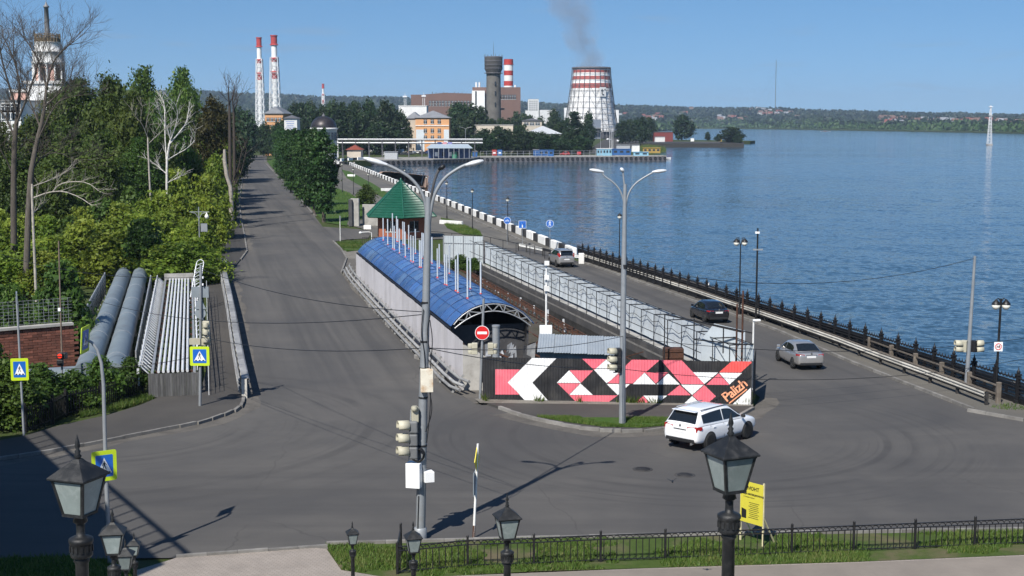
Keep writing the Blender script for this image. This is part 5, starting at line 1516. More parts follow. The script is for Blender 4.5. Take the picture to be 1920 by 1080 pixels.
# dark plank fence round the left corner
fl = PP([(48, 812), (100, 795), (124, 782), (190, 768), (268, 742), (276, 706)])
t = thing('dark_iron_fence', 'dark barred fence between left pavement and shrubs', 'fence', fl[0])
bme = MB().box((0, 0, .62), (.05, .035, 1.2)).build('bar', M_BLACK); bd_ = bme.data; bpy.data.objects.remove(bme)
for p, d in resample(fl, .17):
    q = p - fl[0]; link('bar', bd_, t, loc=(q.x, q.y, 0), rz=atan2(d.y, d.x))
for i in range(len(fl) - 1):
    for z in (.2, 1.05): MB().bar(fl[i] + V(0, 0, z), fl[i + 1] + V(0, 0, z), .05).build('rail', M_BLACK, t, world=True)
for p in fl: MB().box(p + V(0, 0, .7), (.12, .12, 1.4)).build('post', M_BLACK, t, world=True)
# brick wall and wire mesh over it, far left
wa, wb_ = P(-70, 712), P(140, 694)
wa = P(-80, 716); d = (wb_ - wa); L = d.length; az = atan2(d.y, d.x)
t = thing('brick_wall', 'old red brick retaining wall behind the left shrubs', 'wall', wa, az)
courses = 18; bl_, bh = .52, .15
M_BRK = pm('brick', (.17, .065, .045), .9, var=.25, scale=5, bump=.4, dirt=((.12, .06, .045), 2, .6), ovar=.25)
MB().box((L / 2, .16, 1.32), (L, .25, 2.66)).build('mortar_core', pm('mortar', (.19, .14, .11), .95, var=.2), t)
br = MB().box((bl_ / 2, 0, bh / 2), (bl_ - .02, .1, bh - .02)).build('brick', M_BRK); brd = br.data; bpy.data.objects.remove(br)
cnt = 0; rest = MB()
for c in range(courses - 1, -1, -1):
    x = -.26 * (c % 2)
    while x < L - .2:
        if cnt < 300 and x > L * .25:
            link('brick', brd, t, loc=(x, .01 + random.uniform(-.012, .012), .02 + c * bh)); cnt += 1
        else: rest.box((x + bl_ / 2, .01, .02 + c * bh + bh / 2), (bl_ - .02, .1, bh - .02))
        x += bl_
rest.build('lower_bricks', M_BRK, t, kind='stuff')
MB().box((L / 2, .1, 2.72), (L, .5, .14)).build('coping', M_CONC, t)
t = thing('wire_screen', 'white wire mesh screen standing on the brick wall among leaves', 'fence', wa + V(0, .2, 2.75), az)
for k in range(int(L / .28)): MB().box((.1 + k * .28, .3, .72), (.014, .014, 1.44)).build('wire', M_GALV, t)
for k in range(8): MB().box((L / 2, .3, .1 + k * .19), (L, .014, .014)).build('cross_wire', M_GALV, t)
b_ = P(376, 520); t = thing('ornate_lamp_post', 'pale ornate lamp post with a single white globe above the left shrubs', 'street light', b_)
H_ = zat(388, b_.y)
MB().tube((0, 0, 0), (0, 0, H_), .08, .05, 8).build('post', M_LAMPGREY, t); MB().bar((-.85, 0, H_ - .45), (.95, 0, H_ - .45), .06).path([V(0, 0, H_ - 1.1), V(.3, 0, H_ - .6), V(.8, 0, H_ - .5)], .03, 5).path([V(0, 0, H_ - 1.1), V(-.3, 0, H_ - .6), V(-.7, 0, H_ - .5)], .03, 5).build('cross_arm', M_LAMPGREY, t)
MB().lathe([(.001, -.36), (.16, -.28), (.2, -.12), (.14, .02), (.05, .12), (.03, .3)], 12, (.72, 0, H_ - .75)).build('globe', M_GLOBE, t)
MB().box((.45, 0, H_ - 1.9), (.6, .1, .75)).build('cabinet', M_LAMPGREY, t)
# manholes, bird
for lab, x, y in (('left manhole cover in the road behind the white car', 1205, 880), ('right manhole cover nearer the right foreground lantern', 1284, 891)):
    mh = thing('manhole_cover', lab, 'manhole', P(x, y) + V(0, 0, .004))
    MB().lathe([(.42, 0), (.42, .006), (.33, .008)], 20).build('ring', pm('iron_ring', (.045, .043, .042), .8, var=.2), mh); MB().lathe([(.32, .006), (.32, .010), (.0, .011)], 20).build('lid', pm('iron_lid', (.032, .031, .031), .7, .3, var=.3, bump=.5), mh)
c = at(1261, 904, 40); t = thing('flying_bird', 'small black bird flying low over the junction', 'bird', c); t.scale = (.55, .55, .55)
MBx = MB(); MBx.path([V(-.16, 0, .02), V(-.08, 0, .02), V(0, 0, 0), V(.12, 0, .02), V(.17, 0, .05), V(.21, 0, .05)], [.015, .04, .05, .045, .03, .005], 8); MBx.build('body', M_SBLACK, t, rz=R(80))
MB().prism([V(-.06, 0, .03), V(.06, 0, .03), V(.02, .28, .17), V(-.1, .3, .2)], (0, 0, .012)).build('wing', M_SBLACK, t, rz=R(80)); MB().prism([V(-.06, 0, .03), V(.06, 0, .03), V(.02, -.2, .2), V(-.1, -.22, .26)], (0, 0, .012)).build('wing', M_SBLACK, t, rz=R(80))

# ---------------------------------------------------------------- overhead wires
def wire(label, a, b_, sag, r=.014):
    t = V(0, 0, 0); pts = []
    for k in range(17):
        s_ = k / 16; p = a.lerp(b_, s_); pts.append(p - V(0, 0, sag * 4 * s_ * (1 - s_)) - a)
    tag(MB().path(pts, r, 4).build('overhead_wire', M_SBLACK, loc=a), label, 'wire', 'overhead wires')
YA, YB, YC, YE, YD = P(788, 1010).y, P(1167, 798).y, P(1811, 738).y, P(375, 765).y, P(117, 752).y
wire('wire from the signal pole top across the left road to the central mast', at(378, 505, YE), at(799, 585, YA), .4)
wire('wire leaving the central mast at mid height towards the left screens', at(170, 560, 84), at(799, 589, YA), .8)
wire('lower wire between the pipe rack pole and the central mast', at(378, 632, YE), at(798, 652, YA), .35)
wire('low wire from the red pedestrian light to the pipe rack pole', at(116, 690, YD), at(376, 666, YE), .25)
wire('high wire from the right hand mast to the lakeside signal pole', at(1171, 497, YB), at(1828, 484, YC), 1.1)
wire('wire from the central mast to the right hand mast', at(798, 652, YA), at(1170, 630, YB), .3)
wire('wire passing in front of the mural from the central mast', at(798, 652, YA), at(1168, 690, YB), .25)
wire('wire running from the right hand mast past the silver car to right edge', at(1170, 632, YB), at(1960, 628, 76), .8)
wire('lower wire from the right hand mast past the mural to right edge', at(1168, 692, YB), at(1960, 665, 74), .9)
#wire('slanting wire from the right hand mast down to the vault front', at(1170, 500, YB), at(930, 655, 78), .5)
wire('wire from the pipe rack pole to the far left', at(378, 520, YE), at(-20, 470, 95), .6)
# ================================================================ cars
M_CGLASS = plain('car_glass', (.010, .012, .014), .04, spec=.7)
M_TRIM = plain('car_trim', (.018, .018, .019), .5)
M_TAIL = plain('tail_lamp', (.35, .012, .012), .15, coat=.6)
M_CHROME = plain('chrome', (.6, .6, .6), .15, .9)
M_RIMS = plain('alloy_rim', (.42, .43, .44), .3, .8); M_RIMB = plain('dark_rim', (.05, .05, .052), .3, .6)
M_PLATE = plain('number_plate', (.7, .7, .7), .5)
def car(name, label, cat, loc, head, st, gh, H_, paint, axles, wr, rim, tail, plate_z, group, suv=False, wid=None):
    """st: body stations (y, z_low, z_shoulder, half width); gh: greenhouse (y_rear_base, y_roof_rear, y_top, y_roof_front, y_screen_base)"""
    t = thing(name, label, cat, loc, head, group)
    n = 14; vs = []
    for y, zl, zs, w in st:
        h = [(w * .80, zl), (w * .96, zl + .06), (w, zl + .34 * (zs - zl)), (w * .995, zl + .66 * (zs - zl)), (w * .955, zs - .05), (w * .80, zs), (w * .40, zs + .022)]
        ring = h + [(-x, z) for x, z in reversed(h)]
        vs += [(x, y, z) for x, z in ring]
    fs = []
    for i in range(len(st) - 1):
        for k in range(n): fs.append((i * n + k, (i + 1) * n + k, (i + 1) * n + (k + 1) % n, i * n + (k + 1) % n))
    mb = MB(); mb.add(vs, fs, 0, True); mb.add(vs[:n], [tuple(range(n))], 0, True); mb.add(vs[-n:], [tuple(range(n - 1, -1, -1))], 0, True)
    body = mb.build('body', paint, t)
    ss = body.modifiers.new('sub', 'SUBSURF'); ss.levels = ss.render_levels = 2
    bm = bmesh.new(); bm.from_mesh(body.data); bmesh.ops.remove_doubles(bm, verts=bm.verts, dist=1e-4); bmesh.ops.recalc_face_normals(bm, faces=bm.faces); bm.to_mesh(body.data); bm.free()
    ys = [s[0] for s in st]
    zsf = lambda y: float(np.interp(y, ys, [s[2] for s in st])); wf = lambda y: float(np.interp(y, ys, [s[3] for s in st]))
    yr0, yr1, yt, yf1, yf0 = gh
    G = [(yr0, zsf(yr0) + .012), (yr1, H_ - .055), ((yr1 + yt) / 2, H_ - .015), (yt, H_), ((yt + yf1) / 2, H_ - .012), (yf1, H_ - .06), (yf0, zsf(yf0) + .012)]
    wb = lambda y: wf(y) * .93; wtop = st[len(st) // 2][3] * .72
    vs = []; m_ = 10
    for y, zt in G:
        zb = zsf(y) - .04; b_ = wb(y); f = max(0.0, min(1, (zt - zb) / (H_ - zb)))
        tw = b_ + (wtop - b_) * f
        h = [(b_, zb), ((b_ + tw) / 2 + .012, (zb + zt - .05) / 2), (tw, max(zb, zt - .06)), (tw * .86, zt), (tw * .40, zt + .018)]
        vs += [(x, y, z) for x, z in h + [(-x, z) for x, z in reversed(h)]]
    fs = [(i * m_ + k, (i + 1) * m_ + k, (i + 1) * m_ + k + 1, i * m_ + k + 1) for i in range(len(G) - 1) for k in range(m_ - 1)]
    MB().add(vs, fs, 0, True).build('cabin', paint, t)
    # side glass between the pillars
    def sx(y, z):
        zb = zsf(y) - .04; b_ = wb(y); return b_ + (wtop - b_) * max(0, (z - zb) / (H_ - .06 - zb)) + .016
    yb = (yr1 + yf0) / 2 - .05
    zt = lambda y: float(np.interp(y, [g[0] for g in G], [g[1] for g in G])) - .115
    zl = lambda y: zsf(y) + .055
    polys = []
    ya, yz = yr0 + (.62 if not suv else .42), yf0 - .22
    for p0, p1 in ((ya, yb - .03), (yb + .03, yz)):
        N = 6; ylist = [p0 + (p1 - p0) * k / N for k in range(N + 1)]
        polys.append([(y, zl(y)) for y in ylist] + [(y, max(zl(y) + .01, zt(y))) for y in reversed(ylist)])
    for s_ in (-1, 1):
        for pl in polys:
            pts = [V(s_ * sx(y, z), y, z) for y, z in pl]
            MB().poly(pts if s_ > 0 else pts[::-1]).build('side_window', M_CGLASS, t)
    def screen(y0, z0, w0, y1, z1, w1, name):
        N = 6; vs = []
        dirn = V(0, -(z1 - z0), (y1 - y0)); dirn = dirn if dirn.z > 0 else -dirn; dirn = dirn.normalized() * .02
        for k in range(N + 1):
            u = -1 + 2 * k / N; b_ = .03 * (1 - u * u)
            vs += [V(u * w0, y0, z0 + b_) + dirn, V(u * w1, y1, z1 + b_) + dirn]
        MB().add(vs, [(2 * k, 2 * k + 2, 2 * k + 3, 2 * k + 1) for k in range(N)], 0, True).build(name, M_CGLASS, t)
    lz = lambda a, b_, f: a + (b_ - a) * f
    (ya0, za0), (ya1, za1) = G[0], G[1]
    screen(lz(ya0, ya1, .12), lz(za0, za1, .10), wb(yr0) * .86, lz(ya0, ya1, .90), lz(za0, za1, .90), wtop * .90, 'rear_window')
    (yb0, zb0), (yb1, zb1) = G[6], G[5]
    screen(lz(yb0, yb1, .08), lz(zb0, zb1, .08), wb(yf0) * .90, lz(yb0, yb1, .92), lz(zb0, zb1, .92), wtop * .90, 'windscreen')
    W_ = max(s[3] for s in st)
    for y in axles:
        for s_ in (-1, 1):
            wx = s_ * (wf(y) * .995)
            ar = MB(); N = 20
            ar.prism([V(wx - s_ * .05, y + (wr + .06) * cos(2 * pi * k / N), max(.12, wr + (wr + .06) * sin(2 * pi * k / N))) for k in range(N)], (s_ * .056, 0, 0))
            ar.build('wheel_arch', M_TRIM, t)
            wh = MB().lathe([(wr * .62, -.11), (wr * .93, -.115), (wr, -.08), (wr, .08), (wr * .93, .115), (wr * .62, .11)], 24)
            o = wh.build('wheel', M_RUBBER, t); o.location = (wx - s_ * .075, y, wr); o.rotation_euler = (0, s_ * pi / 2, 0)
            ri = MB().lathe([(wr * .66, .09), (wr * .62, .112), (wr * .58, .09)], 20)
            for k in range(5 if not suv else 10):
                q = 2 * pi * k / (5 if not suv else 10); ri.bar((.03 * cos(q), .03 * sin(q), .1), (wr * .62 * cos(q), wr * .62 * sin(q), .1), .07 if not suv else .035, .02)
            ri.lathe([(.0, .105), (.06, .11), (.06, .08)], 10); ri.lathe([(wr * .6, .06), (0, .06)], 16)
            ri.build('rim', rim, o)
    yr = st[0][0]
    # lamps, plate, bumper, mirrors, handles
    tz, th, tw = tail
    for s_ in (-1, 1):
        e = st[1]; x0 = e[3] * .97
        MB().prism([V(s_ * (x0 - tw), yr + .015, tz - th * .4), V(s_ * (x0 - .05), yr + .06, tz - th * .5), V(s_ * (x0 - .04), yr + .06, tz + th * .5), V(s_ * (x0 - tw), yr + .015, tz + th * .35)], (0, .12, 0)).prism([V(s_ * (x0 - .03), yr + .05, tz - th * .5), V(s_ * (wf(yr + .34) * 1.002), yr + .34, tz - th * .1), V(s_ * (wf(yr + .34) * 1.002), yr + .34, tz + th * .45), V(s_ * (x0 - .03), yr + .05, tz + th * .5)], (-s_ * .05, 0, 0)).build('tail_light', M_TAIL, t)
        yf = st[-1][0]
        MB().prism([V(s_ * wf(yf - .1) * .55, yf - .06, .64), V(s_ * wf(yf - .1) * .98, yf - .2, .66), V(s_ * wf(yf - .1) * .98, yf - .22, .76), V(s_ * wf(yf - .1) * .55, yf - .10, .74)], (0, -.08, .02)).build('headlight', M_CHROME, t)
        MB().box((s_ * (W_ + .08), yf0 - .28, zsf(yf0) + .1), (.2, .11, .14)).build('mirror', M_TRIM if suv else paint, t, bevel=.03)
        for y in (yb - .75, yb + .25):
            MB().box((s_ * (wf(y) * .985), y, zsf(y) - .17), (.035, .17, .028)).build('door_handle', paint, t)
        if suv: MB().bar((s_ * wtop * .93, yr1 + .1, H_ + .01), (s_ * wtop * .93, yf1 - .1, H_ + .0), .035).build('roof_rail', M_CHROME, t)
        for y in (yb, yb - 1.0, yf0 - .05):
            MB().bar((s_ * wf(y) * .999, y, st[3][1] + .12), (s_ * wf(y) * .952, y, zsf(y) - .05), .012, .006).build('door_gap', M_TRIM, t)
    MB().box((0, yr + (.012 if not suv else .012), plate_z), (.54, .025, .125)).build('number_plate', M_PLATE, t)
    MB().box((0, yr + .004, plate_z + .11), (.66, .03, .035)).build('plate_trim', M_CHROME if not suv else M_TRIM, t)
    MB().box((0, yr + .10, st[0][1] - .02), (W_ * 1.55, .22, .16)).build('lower_bumper', M_TRIM, t, bevel=.03)
    MB().prism([V(-.055 * 1, yr + .0, plate_z + .24)] and [V(.055 * cos(2 * pi * k / 12), yr - .0, plate_z + (.27 if suv else .2) + .055 * sin(2 * pi * k / 12)) for k in range(12)], (0, .03, 0)).build('badge', M_CHROME, t)
    if suv:
        for s_ in (-1, 1):
            MB().tube((s_ * .62, yr - .02, .36), (s_ * .62, yr + .12, .36), .06, .06, 10).build('exhaust', M_CHROME, t)
            MB().bar((s_ * W_ * .985, axles[0] + .5, .33), (s_ * W_ * .985, axles[1] - .5, .33), .05, .1).build('sill', M_TRIM, t)
        MB().box((0, yr1 - .12, H_ - .035), (1.25, .28, .03)).build('spoiler', paint, t, bevel=.01)
    return t
def paintm(n, c, met=.0, r=.25): return plain(n, c, r, met, coat=1.0)
SED = [(-2.18, .40, .86, .66), (-2.13, .30, .98, .78), (-1.9, .25, 1.01, .83), (-1.35, .22, .985, .855), (-.5, .2, .94, .86), (.5, .2, .92, .86), (1.2, .2, .89, .855), (1.75, .22, .81, .83), (2.08, .26, .68, .74), (2.2, .34, .58, .6)]
SUV_ = [(-2.43, .50, 1.02, .76), (-2.37, .36, 1.15, .92), (-2.1, .31, 1.18, .965), (-1.4, .29, 1.15, .975), (-.4, .28, 1.11, .97), (.7, .28, 1.09, .97), (1.4, .29, 1.06, .965), (2.0, .31, .98, .93), (2.33, .35, .84, .84), (2.45, .44, .72, .68)]
GRP = 'cars on the roads'
car('white_car', 'white sport utility car turning past the mural, tinted rear windows and dark wheels', 'car', (9.0, 61.3, 0), -R(43), SUV_, (-2.34, -1.92, -.6, .25, 1.2), 1.75, paintm('white_lacquer', (.78, .79, .80)), (-1.48, 1.45), .385, M_RIMB, (1.0, .24, .52), .84, GRP, True)
car('silver_car', 'silver four door saloon driving beside the lakeside crash barrier', 'car', (17.0, 81.2, 0), R(8), SED, (-1.78, -.95, -.2, .35, 1.18), 1.47, paintm('silver_lacquer', (.44, .43, .42), .6, .3), (-1.32, 1.28), .31, M_RIMS, (.88, .15, .34), .80, GRP)
car('black_car', 'black four door saloon on the right road behind the gallery', 'car', (14.3, 99.9, 0), R(12), SED, (-1.78, -.95, -.2, .35, 1.18), 1.46, paintm('black_lacquer', (.010, .010, .013), 0, .2), (-1.32, 1.28), .31, M_RIMS, (.88, .13, .34), .80, GRP)
VAN = [(s[0] * .92, s[1], s[2], s[3] * .9) for s in SUV_]
car('silver_suv', 'silver high roofed car partly hidden beyond the gallery near the barrier', 'car', (4.9, 138, 0), R(13), VAN, (-2.2, -2.0, -.6, .3, 1.2), 1.74, paintm('silver_lacquer', (.44, .43, .42), .6, .3), (-1.3, 1.3), .36, M_RIMS, (1.25, .42, .14), .84, GRP, True)
# small far cars: body and glass only
M_FARCAR = [paintm('far_white', (.7, .7, .7)), paintm('far_silver', (.4, .41, .42), .4), paintm('far_dark', (.03, .03, .035)), paintm('far_red', (.4, .03, .03)), paintm('far_blue', (.03, .06, .2))]
def far_car(label, loc, rz, c, van=False, group='cars parked by the far quay'):
    t = thing('parked_car', label, 'car', loc, rz, group)
    h = 1.5 if not van else 2.2
    prof = [(-2.1, .3), (2.1, .3), (2.15, .65), (1.2, .85), (.6, h - .05), (-1.3, h), (-1.9, .95), (-2.15, .85)] if not van else [(-2.6, .3), (2.5, .3), (2.6, .9), (2.1, 1.15), (1.6, h), (-2.6, h)]
    MB().prism([V(-.85, y, z) for y, z in prof], (1.7, 0, 0)).build('body', M_FARCAR[c], t, bevel=.06)
    g = MB()
    for s_ in (-1, 1): g.prism([V(s_ * .855, y, z) for y, z in ([(-1.6, .95), (.8, .92), (.45, h - .15), (-1.2, h - .12)] if not van else [(.2, 1.2), (1.9, 1.2), (1.55, h - .25), (.2, h - .25)])], (s_ * .02, 0, 0))
    g.build('windows', M_CGLASS, t)
    for y in (-1.3, 1.3):
        for s_ in (-1, 1): MB().tube((s_ * .7, y, .31), (s_ * .88, y, .31), .31, .31, 10).build('wheel', M_RUBBER, t)
rd = random.Random(5)
FC = [(722, 292, 0, 0), (735, 290, 1, 0), (747, 289, 0, 1), (758, 291, 2, 0), (772, 289, 1, 0), (783, 288, 0, 0), (793, 290, 2, 0), (708, 288, 1, 0), (698, 286, 0, 1), (802, 288, 4, 0), (1060, 291, 3, 0), (1072, 290, 2, 0), (1086, 291, 3, 0), (1142, 263, 0, 0), (1158, 266, 0, 0), (1166, 260, 0, 1), (1178, 261, 0, 0), (1192, 262, 1, 0), (670, 290, 0, 0), (478, 279, 0, 0), (487, 276, 0, 0), (470, 283, 1, 0)]
nm = ('white', 'silver', 'black', 'dark red', 'blue')
where = ['left of the grey container', 'above the grey container', 'behind the grey container', 'right of the grey container', 'in the middle of the quayside row', 'left of the blue canopy kiosk', 'nearest the blue canopy kiosk', 'near the yellow hut', 'at the left end of the quayside row', 'in front of the blue canopy kiosk', 'on the quay between blue containers', 'on the quay beside a dark red one', 'on the quay right of the black one', 'on the ramp left of the cooling tower foot', 'on the ramp below the cooling tower', 'at the top of the ramp', 'right of the van on the ramp', 'at the right end of the ramp row', 'beside the bay corner', 'at the far end of the left road', 'crossing at the far end of the left road', 'under the trees at the far end of the left road']
for (x, y, c, v), wh in zip(FC, where):
    far_car('small far %s %s parked %s' % (nm[c], 'van' if v else 'car', wh) if 'crossing' not in wh else 'small far white car crossing at the far end of the left road', P(x, y), rd.uniform(-1.6, 1.6), c, bool(v))
# ================================================================ people on the promenade
def person(label, loc, rz, top, legs, skin=(.45, .28, .2)):
    t = thing('person', label, 'person', loc, rz, 'people on the promenade')
    J = [(0, 0, .95), (0, .01, 1.2), (0, 0, 1.42), (0, .02, 1.52), (0, .04, 1.64), (0, .03, 1.76), (.17, 0, 1.40), (.21, -.04, 1.15), (.20, .10, .92), (-.17, 0, 1.40), (-.21, .04, 1.15), (-.20, -.04, .92), (.10, .04, .86), (.11, .16, .48), (.11, .10, .07), (.11, .24, .04), (-.10, -.02, .86), (-.11, -.06, .48), (-.11, -.26, .09), (-.11, -.14, .04)]
    E = [(0, 1), (1, 2), (2, 3), (3, 4), (4, 5), (2, 6), (6, 7), (7, 8), (2, 9), (9, 10), (10, 11), (0, 12), (12, 13), (13, 14), (14, 15), (0, 16), (16, 17), (17, 18), (18, 19)]
    rad = [.15, .14, .15, .06, .10, .08, .07, .05, .04, .07, .05, .04, .09, .065, .045, .035, .09, .065, .045, .035]
    me = bpy.data.meshes.new('body'); me.from_pydata(J, E, []); me.update()
    o = link('body', me, t)
    sk = o.modifiers.new('skin', 'SKIN')
    for i, r in enumerate(rad): me.skin_vertices[0].data[i].radius = (r, r * .85)
    me.skin_vertices[0].data[0].use_root = True
    o.modifiers.new('sub', 'SUBSURF').levels = 1
    m, tt, bs = nodes('person_clothes')
    g = tt.nodes.new('ShaderNodeTexCoord').outputs['Object']; s_ = tt.nodes.new('ShaderNodeSeparateXYZ'); tt.links.new(g, s_.inputs[0])
    z = s_.outputs[2]
    c = mixc(tt, mth(tt, 'GREATER_THAN', z, .94), legs, top); c = mixc(tt, mth(tt, 'GREATER_THAN', z, 1.50), c, skin)
    tt.links.new(c, bs.inputs['Base Color']); me.materials.append(m)
    MB().lathe([(.115, 0), (.12, .06), (.09, .12), (.001, .15)], 10, (0, .02, 1.68)).build('hair', M_TRIM, t)
person('person in dark clothes walking on the promenade near the bay corner', P(652, 311), .3, (.03, .03, .035), (.025, .028, .04))
person('person in a pale top walking on the promenade beside another', P(664, 313), -.2, (.4, .38, .36), (.05, .06, .10))
person('person in white standing by the blue canopy kiosk', P(863, 292.5), 1.2, (.65, .65, .65), (.04, .04, .05))
# ================================================================ trees and shrubs
L_OLIVE = leafmat('olive_leaves', (.026, .046, .008), (.058, .090, .015), (.112, .142, .028), .3)
L_MID = leafmat('green_leaves', (.030, .064, .010), (.062, .114, .018), (.105, .160, .030), .3)
L_BRIGHT = leafmat('bright_leaves', (.085, .135, .014), (.165, .235, .028), (.265, .315, .056), .38)
L_POPLAR = leafmat('poplar_leaves', (.015, .042, .011), (.031, .076, .018), (.070, .125, .030), .25)
L_BROWN = leafmat('brownish_leaves', (.030, .030, .009), (.058, .050, .014), (.085, .075, .022), .25)
L_DIST = leafmat('distant_leaves', (.012, .028, .011), (.022, .046, .016), (.040, .068, .022), .2)
L_REED = leafmat('reed', (.05, .09, .02), (.08, .13, .03), (.12, .15, .05), .3)
M_BARK = pm('bark', (.085, .072, .060), .95, var=.35, scale=3, bump=.8, stretch=(3, 3, .5), dirt=((.16, .15, .13), 2, .5))
M_BARKD = pm('dark_bark', (.055, .045, .038), .95, var=.35, scale=3, bump=.8, stretch=(3, 3, .5))
M_BARKL = pm('pale_bark', (.34, .31, .27), .9, var=.25, scale=4, bump=.5, dirt=((.10, .09, .08), 3, .5))
M_BIRCH = pm('birch_bark', (.58, .56, .53), .8, var=.1, scale=4, bump=.3, dirt=((.07, .06, .055), 5, .7))
def crown(name, blobs, n, size, seed, mat, shell=.45, droop=.3):
    rs = np.random.RandomState(seed)
    bl = np.array(blobs); wts = (bl[:, 3] * bl[:, 4] * bl[:, 5]) ** .67; idx = rs.choice(len(bl), n, p=wts / wts.sum())
    d = rs.normal(size=(n, 3)); d /= np.linalg.norm(d, axis=1)[:, None]
    # ragged outline: twigs push out of each clump in a few directions
    lump = 1 + .28 * np.sin(d[:, 0] * 5 + idx) * np.sin(d[:, 1] * 6 + idx * 2.1) + .22 * np.sin(d[:, 2] * 9 + idx * .7)
    r = rs.uniform(0, 1, n) ** shell * lump * (1 + .12 * rs.normal(size=n))
    c = bl[idx, :3] + d * bl[idx, 3:6] * r[:, None]
    nrm = d * .55 + rs.normal(size=(n, 3)) * .55; nrm[:, 2] += .35
    nrm /= np.linalg.norm(nrm, axis=1)[:, None]
    a = np.cross(nrm, rs.normal(size=(n, 3))); a /= np.linalg.norm(a, axis=1)[:, None]
    a[:, 2] -= droop; a /= np.linalg.norm(a, axis=1)[:, None]
    b_ = np.cross(nrm, a)
    s = (size * .85 * np.exp(rs.normal(size=n) * .38))[:, None]
    q = np.stack([c - a * s * .5, c - b_ * s * .30 + a * s * .05, c + a * s * .55, c + b_ * s * .30 + a * s * .05], 1).reshape(-1, 3)
    tint = np.clip(.42 + .16 * np.sin(idx * 12.9) + rs.normal(size=n) * .22, 0, 1)
    k = c[:, 2] > .1
    return np_mesh(name, q.reshape(n, 4, 3)[k].reshape(-1, 3), 4, tint[k], mat)
def limbs(height, spread, r0, nlimb, seed, lean=0.0, z0=.25):
    rd = random.Random(seed); mb = MB()
    top = V(lean * height, rd.uniform(-.3, .3), height * .86)
    pts = [V(0, 0, -.2)] + [V(lean * height * s_ ** 1.5 + rd.uniform(-.2, .2), rd.uniform(-.2, .2), height * .86 * s_) for s_ in (.2, .4, .6, .8)] + [top]
    mb.path(pts, [r0 * 1.25, r0, r0 * .8, r0 * .6, r0 * .38, r0 * .15], 8)
    for k in range(nlimb):
        s_ = z0 + (1 - z0) * (k + .5) / nlimb * .85; i = s_ * 5; a = pts[int(i)].lerp(pts[min(5, int(i) + 1)], i % 1)
        q = k * 2.4 + rd.uniform(-.4, .4); L = spread * (1 - s_ * .5) * rd.uniform(.7, 1.1); rr_ = r0 * (1 - s_) * .55 + .02
        m_ = a + V(cos(q) * L * .5, sin(q) * L * .5, L * .35); e = a + V(cos(q) * L, sin(q) * L, L * .85)
        mb.path([a, m_, e], [rr_, rr_ * .65, rr_ * .2], 5)
    return mb
def blobset(h, w, n, seed, z0=.2, shape='round'):
    rd = random.Random(seed); out = []
    for k in range(n):
        s_ = z0 + (1 - z0) * (k + rd.random()) / n
        prof = {'round': sin(pi * min(1, max(.08, (s_ - z0) / (1 - z0) * .82 + .12))), 'column': min(1, 4 * (1 - s_) + .15) * .95, 'cone': 1.05 - s_, 'shrub': sin(pi * min(1, s_ * .7 + .3))}[shape]
        q = k * 2.4 + rd.uniform(-.7, .7); rr_ = w / 2 * prof * rd.uniform(.25, .8)
        br = w * rd.uniform(.15, .27) * (.6 + .5 * prof)
        out.append((cos(q) * rr_, sin(q) * rr_, h * s_, br, br, br * rd.uniform(.6, .95)))
    return out
KINDS = {}
def kind(key, nvar, h, w, nb, nl, size, mats, shape='round', z0=.2, r0=.28, nlimb=9, bark=None, seed=0, trunk='trunk'):
    vs = []
    for i in range(nvar):
        me = crown('crown', blobset(h, w, nb, seed + i * 7, z0, shape), nl, size, seed + i, mats)
        tm = limbs(h, w * .45, r0, nlimb, seed + i).build('trunk', bark or M_BARK); td = tm.data; bpy.data.objects.remove(tm)
        vs.append((me, td))
    KINDS[key] = (vs, h, w)
kind('tall', 4, 18, 11, 34, 15000, .46, L_OLIVE, z0=.22, r0=.34, seed=10)
kind('tallmid', 3, 18, 10, 32, 15000, .44, L_MID, z0=.2, r0=.3, seed=30)
kind('shrub', 5, 5, 5.2, 24, 9000, .30, L_BRIGHT, shape='shrub', z0=.08, r0=.07, nlimb=8, seed=50)
kind('shrubmid', 3, 5, 5, 22, 8000, .30, L_MID, shape='shrub', z0=.08, r0=.07, nlimb=8, seed=60)
kind('poplar', 4, 13, 4.8, 34, 13000, .34, L_POPLAR, shape='column', z0=.14, r0=.25, nlimb=12, seed=70)
kind('brown', 3, 18, 7, 28, 7500, .42, L_BROWN, shape='column', z0=.3, r0=.3, nlimb=12, seed=80)
kind('far', 4, 14, 11, 26, 4200, .85, L_DIST, z0=.12, r0=.3, nlimb=6, seed=90)
kind('spruce', 1, 18, 7, 26, 4500, .7, L_DIST, shape='cone', z0=.06, r0=.25, nlimb=6, seed=99)
used = {}
def tree(key, label, x, y, h, w=None, cat='tree', group=None, name=None, base=None, rz=None, v=None):
    vs, H0, W0 = KINDS[key]
    used[key] = used.get(key, -1) + 1
    i = used[key] % len(vs) if v is None else v
    b_ = base or P(x, y)
    t = thing(name or ('shrub' if 'shrub' in key else 'tree'), label, cat if 'shrub' not in key else 'shrub', b_, random.uniform(0, 6.28) if rz is None else rz, group)
    sc = (( w or W0 * h / H0) / W0, (w or W0 * h / H0) / W0, h / H0); t.scale = sc
    link('crown', vs[i][0], t); link('trunk', vs[i][1], t)
    return t
def tree_px(key, label, x, ytop, Y, wpx, group=None, name=None, **k):
    """tree whose crown top shows at (x, ytop) when standing Y metres out"""
    h = zat(ytop, Y); return tree(key, label, 0, 0, h, wpx * Y / FOC, group=group, name=name, base=V(xat(x, ytop, Y), Y, 0), **k)
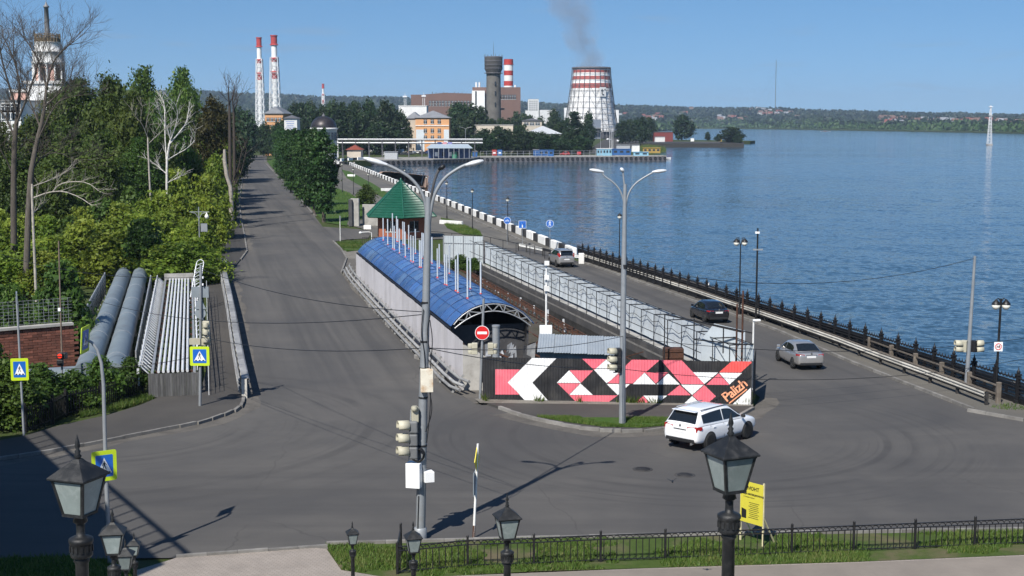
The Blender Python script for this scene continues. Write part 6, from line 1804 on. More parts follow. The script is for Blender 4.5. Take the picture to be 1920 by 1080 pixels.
# tall trees behind the shrubs, left
TL_ = [('tall', 150, 150, 195, 130, 'dark tree right of the church tower, its crown top highest'), ('tall', 108, 172, 205, 110, 'dark tree just below the church tower'), ('tall', 205, 152, 178, 120, 'dense dark tree in the middle of the left grove'),
       ('tallmid', 268, 130, 215, 95, 'loose topped tree rising above the left grove'), ('tallmid', 340, 134, 235, 90, 'sparse topped tree rising left of the bare white birch'), ('tall', 245, 175, 170, 110, 'dark tree left of the bare white birch'),
       ('tallmid', 300, 185, 190, 100, 'mid green tree behind the bare white birch'), ('tall', 352, 200, 230, 90, 'olive tree right of the bare white birch'), ('tall', 60, 225, 165, 130, 'shaded dark tree behind the large bare trees'), ('tall', -10, 240, 150, 140, 'dark tree cut by the left edge of the picture'),
       ('tallmid', 130, 240, 160, 120, 'deep green tree behind the fallen pale branch'), ('tall', 190, 250, 156, 110, 'dark tree over the bright shrubs in the middle left'), ('tall', 30, 290, 140, 120, 'low dark tree behind the bare trunk nearest the edge'), ('tallmid', 262, 262, 165, 95, 'dark green tree below the loose topped tree'),
       ('tallmid', 385, 215, 280, 80, 'green tree beside the small roof at the grove end'), ('tall', 405, 235, 250, 70, 'dark tree next to the roadside brownish poplars'), ('tall', 310, 262, 185, 80, 'dark tree around the birch trunk'), ('tall', 100, 300, 140, 110, 'shadowy tree behind the pale leaning branch')]
for key, x, y, Y, w, lab in TL_: tree_px(key, lab, x, y, Y, w, 'trees of the left grove', 'broadleaf_tree')
# bright young maples in front
rd = random.Random(12); spots = []
rows = [(128.5, 522, 11, 120, 395), (112, 505, 12, -40, 400), (122, 470, 13, -60, 385), (134, 440, 13, -60, 385), (150, 405, 12, -20, 395), (170, 372, 8, 200, 405), (195, 335, 7, 290, 415), (225, 305, 6, 330, 415), (265, 280, 5, 350, 420)]
def wordX(x):
    for lim, w_ in ((0, 'at the left picture edge'), (30, 'just right of the picture edge'), (65, 'below the left bare tree'), (100, 'below the leaning bare tree'), (130, 'behind the thin brown post'), (165, 'left of the fat pipe ends'), (205, 'above the screen top left of the pipes'), (235, 'above the left fat pipe end'), (270, 'above the right fat pipe end'), (300, 'left of the pipe rack top'), (325, 'above the pipe rack'), (350, 'above the rack end slab'), (380, 'left of the ornate lamp post'), (999, 'right of the ornate lamp post')):
        if x < lim: return w_
k = 0
seen = {}
for ri, (Y, yt, n, x0, x1) in enumerate(rows):
    for i in range(n):
        x = x0 + (x1 - x0) * (i + rd.uniform(.2, .8)) / n
        if Y == 112 and 100 < x < 300: continue
        if Y == 128.5 and 140 < x < 395: Y_ = 133.5 if x < 300 else 131; Yk = Y_
        if 130 < Y < 135 and 140 < x < 375: Yk = max(Y, 134 + rd.uniform(0, 6))
        elif Y != 128.5 or x <= 140: Yk = Y
        if Yk == 112 and x > 300: continue
        y = yt - 38 + rd.uniform(-24, 20) + (0 if x < 300 else 12)
        w = (5.5 + rd.uniform(-.6, 1.2)) / Yk * FOC
        lab = 'thicket maple, %s rank back, %s' % (ordw(ri), wordX(x)); seen[lab] = seen.get(lab, -1) + 1
        tree_px('shrub' if rd.random() < .8 else 'shrubmid', lab + (', %s from left' % ordw(seen[lab]) if seen[lab] else ''), x, y, Yk + rd.uniform(-3, 3), w, 'young maples of the left thicket', 'maple_shrub'); k += 1
for lab, x, yb, h, w in (('leafy shrub behind the dark iron fence at far left', 20, 800, 3.0, 3.6), ('shrub in front of the crosswise pipe by the red light post', 78, 778, 2.4, 3.0), ('shrub between the red light post and the fat pipes', 140, 768, 1.9, 2.6), ('shrub overhanging the dark fence under the fat pipes', 190, 755, 2.3, 2.6), ('shrub at the foot of the right fat pipe', 245, 742, 1.9, 2.2), ('dark shrub in the shade at the left picture edge', -30, 790, 4.0, 4.5),
                          ('shrub leaning on the brick wall at far left', 5, 690, 4.6, 4.6), ('shrub drooping over the brick wall by the wire screen', 28, 690, 4.6, 3.4), ('shrub behind the right end of the brick wall', 118, 660, 5.4, 4.6), ('small bush beside the concrete slab on the promenade', 686, 384, 3.4, 4.2), ('weedy bush against the grey end fence', 862, 506, 1.4, 2.4), ('tuft of weeds at the far end of the pit', 890, 508, 1.2, 1.8)):
    tree('shrubmid', lab, x, yb, h, w, name='shrub')
# poplar row
for lab, x, y, h, w in (('nearest poplar of the roadside row, touching the ground', 607, 416, 13.2, 4.6), ('second poplar of the roadside row', 590, 402, 13.2, 4.6), ('third poplar of the roadside row with a yellowish patch', 573, 388, 12.8, 4.8), ('fourth poplar of the roadside row', 558, 374, 12.6, 4.8), ('fifth poplar of the roadside row', 546, 362, 12.6, 4.8), ('sixth poplar of the roadside row', 540, 350, 12.2, 4.6), ('seventh poplar of the roadside row', 534, 340, 12.0, 4.6), ('eighth poplar near the far end of the row', 529, 330, 12.2, 4.8), ('last poplar of the roadside row by the white notice wall', 526, 320, 13, 5)):
    tree('poplar', lab, x, y, h, w, group='row of poplars beside the left road', name='poplar_tree')
    b_ = P(x, y)
# roadside brown trees on the left pavement
for lab, x, y, yt, w in (('tall brownish poplar at the kerb behind the broken pale trunk', 437, 408, 185, 75), ('brownish poplar next along the left kerb', 447, 372, 195, 70), ('thin brownish poplar farther along the left kerb', 452, 345, 205, 70), ('farthest brownish poplar on the left kerb', 462, 322, 215, 60)):
    b_ = P(x - 34, y); tree('brown', lab, 0, 0, zat(yt, b_.y), w * b_.y / FOC, base=b_, group='brownish poplars along the left kerb', name='poplar_tree')
def branchy(mb, p, d, L, r, depth, rd, up=.15, split=(2, 3), bend=.35, mn=.012):
    n = 3; pts = [p]; q = d.normalized()
    for i in range(n):
        q = (q + V(rd.uniform(-1, 1), rd.uniform(-1, 1), rd.uniform(-.6, 1) + up) * bend * .5).normalized()
        pts.append(pts[-1] + q * (L / n))
    re = max(mn * .7, r * .62)
    mb.path(pts, [r + (re - r) * i / n for i in range(n + 1)], 6 if r > .06 else 4, caps=False)
    if depth == 0: return
    for i in range(1, n + 1):
        for _ in range(rd.randint(1, 2) if i < n else rd.randint(*split)):
            a = V(rd.uniform(-1, 1), rd.uniform(-1, 1), rd.uniform(-.5, .7)).normalized()
            dd = (q + a * rd.uniform(.55, 1.1)).normalized()
            branchy(mb, pts[i], dd, L * rd.uniform(.5, .78), max(mn, re * rd.uniform(.45, .72) * (1 if i == n else .8)), depth - 1, rd, up, split, bend, mn)
def bare(label, name, trunk_px, Y, radii, limbs_px, bark, seed, depth=3, tw=1.0, mn=.016):
    """leafless tree: trunk and main limbs follow the given picture polyline at distance Y, the rest grows from them"""
    b_ = at(*trunk_px[0], Y); b_.z = 0; t = thing(name, label, 'tree', b_); rd = random.Random(seed)
    pts = [V(0, 0, 0)] + [at(x, y, Y + i * .15) - b_ for i, (x, y) in enumerate(trunk_px[1:])]
    mb = MB().path(smooth(pts, 1), list(np.interp(np.linspace(0, 1, len(smooth(pts, 1))), np.linspace(0, 1, len(radii)), radii)), 8)
    mb.build('trunk', bark, t)
    cr_ = MB()
    for j, (l, r) in enumerate(limbs_px):
        lp = [at(x, y, Y + .15 + (i * .5) * (1 if j % 2 else -1)) - b_ for i, (x, y) in enumerate(l)]
        lp = smooth(lp, 1); cr_.path(lp, list(np.linspace(r, r * .35, len(lp))), 6, caps=False)
        for i in range(1, len(lp)):
            for _ in range(2 if depth > 2 else 1):
                d = (lp[i] - lp[i - 1]).normalized() + V(rd.uniform(-.9, .9), rd.uniform(-.9, .9), rd.uniform(-.1, .8))
                branchy(cr_, lp[i], d, tw * rd.uniform(1.6, 3.0), r * .30, depth - 1, rd, mn=mn)
    cr_.build('branches', bark, t)
    return t
bare('large bare tree with dark trunk at the left edge', 'bare_tree', [(22, 440), (25, 340), (28, 250), (33, 215)], 112, [.30, .25, .20, .16], [([(33, 215), (20, 170), (5, 120), (0, 90)], .12), ([(33, 215), (38, 170), (30, 120), (12, 80)], .12), ([(30, 235), (48, 190), (62, 150), (70, 125)], .11), ([(28, 260), (12, 220), (-8, 200)], .10), ([(25, 330), (8, 290), (-10, 275)], .07)], M_BARK, 3, 3, .75, .008)
bare('large bare leaning tree in front of the church tower', 'bare_tree', [(42, 430), (55, 340), (68, 270), (82, 215), (87, 165)], 110, [.29, .24, .19, .14, .11], [([(87, 165), (96, 125), (110, 100), (135, 80)], .10), ([(87, 165), (80, 130), (62, 95), (45, 70)], .10), ([(84, 200), (105, 180), (130, 160)], .08), ([(76, 240), (60, 200), (40, 150)], .09), ([(70, 265), (100, 200), (118, 185), (150, 178)], .07), ([(60, 320), (80, 290), (110, 285), (140, 300)], .06)], M_BARK, 8, 3, .75, .008)
bare('dead white birch with forked bare branches in the grove', 'dead_birch', [(311, 350), (312, 310), (316, 275), (320, 262)], 158, [.15, .135, .115, .10], [([(320, 262), (312, 235), (304, 222), (298, 210)], .07), ([(312, 300), (309, 250), (309, 210), (307, 190)], .085), ([(320, 262), (330, 235), (334, 210), (328, 195)], .07), ([(318, 270), (335, 250), (350, 230), (354, 205)], .09), ([(314, 300), (330, 290), (352, 278), (366, 262)], .07), ([(311, 325), (300, 315), (292, 308)], .06), ([(311, 345), (322, 338), (336, 333)], .06)], M_BIRCH, 5, 2, .55, .013)
bare('thin dead tree with pale crossing twigs beside the white birch', 'dead_tree', [(283, 330), (278, 290), (277, 258)], 152, [.12, .10, .07], [([(277, 258), (270, 240), (262, 225)], .05), ([(278, 270), (288, 260), (300, 248)], .05)], M_BARKL, 15, 2, .8)
bare('fallen looking dead tree with a long pale arching branch', 'dead_tree', [(62, 412), (60, 370), (60, 345)], 108, [.12, .10, .08], [([(60, 372), (92, 360), (120, 358), (150, 370), (172, 385)], .07), ([(60, 350), (88, 340), (112, 330), (130, 318)], .05), ([(100, 358), (112, 345), (135, 340), (165, 342), (185, 358)], .06), ([(62, 400), (70, 392), (74, 384)], .05)], M_BARKL, 21, 2, .4, .008)
for lab, x, y, yt, sd in (('bare topped pollarded trunk among the brownish poplars', 432, 428, 165, 31), ('second pollarded trunk with ragged top on the left kerb', 440, 415, 178, 37)):
    Y = P(x, y).y
    bare(lab, 'pollard_tree', [(x, y), (x, 350), (x - 1, 260), (x - 2, yt + 25)], Y, [.34, .27, .20, .14], [([(x - 2, yt + 30), (x - 4, yt + 12), (x - 3, yt)], .12), ([(x - 2, yt + 30), (x + 5, yt + 15), (x + 6, yt + 4)], .10), ([(x, 350), (x + 14, 320), (x + 22, 280)], .12)], M_BARKD, sd, 2, .7)
b_ = P(434, 430); t = thing('broken_trunk', 'pale barkless broken trunk standing against the left kerb trees', 'tree', b_)
pts = [at(x, y, b_.y - .4) - b_ for x, y in ((432, 350), (425, 330), (421, 300), (421, 280))]
MB().path([V(0, 0, 0), at(434, 380, b_.y - .2) - b_] + pts, [.36, .30, .27, .26, .27, .17], 9).build('trunk', M_BARKL, t)
# far trees, each its own
rdv_ = random.Random(77)
def band(n, x0, x1, Y0, Y1, yt0, yt1, label, group, key='far', wk=1.0):
    for i in range(n):
        Y = rdv_.uniform(Y0, Y1); x = x0 + (x1 - x0) * (i + rdv_.uniform(.1, .9)) / n; yt = rdv_.uniform(yt0, yt1)
        h = zat(yt, Y); tree(key, label + ', %s from the left' % ordw(i), 0, 0, h, rdv_.uniform(9, 13) * wk, base=V(xat(x, yt, Y), Y, 0), group=group, name='far_tree')
band(12, 560, 765, 600, 680, 190, 212, 'dark tree in the wood behind the domed chapel', 'trees behind the domed chapel')
band(7, 535, 640, 650, 760, 188, 205, 'dark tree behind the white notice wall', 'trees behind the white notice wall')
band(6, 380, 462, 520, 620, 205, 225, 'tree beyond the end of the left road', 'trees beyond the left road')
band(5, 380, 448, 320, 420, 215, 240, 'tree beside the far left road', 'trees beside the far left road')
band(7, 655, 760, 590, 640, 196, 235, 'broad dark tree above the overhead pipeline', 'trees above the overhead pipeline')
band(6, 838, 905, 650, 760, 196, 222, 'tall tree right of the orange building', 'trees right of the orange building')
band(5, 492, 536, 535, 575, 226, 240, 'tree in front of the far orange building', 'trees before the far orange building', wk=.7)
band(4, 455, 498, 640, 720, 240, 252, 'tree closing the view at the far end of the left road', 'trees at the end of the left road')
band(4, 905, 960, 700, 780, 210, 235, 'tree below the dark water tower', 'trees below the water tower')
band(9, 900, 1035, 598, 616, 236, 256, 'bushy tree behind the quay fence', 'bushy trees behind the quay')
band(5, 1030, 1105, 604, 625, 245, 262, 'round bush behind the blue containers', 'bushes behind the blue containers')
band(6, 1035, 1110, 700, 780, 213, 235, 'dark tree left of the cooling tower foot', 'trees left of the cooling tower')
band(5, 960, 1040, 800, 900, 205, 225, 'tree behind the pale low buildings', 'trees behind the pale buildings')
band(5, 1165, 1222, 900, 1000, 214, 236, 'willow right of the cooling tower', 'trees right of the cooling tower')
for lab, x, yt, Y, w in (('dark spruce tip left of the cooling tower door', 1078, 210, 690, 55), ('tall tree beside the orange building corner', 862, 197, 680, 60), ('broad tree in front of the brown hall', 885, 200, 720, 70)): tree_px('spruce' if 'spruce' in lab else 'far', lab, x, yt, Y, w, name='far_tree')
for lab, x, yt, yb, w in (('tree on the causeway beside the red building', 1278, 216, 263, 46), ('round willow at the tip of the causeway', 1371, 239, 268, 52), ('small tree on the causeway', 1327, 248, 264, 14), ('low bush beside the willow on the causeway', 1347, 252, 266, 18), ('low willow skirt at the causeway tip', 1385, 250, 269, 20)):
    b_ = P(x, yb); tree('far', lab, 0, 0, max(2, zat(yt, b_.y)), w * b_.y / FOC, base=b_, name='far_tree')
reedp = PP([(1205, 286), (1232, 282), (1250, 279), (1246, 274), (1215, 270), (1200, 272)])
grass(reedp, 5000, 1.8, 40, name='reeds', z=-1.5, bare=.9)
# ================================================================ far shore, power station, town
M_FW = pm('far_white_wall', (.68, .68, .67), .7, var=.08, scale=.3, bump=.05, dirt=((.5, .48, .45), .2, .4))
M_BRWN = pm('brown_cladding', (.16, .098, .082), .8, var=.08, scale=.2, bump=.05, dirt=((.13, .08, .068), .1, .4))
M_ORNG = pm('orange_render', (.62, .33, .16), .85, var=.08, scale=.3, bump=.05, dirt=((.52, .30, .17), .3, .4))
M_CRM = pm('cream_render', (.52, .46, .38), .85, var=.1, scale=.3, bump=.05, dirt=((.38, .33, .27), .3, .4))
M_SLATE = pm('grey_roof', (.20, .21, .225), .6, .1, var=.12, scale=.4, bump=.05, dirt=((.14, .13, .125), .3, .5))
M_TOWER = pm('tower_concrete', (.115, .108, .098), .9, var=.2, scale=.3, bump=.2, dirt=((.07, .065, .06), .2, .6))
M_CRED = pm('chimney_red', (.40, .034, .026), .7, var=.1, scale=.3, bump=.05)
M_CWHT = pm('chimney_white', (.74, .74, .73), .7, var=.06, scale=.3, bump=.05)
M_STEELW = pm('white_steel', (.70, .71, .72), .6, var=.06, scale=.5, bump=0)
M_STEELD = pm('dark_steel', (.10, .10, .11), .7, var=.2, scale=.5, bump=0)
M_PINKW = pm('pink_render', (.58, .36, .30), .85, var=.08, scale=.3, bump=.05)
def rect(p0, p1, Y, zb=0.0):
    """box footprint from picture x range at distance Y"""
    return xat(p0, 240, Y), xat(p1, 240, Y)
def windows(par, x0, x1, y, zs, n, w, h, m=M_GLASSW, fr=M_SWHITE, name='window'):
    for z in zs:
        for k in range(n):
            x = x0 + (x1 - x0) * (k + .5) / n
            o = MB().box((x, y - .05, z), (w, .12, h)).build(name, m, par)
            MB().box((x, y - .10, z - h / 2 - .06), (w + .3, .2, .12)).box((x, y - .12, z), (.1, .06, h)).box((x, y - .12, z + h * .2), (w, .06, .1)).build('frame', fr, o)
def hip(x0, x1, y0, y1, z, h, ov=.6):
    mb = MB(); x0, x1, y0, y1 = x0 - ov, x1 + ov, y0 - ov, y1 + ov; d = min(x1 - x0, y1 - y0) / 2
    if x1 - x0 > y1 - y0: r = [(x0 + d, (y0 + y1) / 2, z + h), (x1 - d, (y0 + y1) / 2, z + h)]
    else: r = [((x0 + x1) / 2, y0 + d, z + h), ((x0 + x1) / 2, y1 - d, z + h)]
    vs = [(x0, y0, z), (x1, y0, z), (x1, y1, z), (x0, y1, z)] + r
    fs = [(0, 1, 5, 4), (1, 2, 5), (2, 3, 4, 5), (3, 0, 4), (3, 2, 1, 0)] if x1 - x0 > y1 - y0 else [(0, 1, 4), (1, 2, 5, 4), (2, 3, 5), (3, 0, 4, 5), (3, 2, 1, 0)]
    return mb.add(vs, fs)
# cooling tower
YT = 1200.0; M_TRED = pm('tower_red', (.34, .085, .075), .8, var=.12, scale=.3, bump=.05, dirt=((.42, .22, .2), .3, .4))
cx = xat(1108, 240, YT); ct_ = thing('cooling_tower', 'white cooling tower with red bands and open black framework', 'cooling tower', (cx, YT, 0))
def cr_at(z):     # radius by height, read off the picture
    return float(np.interp(z, [0, 8, 22, 40, 55, 62], [24.2, 22.6, 20.1, 17.6, 15.8, 15.5]))
ZT = zat(126, YT)
seg = 24
zs = list(np.linspace(6, ZT - 2.2, 16)); bands = {15: 0, 14: 1, 13: 0, 12: 1, 11: 0, 10: 0}
redz = [(zat(166, YT), zat(156.5, YT)), (zat(150, YT), zat(143, YT)), (zat(137, YT), zat(131.5, YT))]
cuts = sorted(set([6.0, ZT - 2.0] + [z for a in redz for z in a] + list(np.linspace(8, zat(168, YT), 8))))
for i in range(len(cuts) - 1):
    z0, z1 = cuts[i], cuts[i + 1]; red = any(a - .1 <= (z0 + z1) / 2 <= b_ + .1 for a, b_ in redz)
    MB().lathe([(cr_at(z0), z0), (cr_at(z1), z1)], seg, smooth=True).build('shell_band', M_TRED if red else M_CWHT, ct_)
MB().lathe([(cr_at(ZT) + .1, ZT - 2.0), (cr_at(ZT) + .5, ZT - 2.0), (cr_at(ZT) + .5, ZT), (cr_at(ZT) - .3, ZT), (cr_at(ZT) - .3, ZT - 3)], seg).build('rim', M_STEELD, ct_)
for k in range(seg):
    q = 2 * pi * (k + .5) / seg
    MB().path([V((cr_at(z) + .9) * cos(q), (cr_at(z) + .9) * sin(q), z) for z in np.linspace(0, ZT, 8)], .20, 4).build('frame_post', M_STEELD, ct_)
for j, z in enumerate(np.linspace(7, ZT - 1, 12)):
    MB().path([V((cr_at(z) + .9) * cos(q), (cr_at(z) + .9) * sin(q), z) for q in np.linspace(0, 2 * pi, seg + 1) + pi / seg], .17, 4, caps=False).build('frame_ring', M_STEELD, ct_)
br_ = np.linspace(7, ZT - 1, 12)
for j in range(0, 8, 2):
    mb = MB()
    for k in range(seg):
        q0, q1 = 2 * pi * (k + .5) / seg, 2 * pi * (k + 1.5) / seg; z0, z1 = br_[j], br_[j + 2]
        if k % 2: q0, q1 = q1, q0
        mb.bar(V((cr_at(z0) + .9) * cos(q0), (cr_at(z0) + .9) * sin(q0), z0), V((cr_at(z1) + .9) * cos(q1), (cr_at(z1) + .9) * sin(q1), z1), .16)
    mb.build('bracing', M_STEELD, ct_, kind='stuff')
MB().lathe([(cr_at(6) - 1, 0), (cr_at(6) - 1, 6)], seg).build('louvre_base', M_STEELD, ct_)
q = R(-62); lp = V((cr_at(42) + 1.6) * cos(q), (cr_at(42) + 1.6) * sin(q), zat(173, YT))
lo_ = MB().box((0, 0, 0), (.4, 6.2, 7.8)).build('logo_panel', M_CWHT, ct_, loc=lp, rz=q)
MB().path([V(.25, -.9, 2.4), V(.25, -.9, -1.6), V(.25, -.4, -2.4), V(.25, .9, -2.2)], .42, 5).bar(V(.25, -2.2, 1.2), V(.25, .6, 1.2), .7, .3).bar(V(.25, 1.2, 1.9), V(.25, 2.6, 1.9), .5, .3).bar(V(.25, 1.9, 1.2), V(.25, 1.9, 2.7), .5, .3).build('logo_mark', M_SBLACK, lo_)
t = thing('tower_annex', 'white and grey block with canopy at the foot of the cooling tower', 'building', (xat(1120, 240, 1160), 1160, 0))
for x0, x1, yt, m in ((1078, 1106, 224, M_CWHT), (1107, 1126, 224, pm('slate_blue_wall', (.17, .20, .25), .7))):
    a, b_ = xat(x0, 240, 1160), xat(x1, 240, 1160); MB().box(((a + b_) / 2 - t.location.x, 0, zat(yt, 1160) / 2), (b_ - a, 10, zat(yt, 1160))).build('block', m, t)
MB().box((xat(1133, 240, 1160) - t.location.x, -6, 9), (24, 10, .8)).build('canopy', M_SLATE, t)
for k in range(6): MB().box((xat(1112 + k * 8, 240, 1160) - t.location.x, -10, 4.3), (.4, .4, 8.6)).build('column', M_STEELD, t)
# steam
sm = thing('smoke_plume', 'grey steam plume leaning left above the cooling tower', 'steam', (cx, YT, 0)); sm['kind'] = 'stuff'
m, t, bs = nodes('steam'); t.nodes.remove(bs)
pv = t.nodes.new('ShaderNodeVolumePrincipled'); pv.inputs['Color'].default_value = (.92, .92, .95, 1); pv.inputs['Anisotropy'].default_value = .2
oc = t.nodes.new('ShaderNodeTexCoord').outputs['Generated']; ob = t.nodes.new('ShaderNodeTexCoord').outputs['Object']
sx = t.nodes.new('ShaderNodeSeparateXYZ'); t.links.new(ob, sx.inputs[0])
zrel = rng(t, sx.outputs[2], ZT, ZT + 62)
# centre line leans left as it climbs; the plume widens and thins out
axx = mth(t, 'MULTIPLY', mth(t, 'POWER', zrel, 1.1), -20.0)
wob = mth(t, 'MULTIPLY', mth(t, 'SUBTRACT', noi(t, mapv(t, ob, (.0, .0, .05)), 1.0, 2), .5), 10.0)
dx = mth(t, 'SUBTRACT', mth(t, 'ADD', sx.outputs[0], 2.0), mth(t, 'ADD', axx, wob)); dy = sx.outputs[1]
rad = mth(t, 'SQRT', mth(t, 'ADD', mth(t, 'MULTIPLY', dx, dx), mth(t, 'MULTIPLY', dy, dy)))
rmax = rng(t, zrel, 0, 1, 13.0, 24.0)
n1 = noi(t, ob, .055, 5, .6, .8)
f = mth(t, 'SUBTRACT', 1.25, mth(t, 'DIVIDE', rad, rmax)); f = mth(t, 'ADD', f, mth(t, 'MULTIPLY', mth(t, 'SUBTRACT', n1, .52), 5.0)); f = rng(t, f, .0, 1.0)
edge = rng(t, mth(t, 'DIVIDE', rad, rmax), 1.25, .8)
den = mth(t, 'MULTIPLY', mth(t, 'MULTIPLY', f, edge), rng(t, zrel, 0, 1, .036, .020))
t.links.new(den, pv.inputs['Density']); t.links.new(pv.outputs[0], t.nodes['Material Output'].inputs['Volume'])
o = MB().lathe([(14.5, ZT - .5), (20, ZT + 14), (32, ZT + 34), (48, ZT + 62)], 20).build('plume', m, sm)
# twin lattice chimneys, distant chimney, red-white chimney
def stack(label, x, ytop, wtop, wbase, Y, lattice=True):
    X = xat(x, 240, Y); t = thing('chimney', label, 'chimney', (X, Y, 0)); zt = zat(ytop, Y); s = Y / FOC
    marks = [(0, .40), (.40, .565), (.565, .63), (.63, .735), (.735, .77), (.77, .90), (.90, 1)]
    for i, (a, b_) in enumerate(marks):
        r0, r1 = wtop * s * .5, wtop * s * .5
        MB().lathe([(r0 * (1.12 if i == 6 else 1), zt * a), (r1 * (1.12 if i == 6 else 1), zt * b_)], 14).build('shaft_band', M_CRED if i in (2, 4, 6) else M_CWHT, t)
    for z in (.90, .765, .63): MB().lathe([(wtop * s * .72, zt * z), (wtop * s * .72, zt * z + 1.2), (wtop * s * .5, zt * z + 1.2)], 14).build('gallery_ring', M_CRED, t)
    MB().lathe([(wtop * s * .66, zt * .99), (wtop * s * .66, zt)], 14).build('top_rim', M_CRED, t)
    if lattice:
        hw = lambda f: (wbase * s * .5) * (1 - f) + wtop * s * .62 * f
        lv = np.linspace(0, 1, 11) * .78
        for sx_ in (-1, 1):
            for sy in (-1, 1): MB().path([V(sx_ * hw(f / .78), sy * hw(f / .78), zt * f) for f in (0, .4, .78)], .42, 5).build('lattice_leg', M_STEELW, t)
        mb = MB()
        for i in range(10):
            a, b_ = lv[i], lv[i + 1]; ha, hb = hw(a / .78), hw(b_ / .78)
            for (ax, ay), (bx, by) in (((-1, -1), (1, -1)), ((1, -1), (1, 1)), ((1, 1), (-1, 1)), ((-1, 1), (-1, -1))):
                mb.bar(V(ax * ha, ay * ha, zt * a), V(bx * hb, by * hb, zt * b_), .3).bar(V(bx * ha, by * ha, zt * a), V(ax * hb, ay * hb, zt * b_), .3).bar(V(ax * hb, ay * hb, zt * b_), V(bx * hb, by * hb, zt * b_), .4)
        mb.build('lattice_bracing', M_STEELW, t, kind='stuff')
    return t
stack('left and shorter of the twin red and white chimneys in white lattice frames', 489, 70, 8.5, 17, 1500)
stack('right and taller of the twin red and white chimneys in white lattice frames', 517, 66, 10.5, 22, 1480)
stack('tiny far red and white chimney above the wood', 607, 157, 4, 7, 2600)
Y = 1150; X = xat(953.5, 240, Y); t = thing('chimney', 'stout red and white banded chimney behind the brown hall', 'chimney', (X, Y, 0)); s = Y / FOC
for i, (a, b_) in enumerate(((215, 152), (152, 142), (142, 133), (133, 122), (122, 111))): MB().lathe([(8.7 * s, zat(a, Y)), (8.7 * s, zat(b_, Y))], 20).build('shaft_band', M_CRED if i in (1, 3 - 1 + 0, 4) and i != 2 or i == 2 and False else (M_CWHT if i in (0, 3) else M_CRED) if i != 2 else M_CWHT, t)
for o, m in zip([c for c in t.children], (M_CWHT, M_CRED, M_CWHT, M_CRED, M_CWHT)): pass
cols = [(215, 161, 0), (161, 152, 1), (152, 141.5, 0), (141.5, 132.5, 1), (132.5, 121.5, 0), (121.5, 111, 1)]
for c in list(t.children): bpy.data.objects.remove(c)
for a, b_, r_ in cols: MB().lathe([(8.7 * s, zat(a, Y)), (8.7 * s, zat(b_, Y))], 20).build('shaft_band', M_CRED if r_ else M_CWHT, t)
MB().lathe([(9.4 * s, zat(121.5, Y)), (9.4 * s, zat(119.5, Y))], 20).build('ring', M_CRED, t)
# brown halls and white tower
def block(t, x0, x1, yt, Y, m, dep=40, zb=0, name='wall'):
    a, b_ = xat(x0, 240, Y), xat(x1, 240, Y); z = zat(yt, Y)
    o = t.location
    return MB().box(((a + b_) / 2 - o.x, Y + dep / 2 - o.y, (z + zb) / 2), (b_ - a, dep, z - zb)).build(name, m, t)
Y = 1120; t = thing('brown_hall', 'long low brown industrial hall with a ribbon of windows', 'building', (xat(830, 240, Y), Y, 0))
block(t, 797, 890, 177, Y, M_BRWN); block(t, 771, 797.5, 177.5, Y + 6, M_BRWN, 30)
a, b_ = xat(797, 240, Y), xat(890, 240, Y); MB().prism([V(a - t.location.x, 0, zat(177, Y)), V(b_ - t.location.x, 0, zat(177, Y)), V(b_ - t.location.x, 0, zat(175.5, Y)), V((a * .6 + b_ * .4) - t.location.x, 0, zat(174, Y))], (0, 40, 0)).build('parapet', M_BRWN, t)
windows(t, xat(804, 240, Y) - t.location.x, xat(887, 240, Y) - t.location.x, 0, [zat(191, Y), zat(196.5, Y)], 14, 1.9, 1.9, M_GLASSD)
for k in range(9): x = xat(810 + k * 7, 240, Y) - t.location.x; MB().tube((x, 8, zat(176, Y)), (x, 8, zat(171.5 + (k % 3), Y)), .25, .2, 6).build('roof_vent', M_STEELD, t)
Y = 1060; t = thing('brown_boiler_house', 'tall square brown boiler house right of the dark water tower', 'building', (xat(935, 240, Y), Y, 0))
block(t, 886, 976, 163.5, Y, M_BRWN, 45); block(t, 885, 909, 170, Y - 8, M_CWHT, 8, name='white_tower')
windows(t, xat(936, 240, Y) - t.location.x, xat(968, 240, Y) - t.location.x, 0, [zat(182, Y)], 7, 1.5, 3.6, M_GLASSD)
MB().box((xat(893, 240, Y) - t.location.x, -8.2, zat(184, Y)), (1.0, .3, 10)).build('stair_window', M_GLASSD, t)
MB().box((xat(941, 240, Y) - t.location.x, -.2, zat(204, Y)), (4, .3, 1)).build('low_window', M_GLASSD, t)
for x in (893, 899, 966): MB().tube((xat(x, 240, Y) - t.location.x, 4, zat(165, Y)), (xat(x, 240, Y) - t.location.x, 4, zat(154 if x < 900 else 159, Y)), .8, .7, 8).build('roof_vent', M_CWHT, t)
Y = 900; s = Y / FOC; X = xat(925.5, 240, Y); t = thing('water_tower', 'dark concrete water tower with wider ringed tank and aerial', 'water tower', (X, Y, 0))
MB().lathe([(14.4 * s, 0), (13.2 * s, zat(140, Y))], 24).build('shaft', M_TOWER, t)
MB().lathe([(13.2 * s, zat(140, Y)), (14.4 * s, zat(137, Y)), (14.4 * s, zat(134, Y)), (16.6 * s, zat(130, Y)), (16.9 * s, zat(108, Y)), (15.5 * s, zat(106, Y)), (0, zat(105.5, Y))], 24).build('tank', pm('tower_tank', (.055, .052, .050), .85, var=.25, scale=.4, bump=.1), t)
for y in (137, 128, 121, 114, 107.5): MB().lathe([(17.3 * s, zat(y + .7, Y)), (17.3 * s, zat(y - .3, Y)), (16.4 * s, zat(y - .3, Y))], 24).build('ring', M_STEELD, t)
for k in range(14): q = 2 * pi * k / 14; MB().tube((17 * s * cos(q), 17 * s * sin(q), zat(107, Y)), (17 * s * cos(q), 17 * s * sin(q), zat(103.5 - (k % 3), Y)), .12, .12, 4).build('aerial', M_STEELD, t)
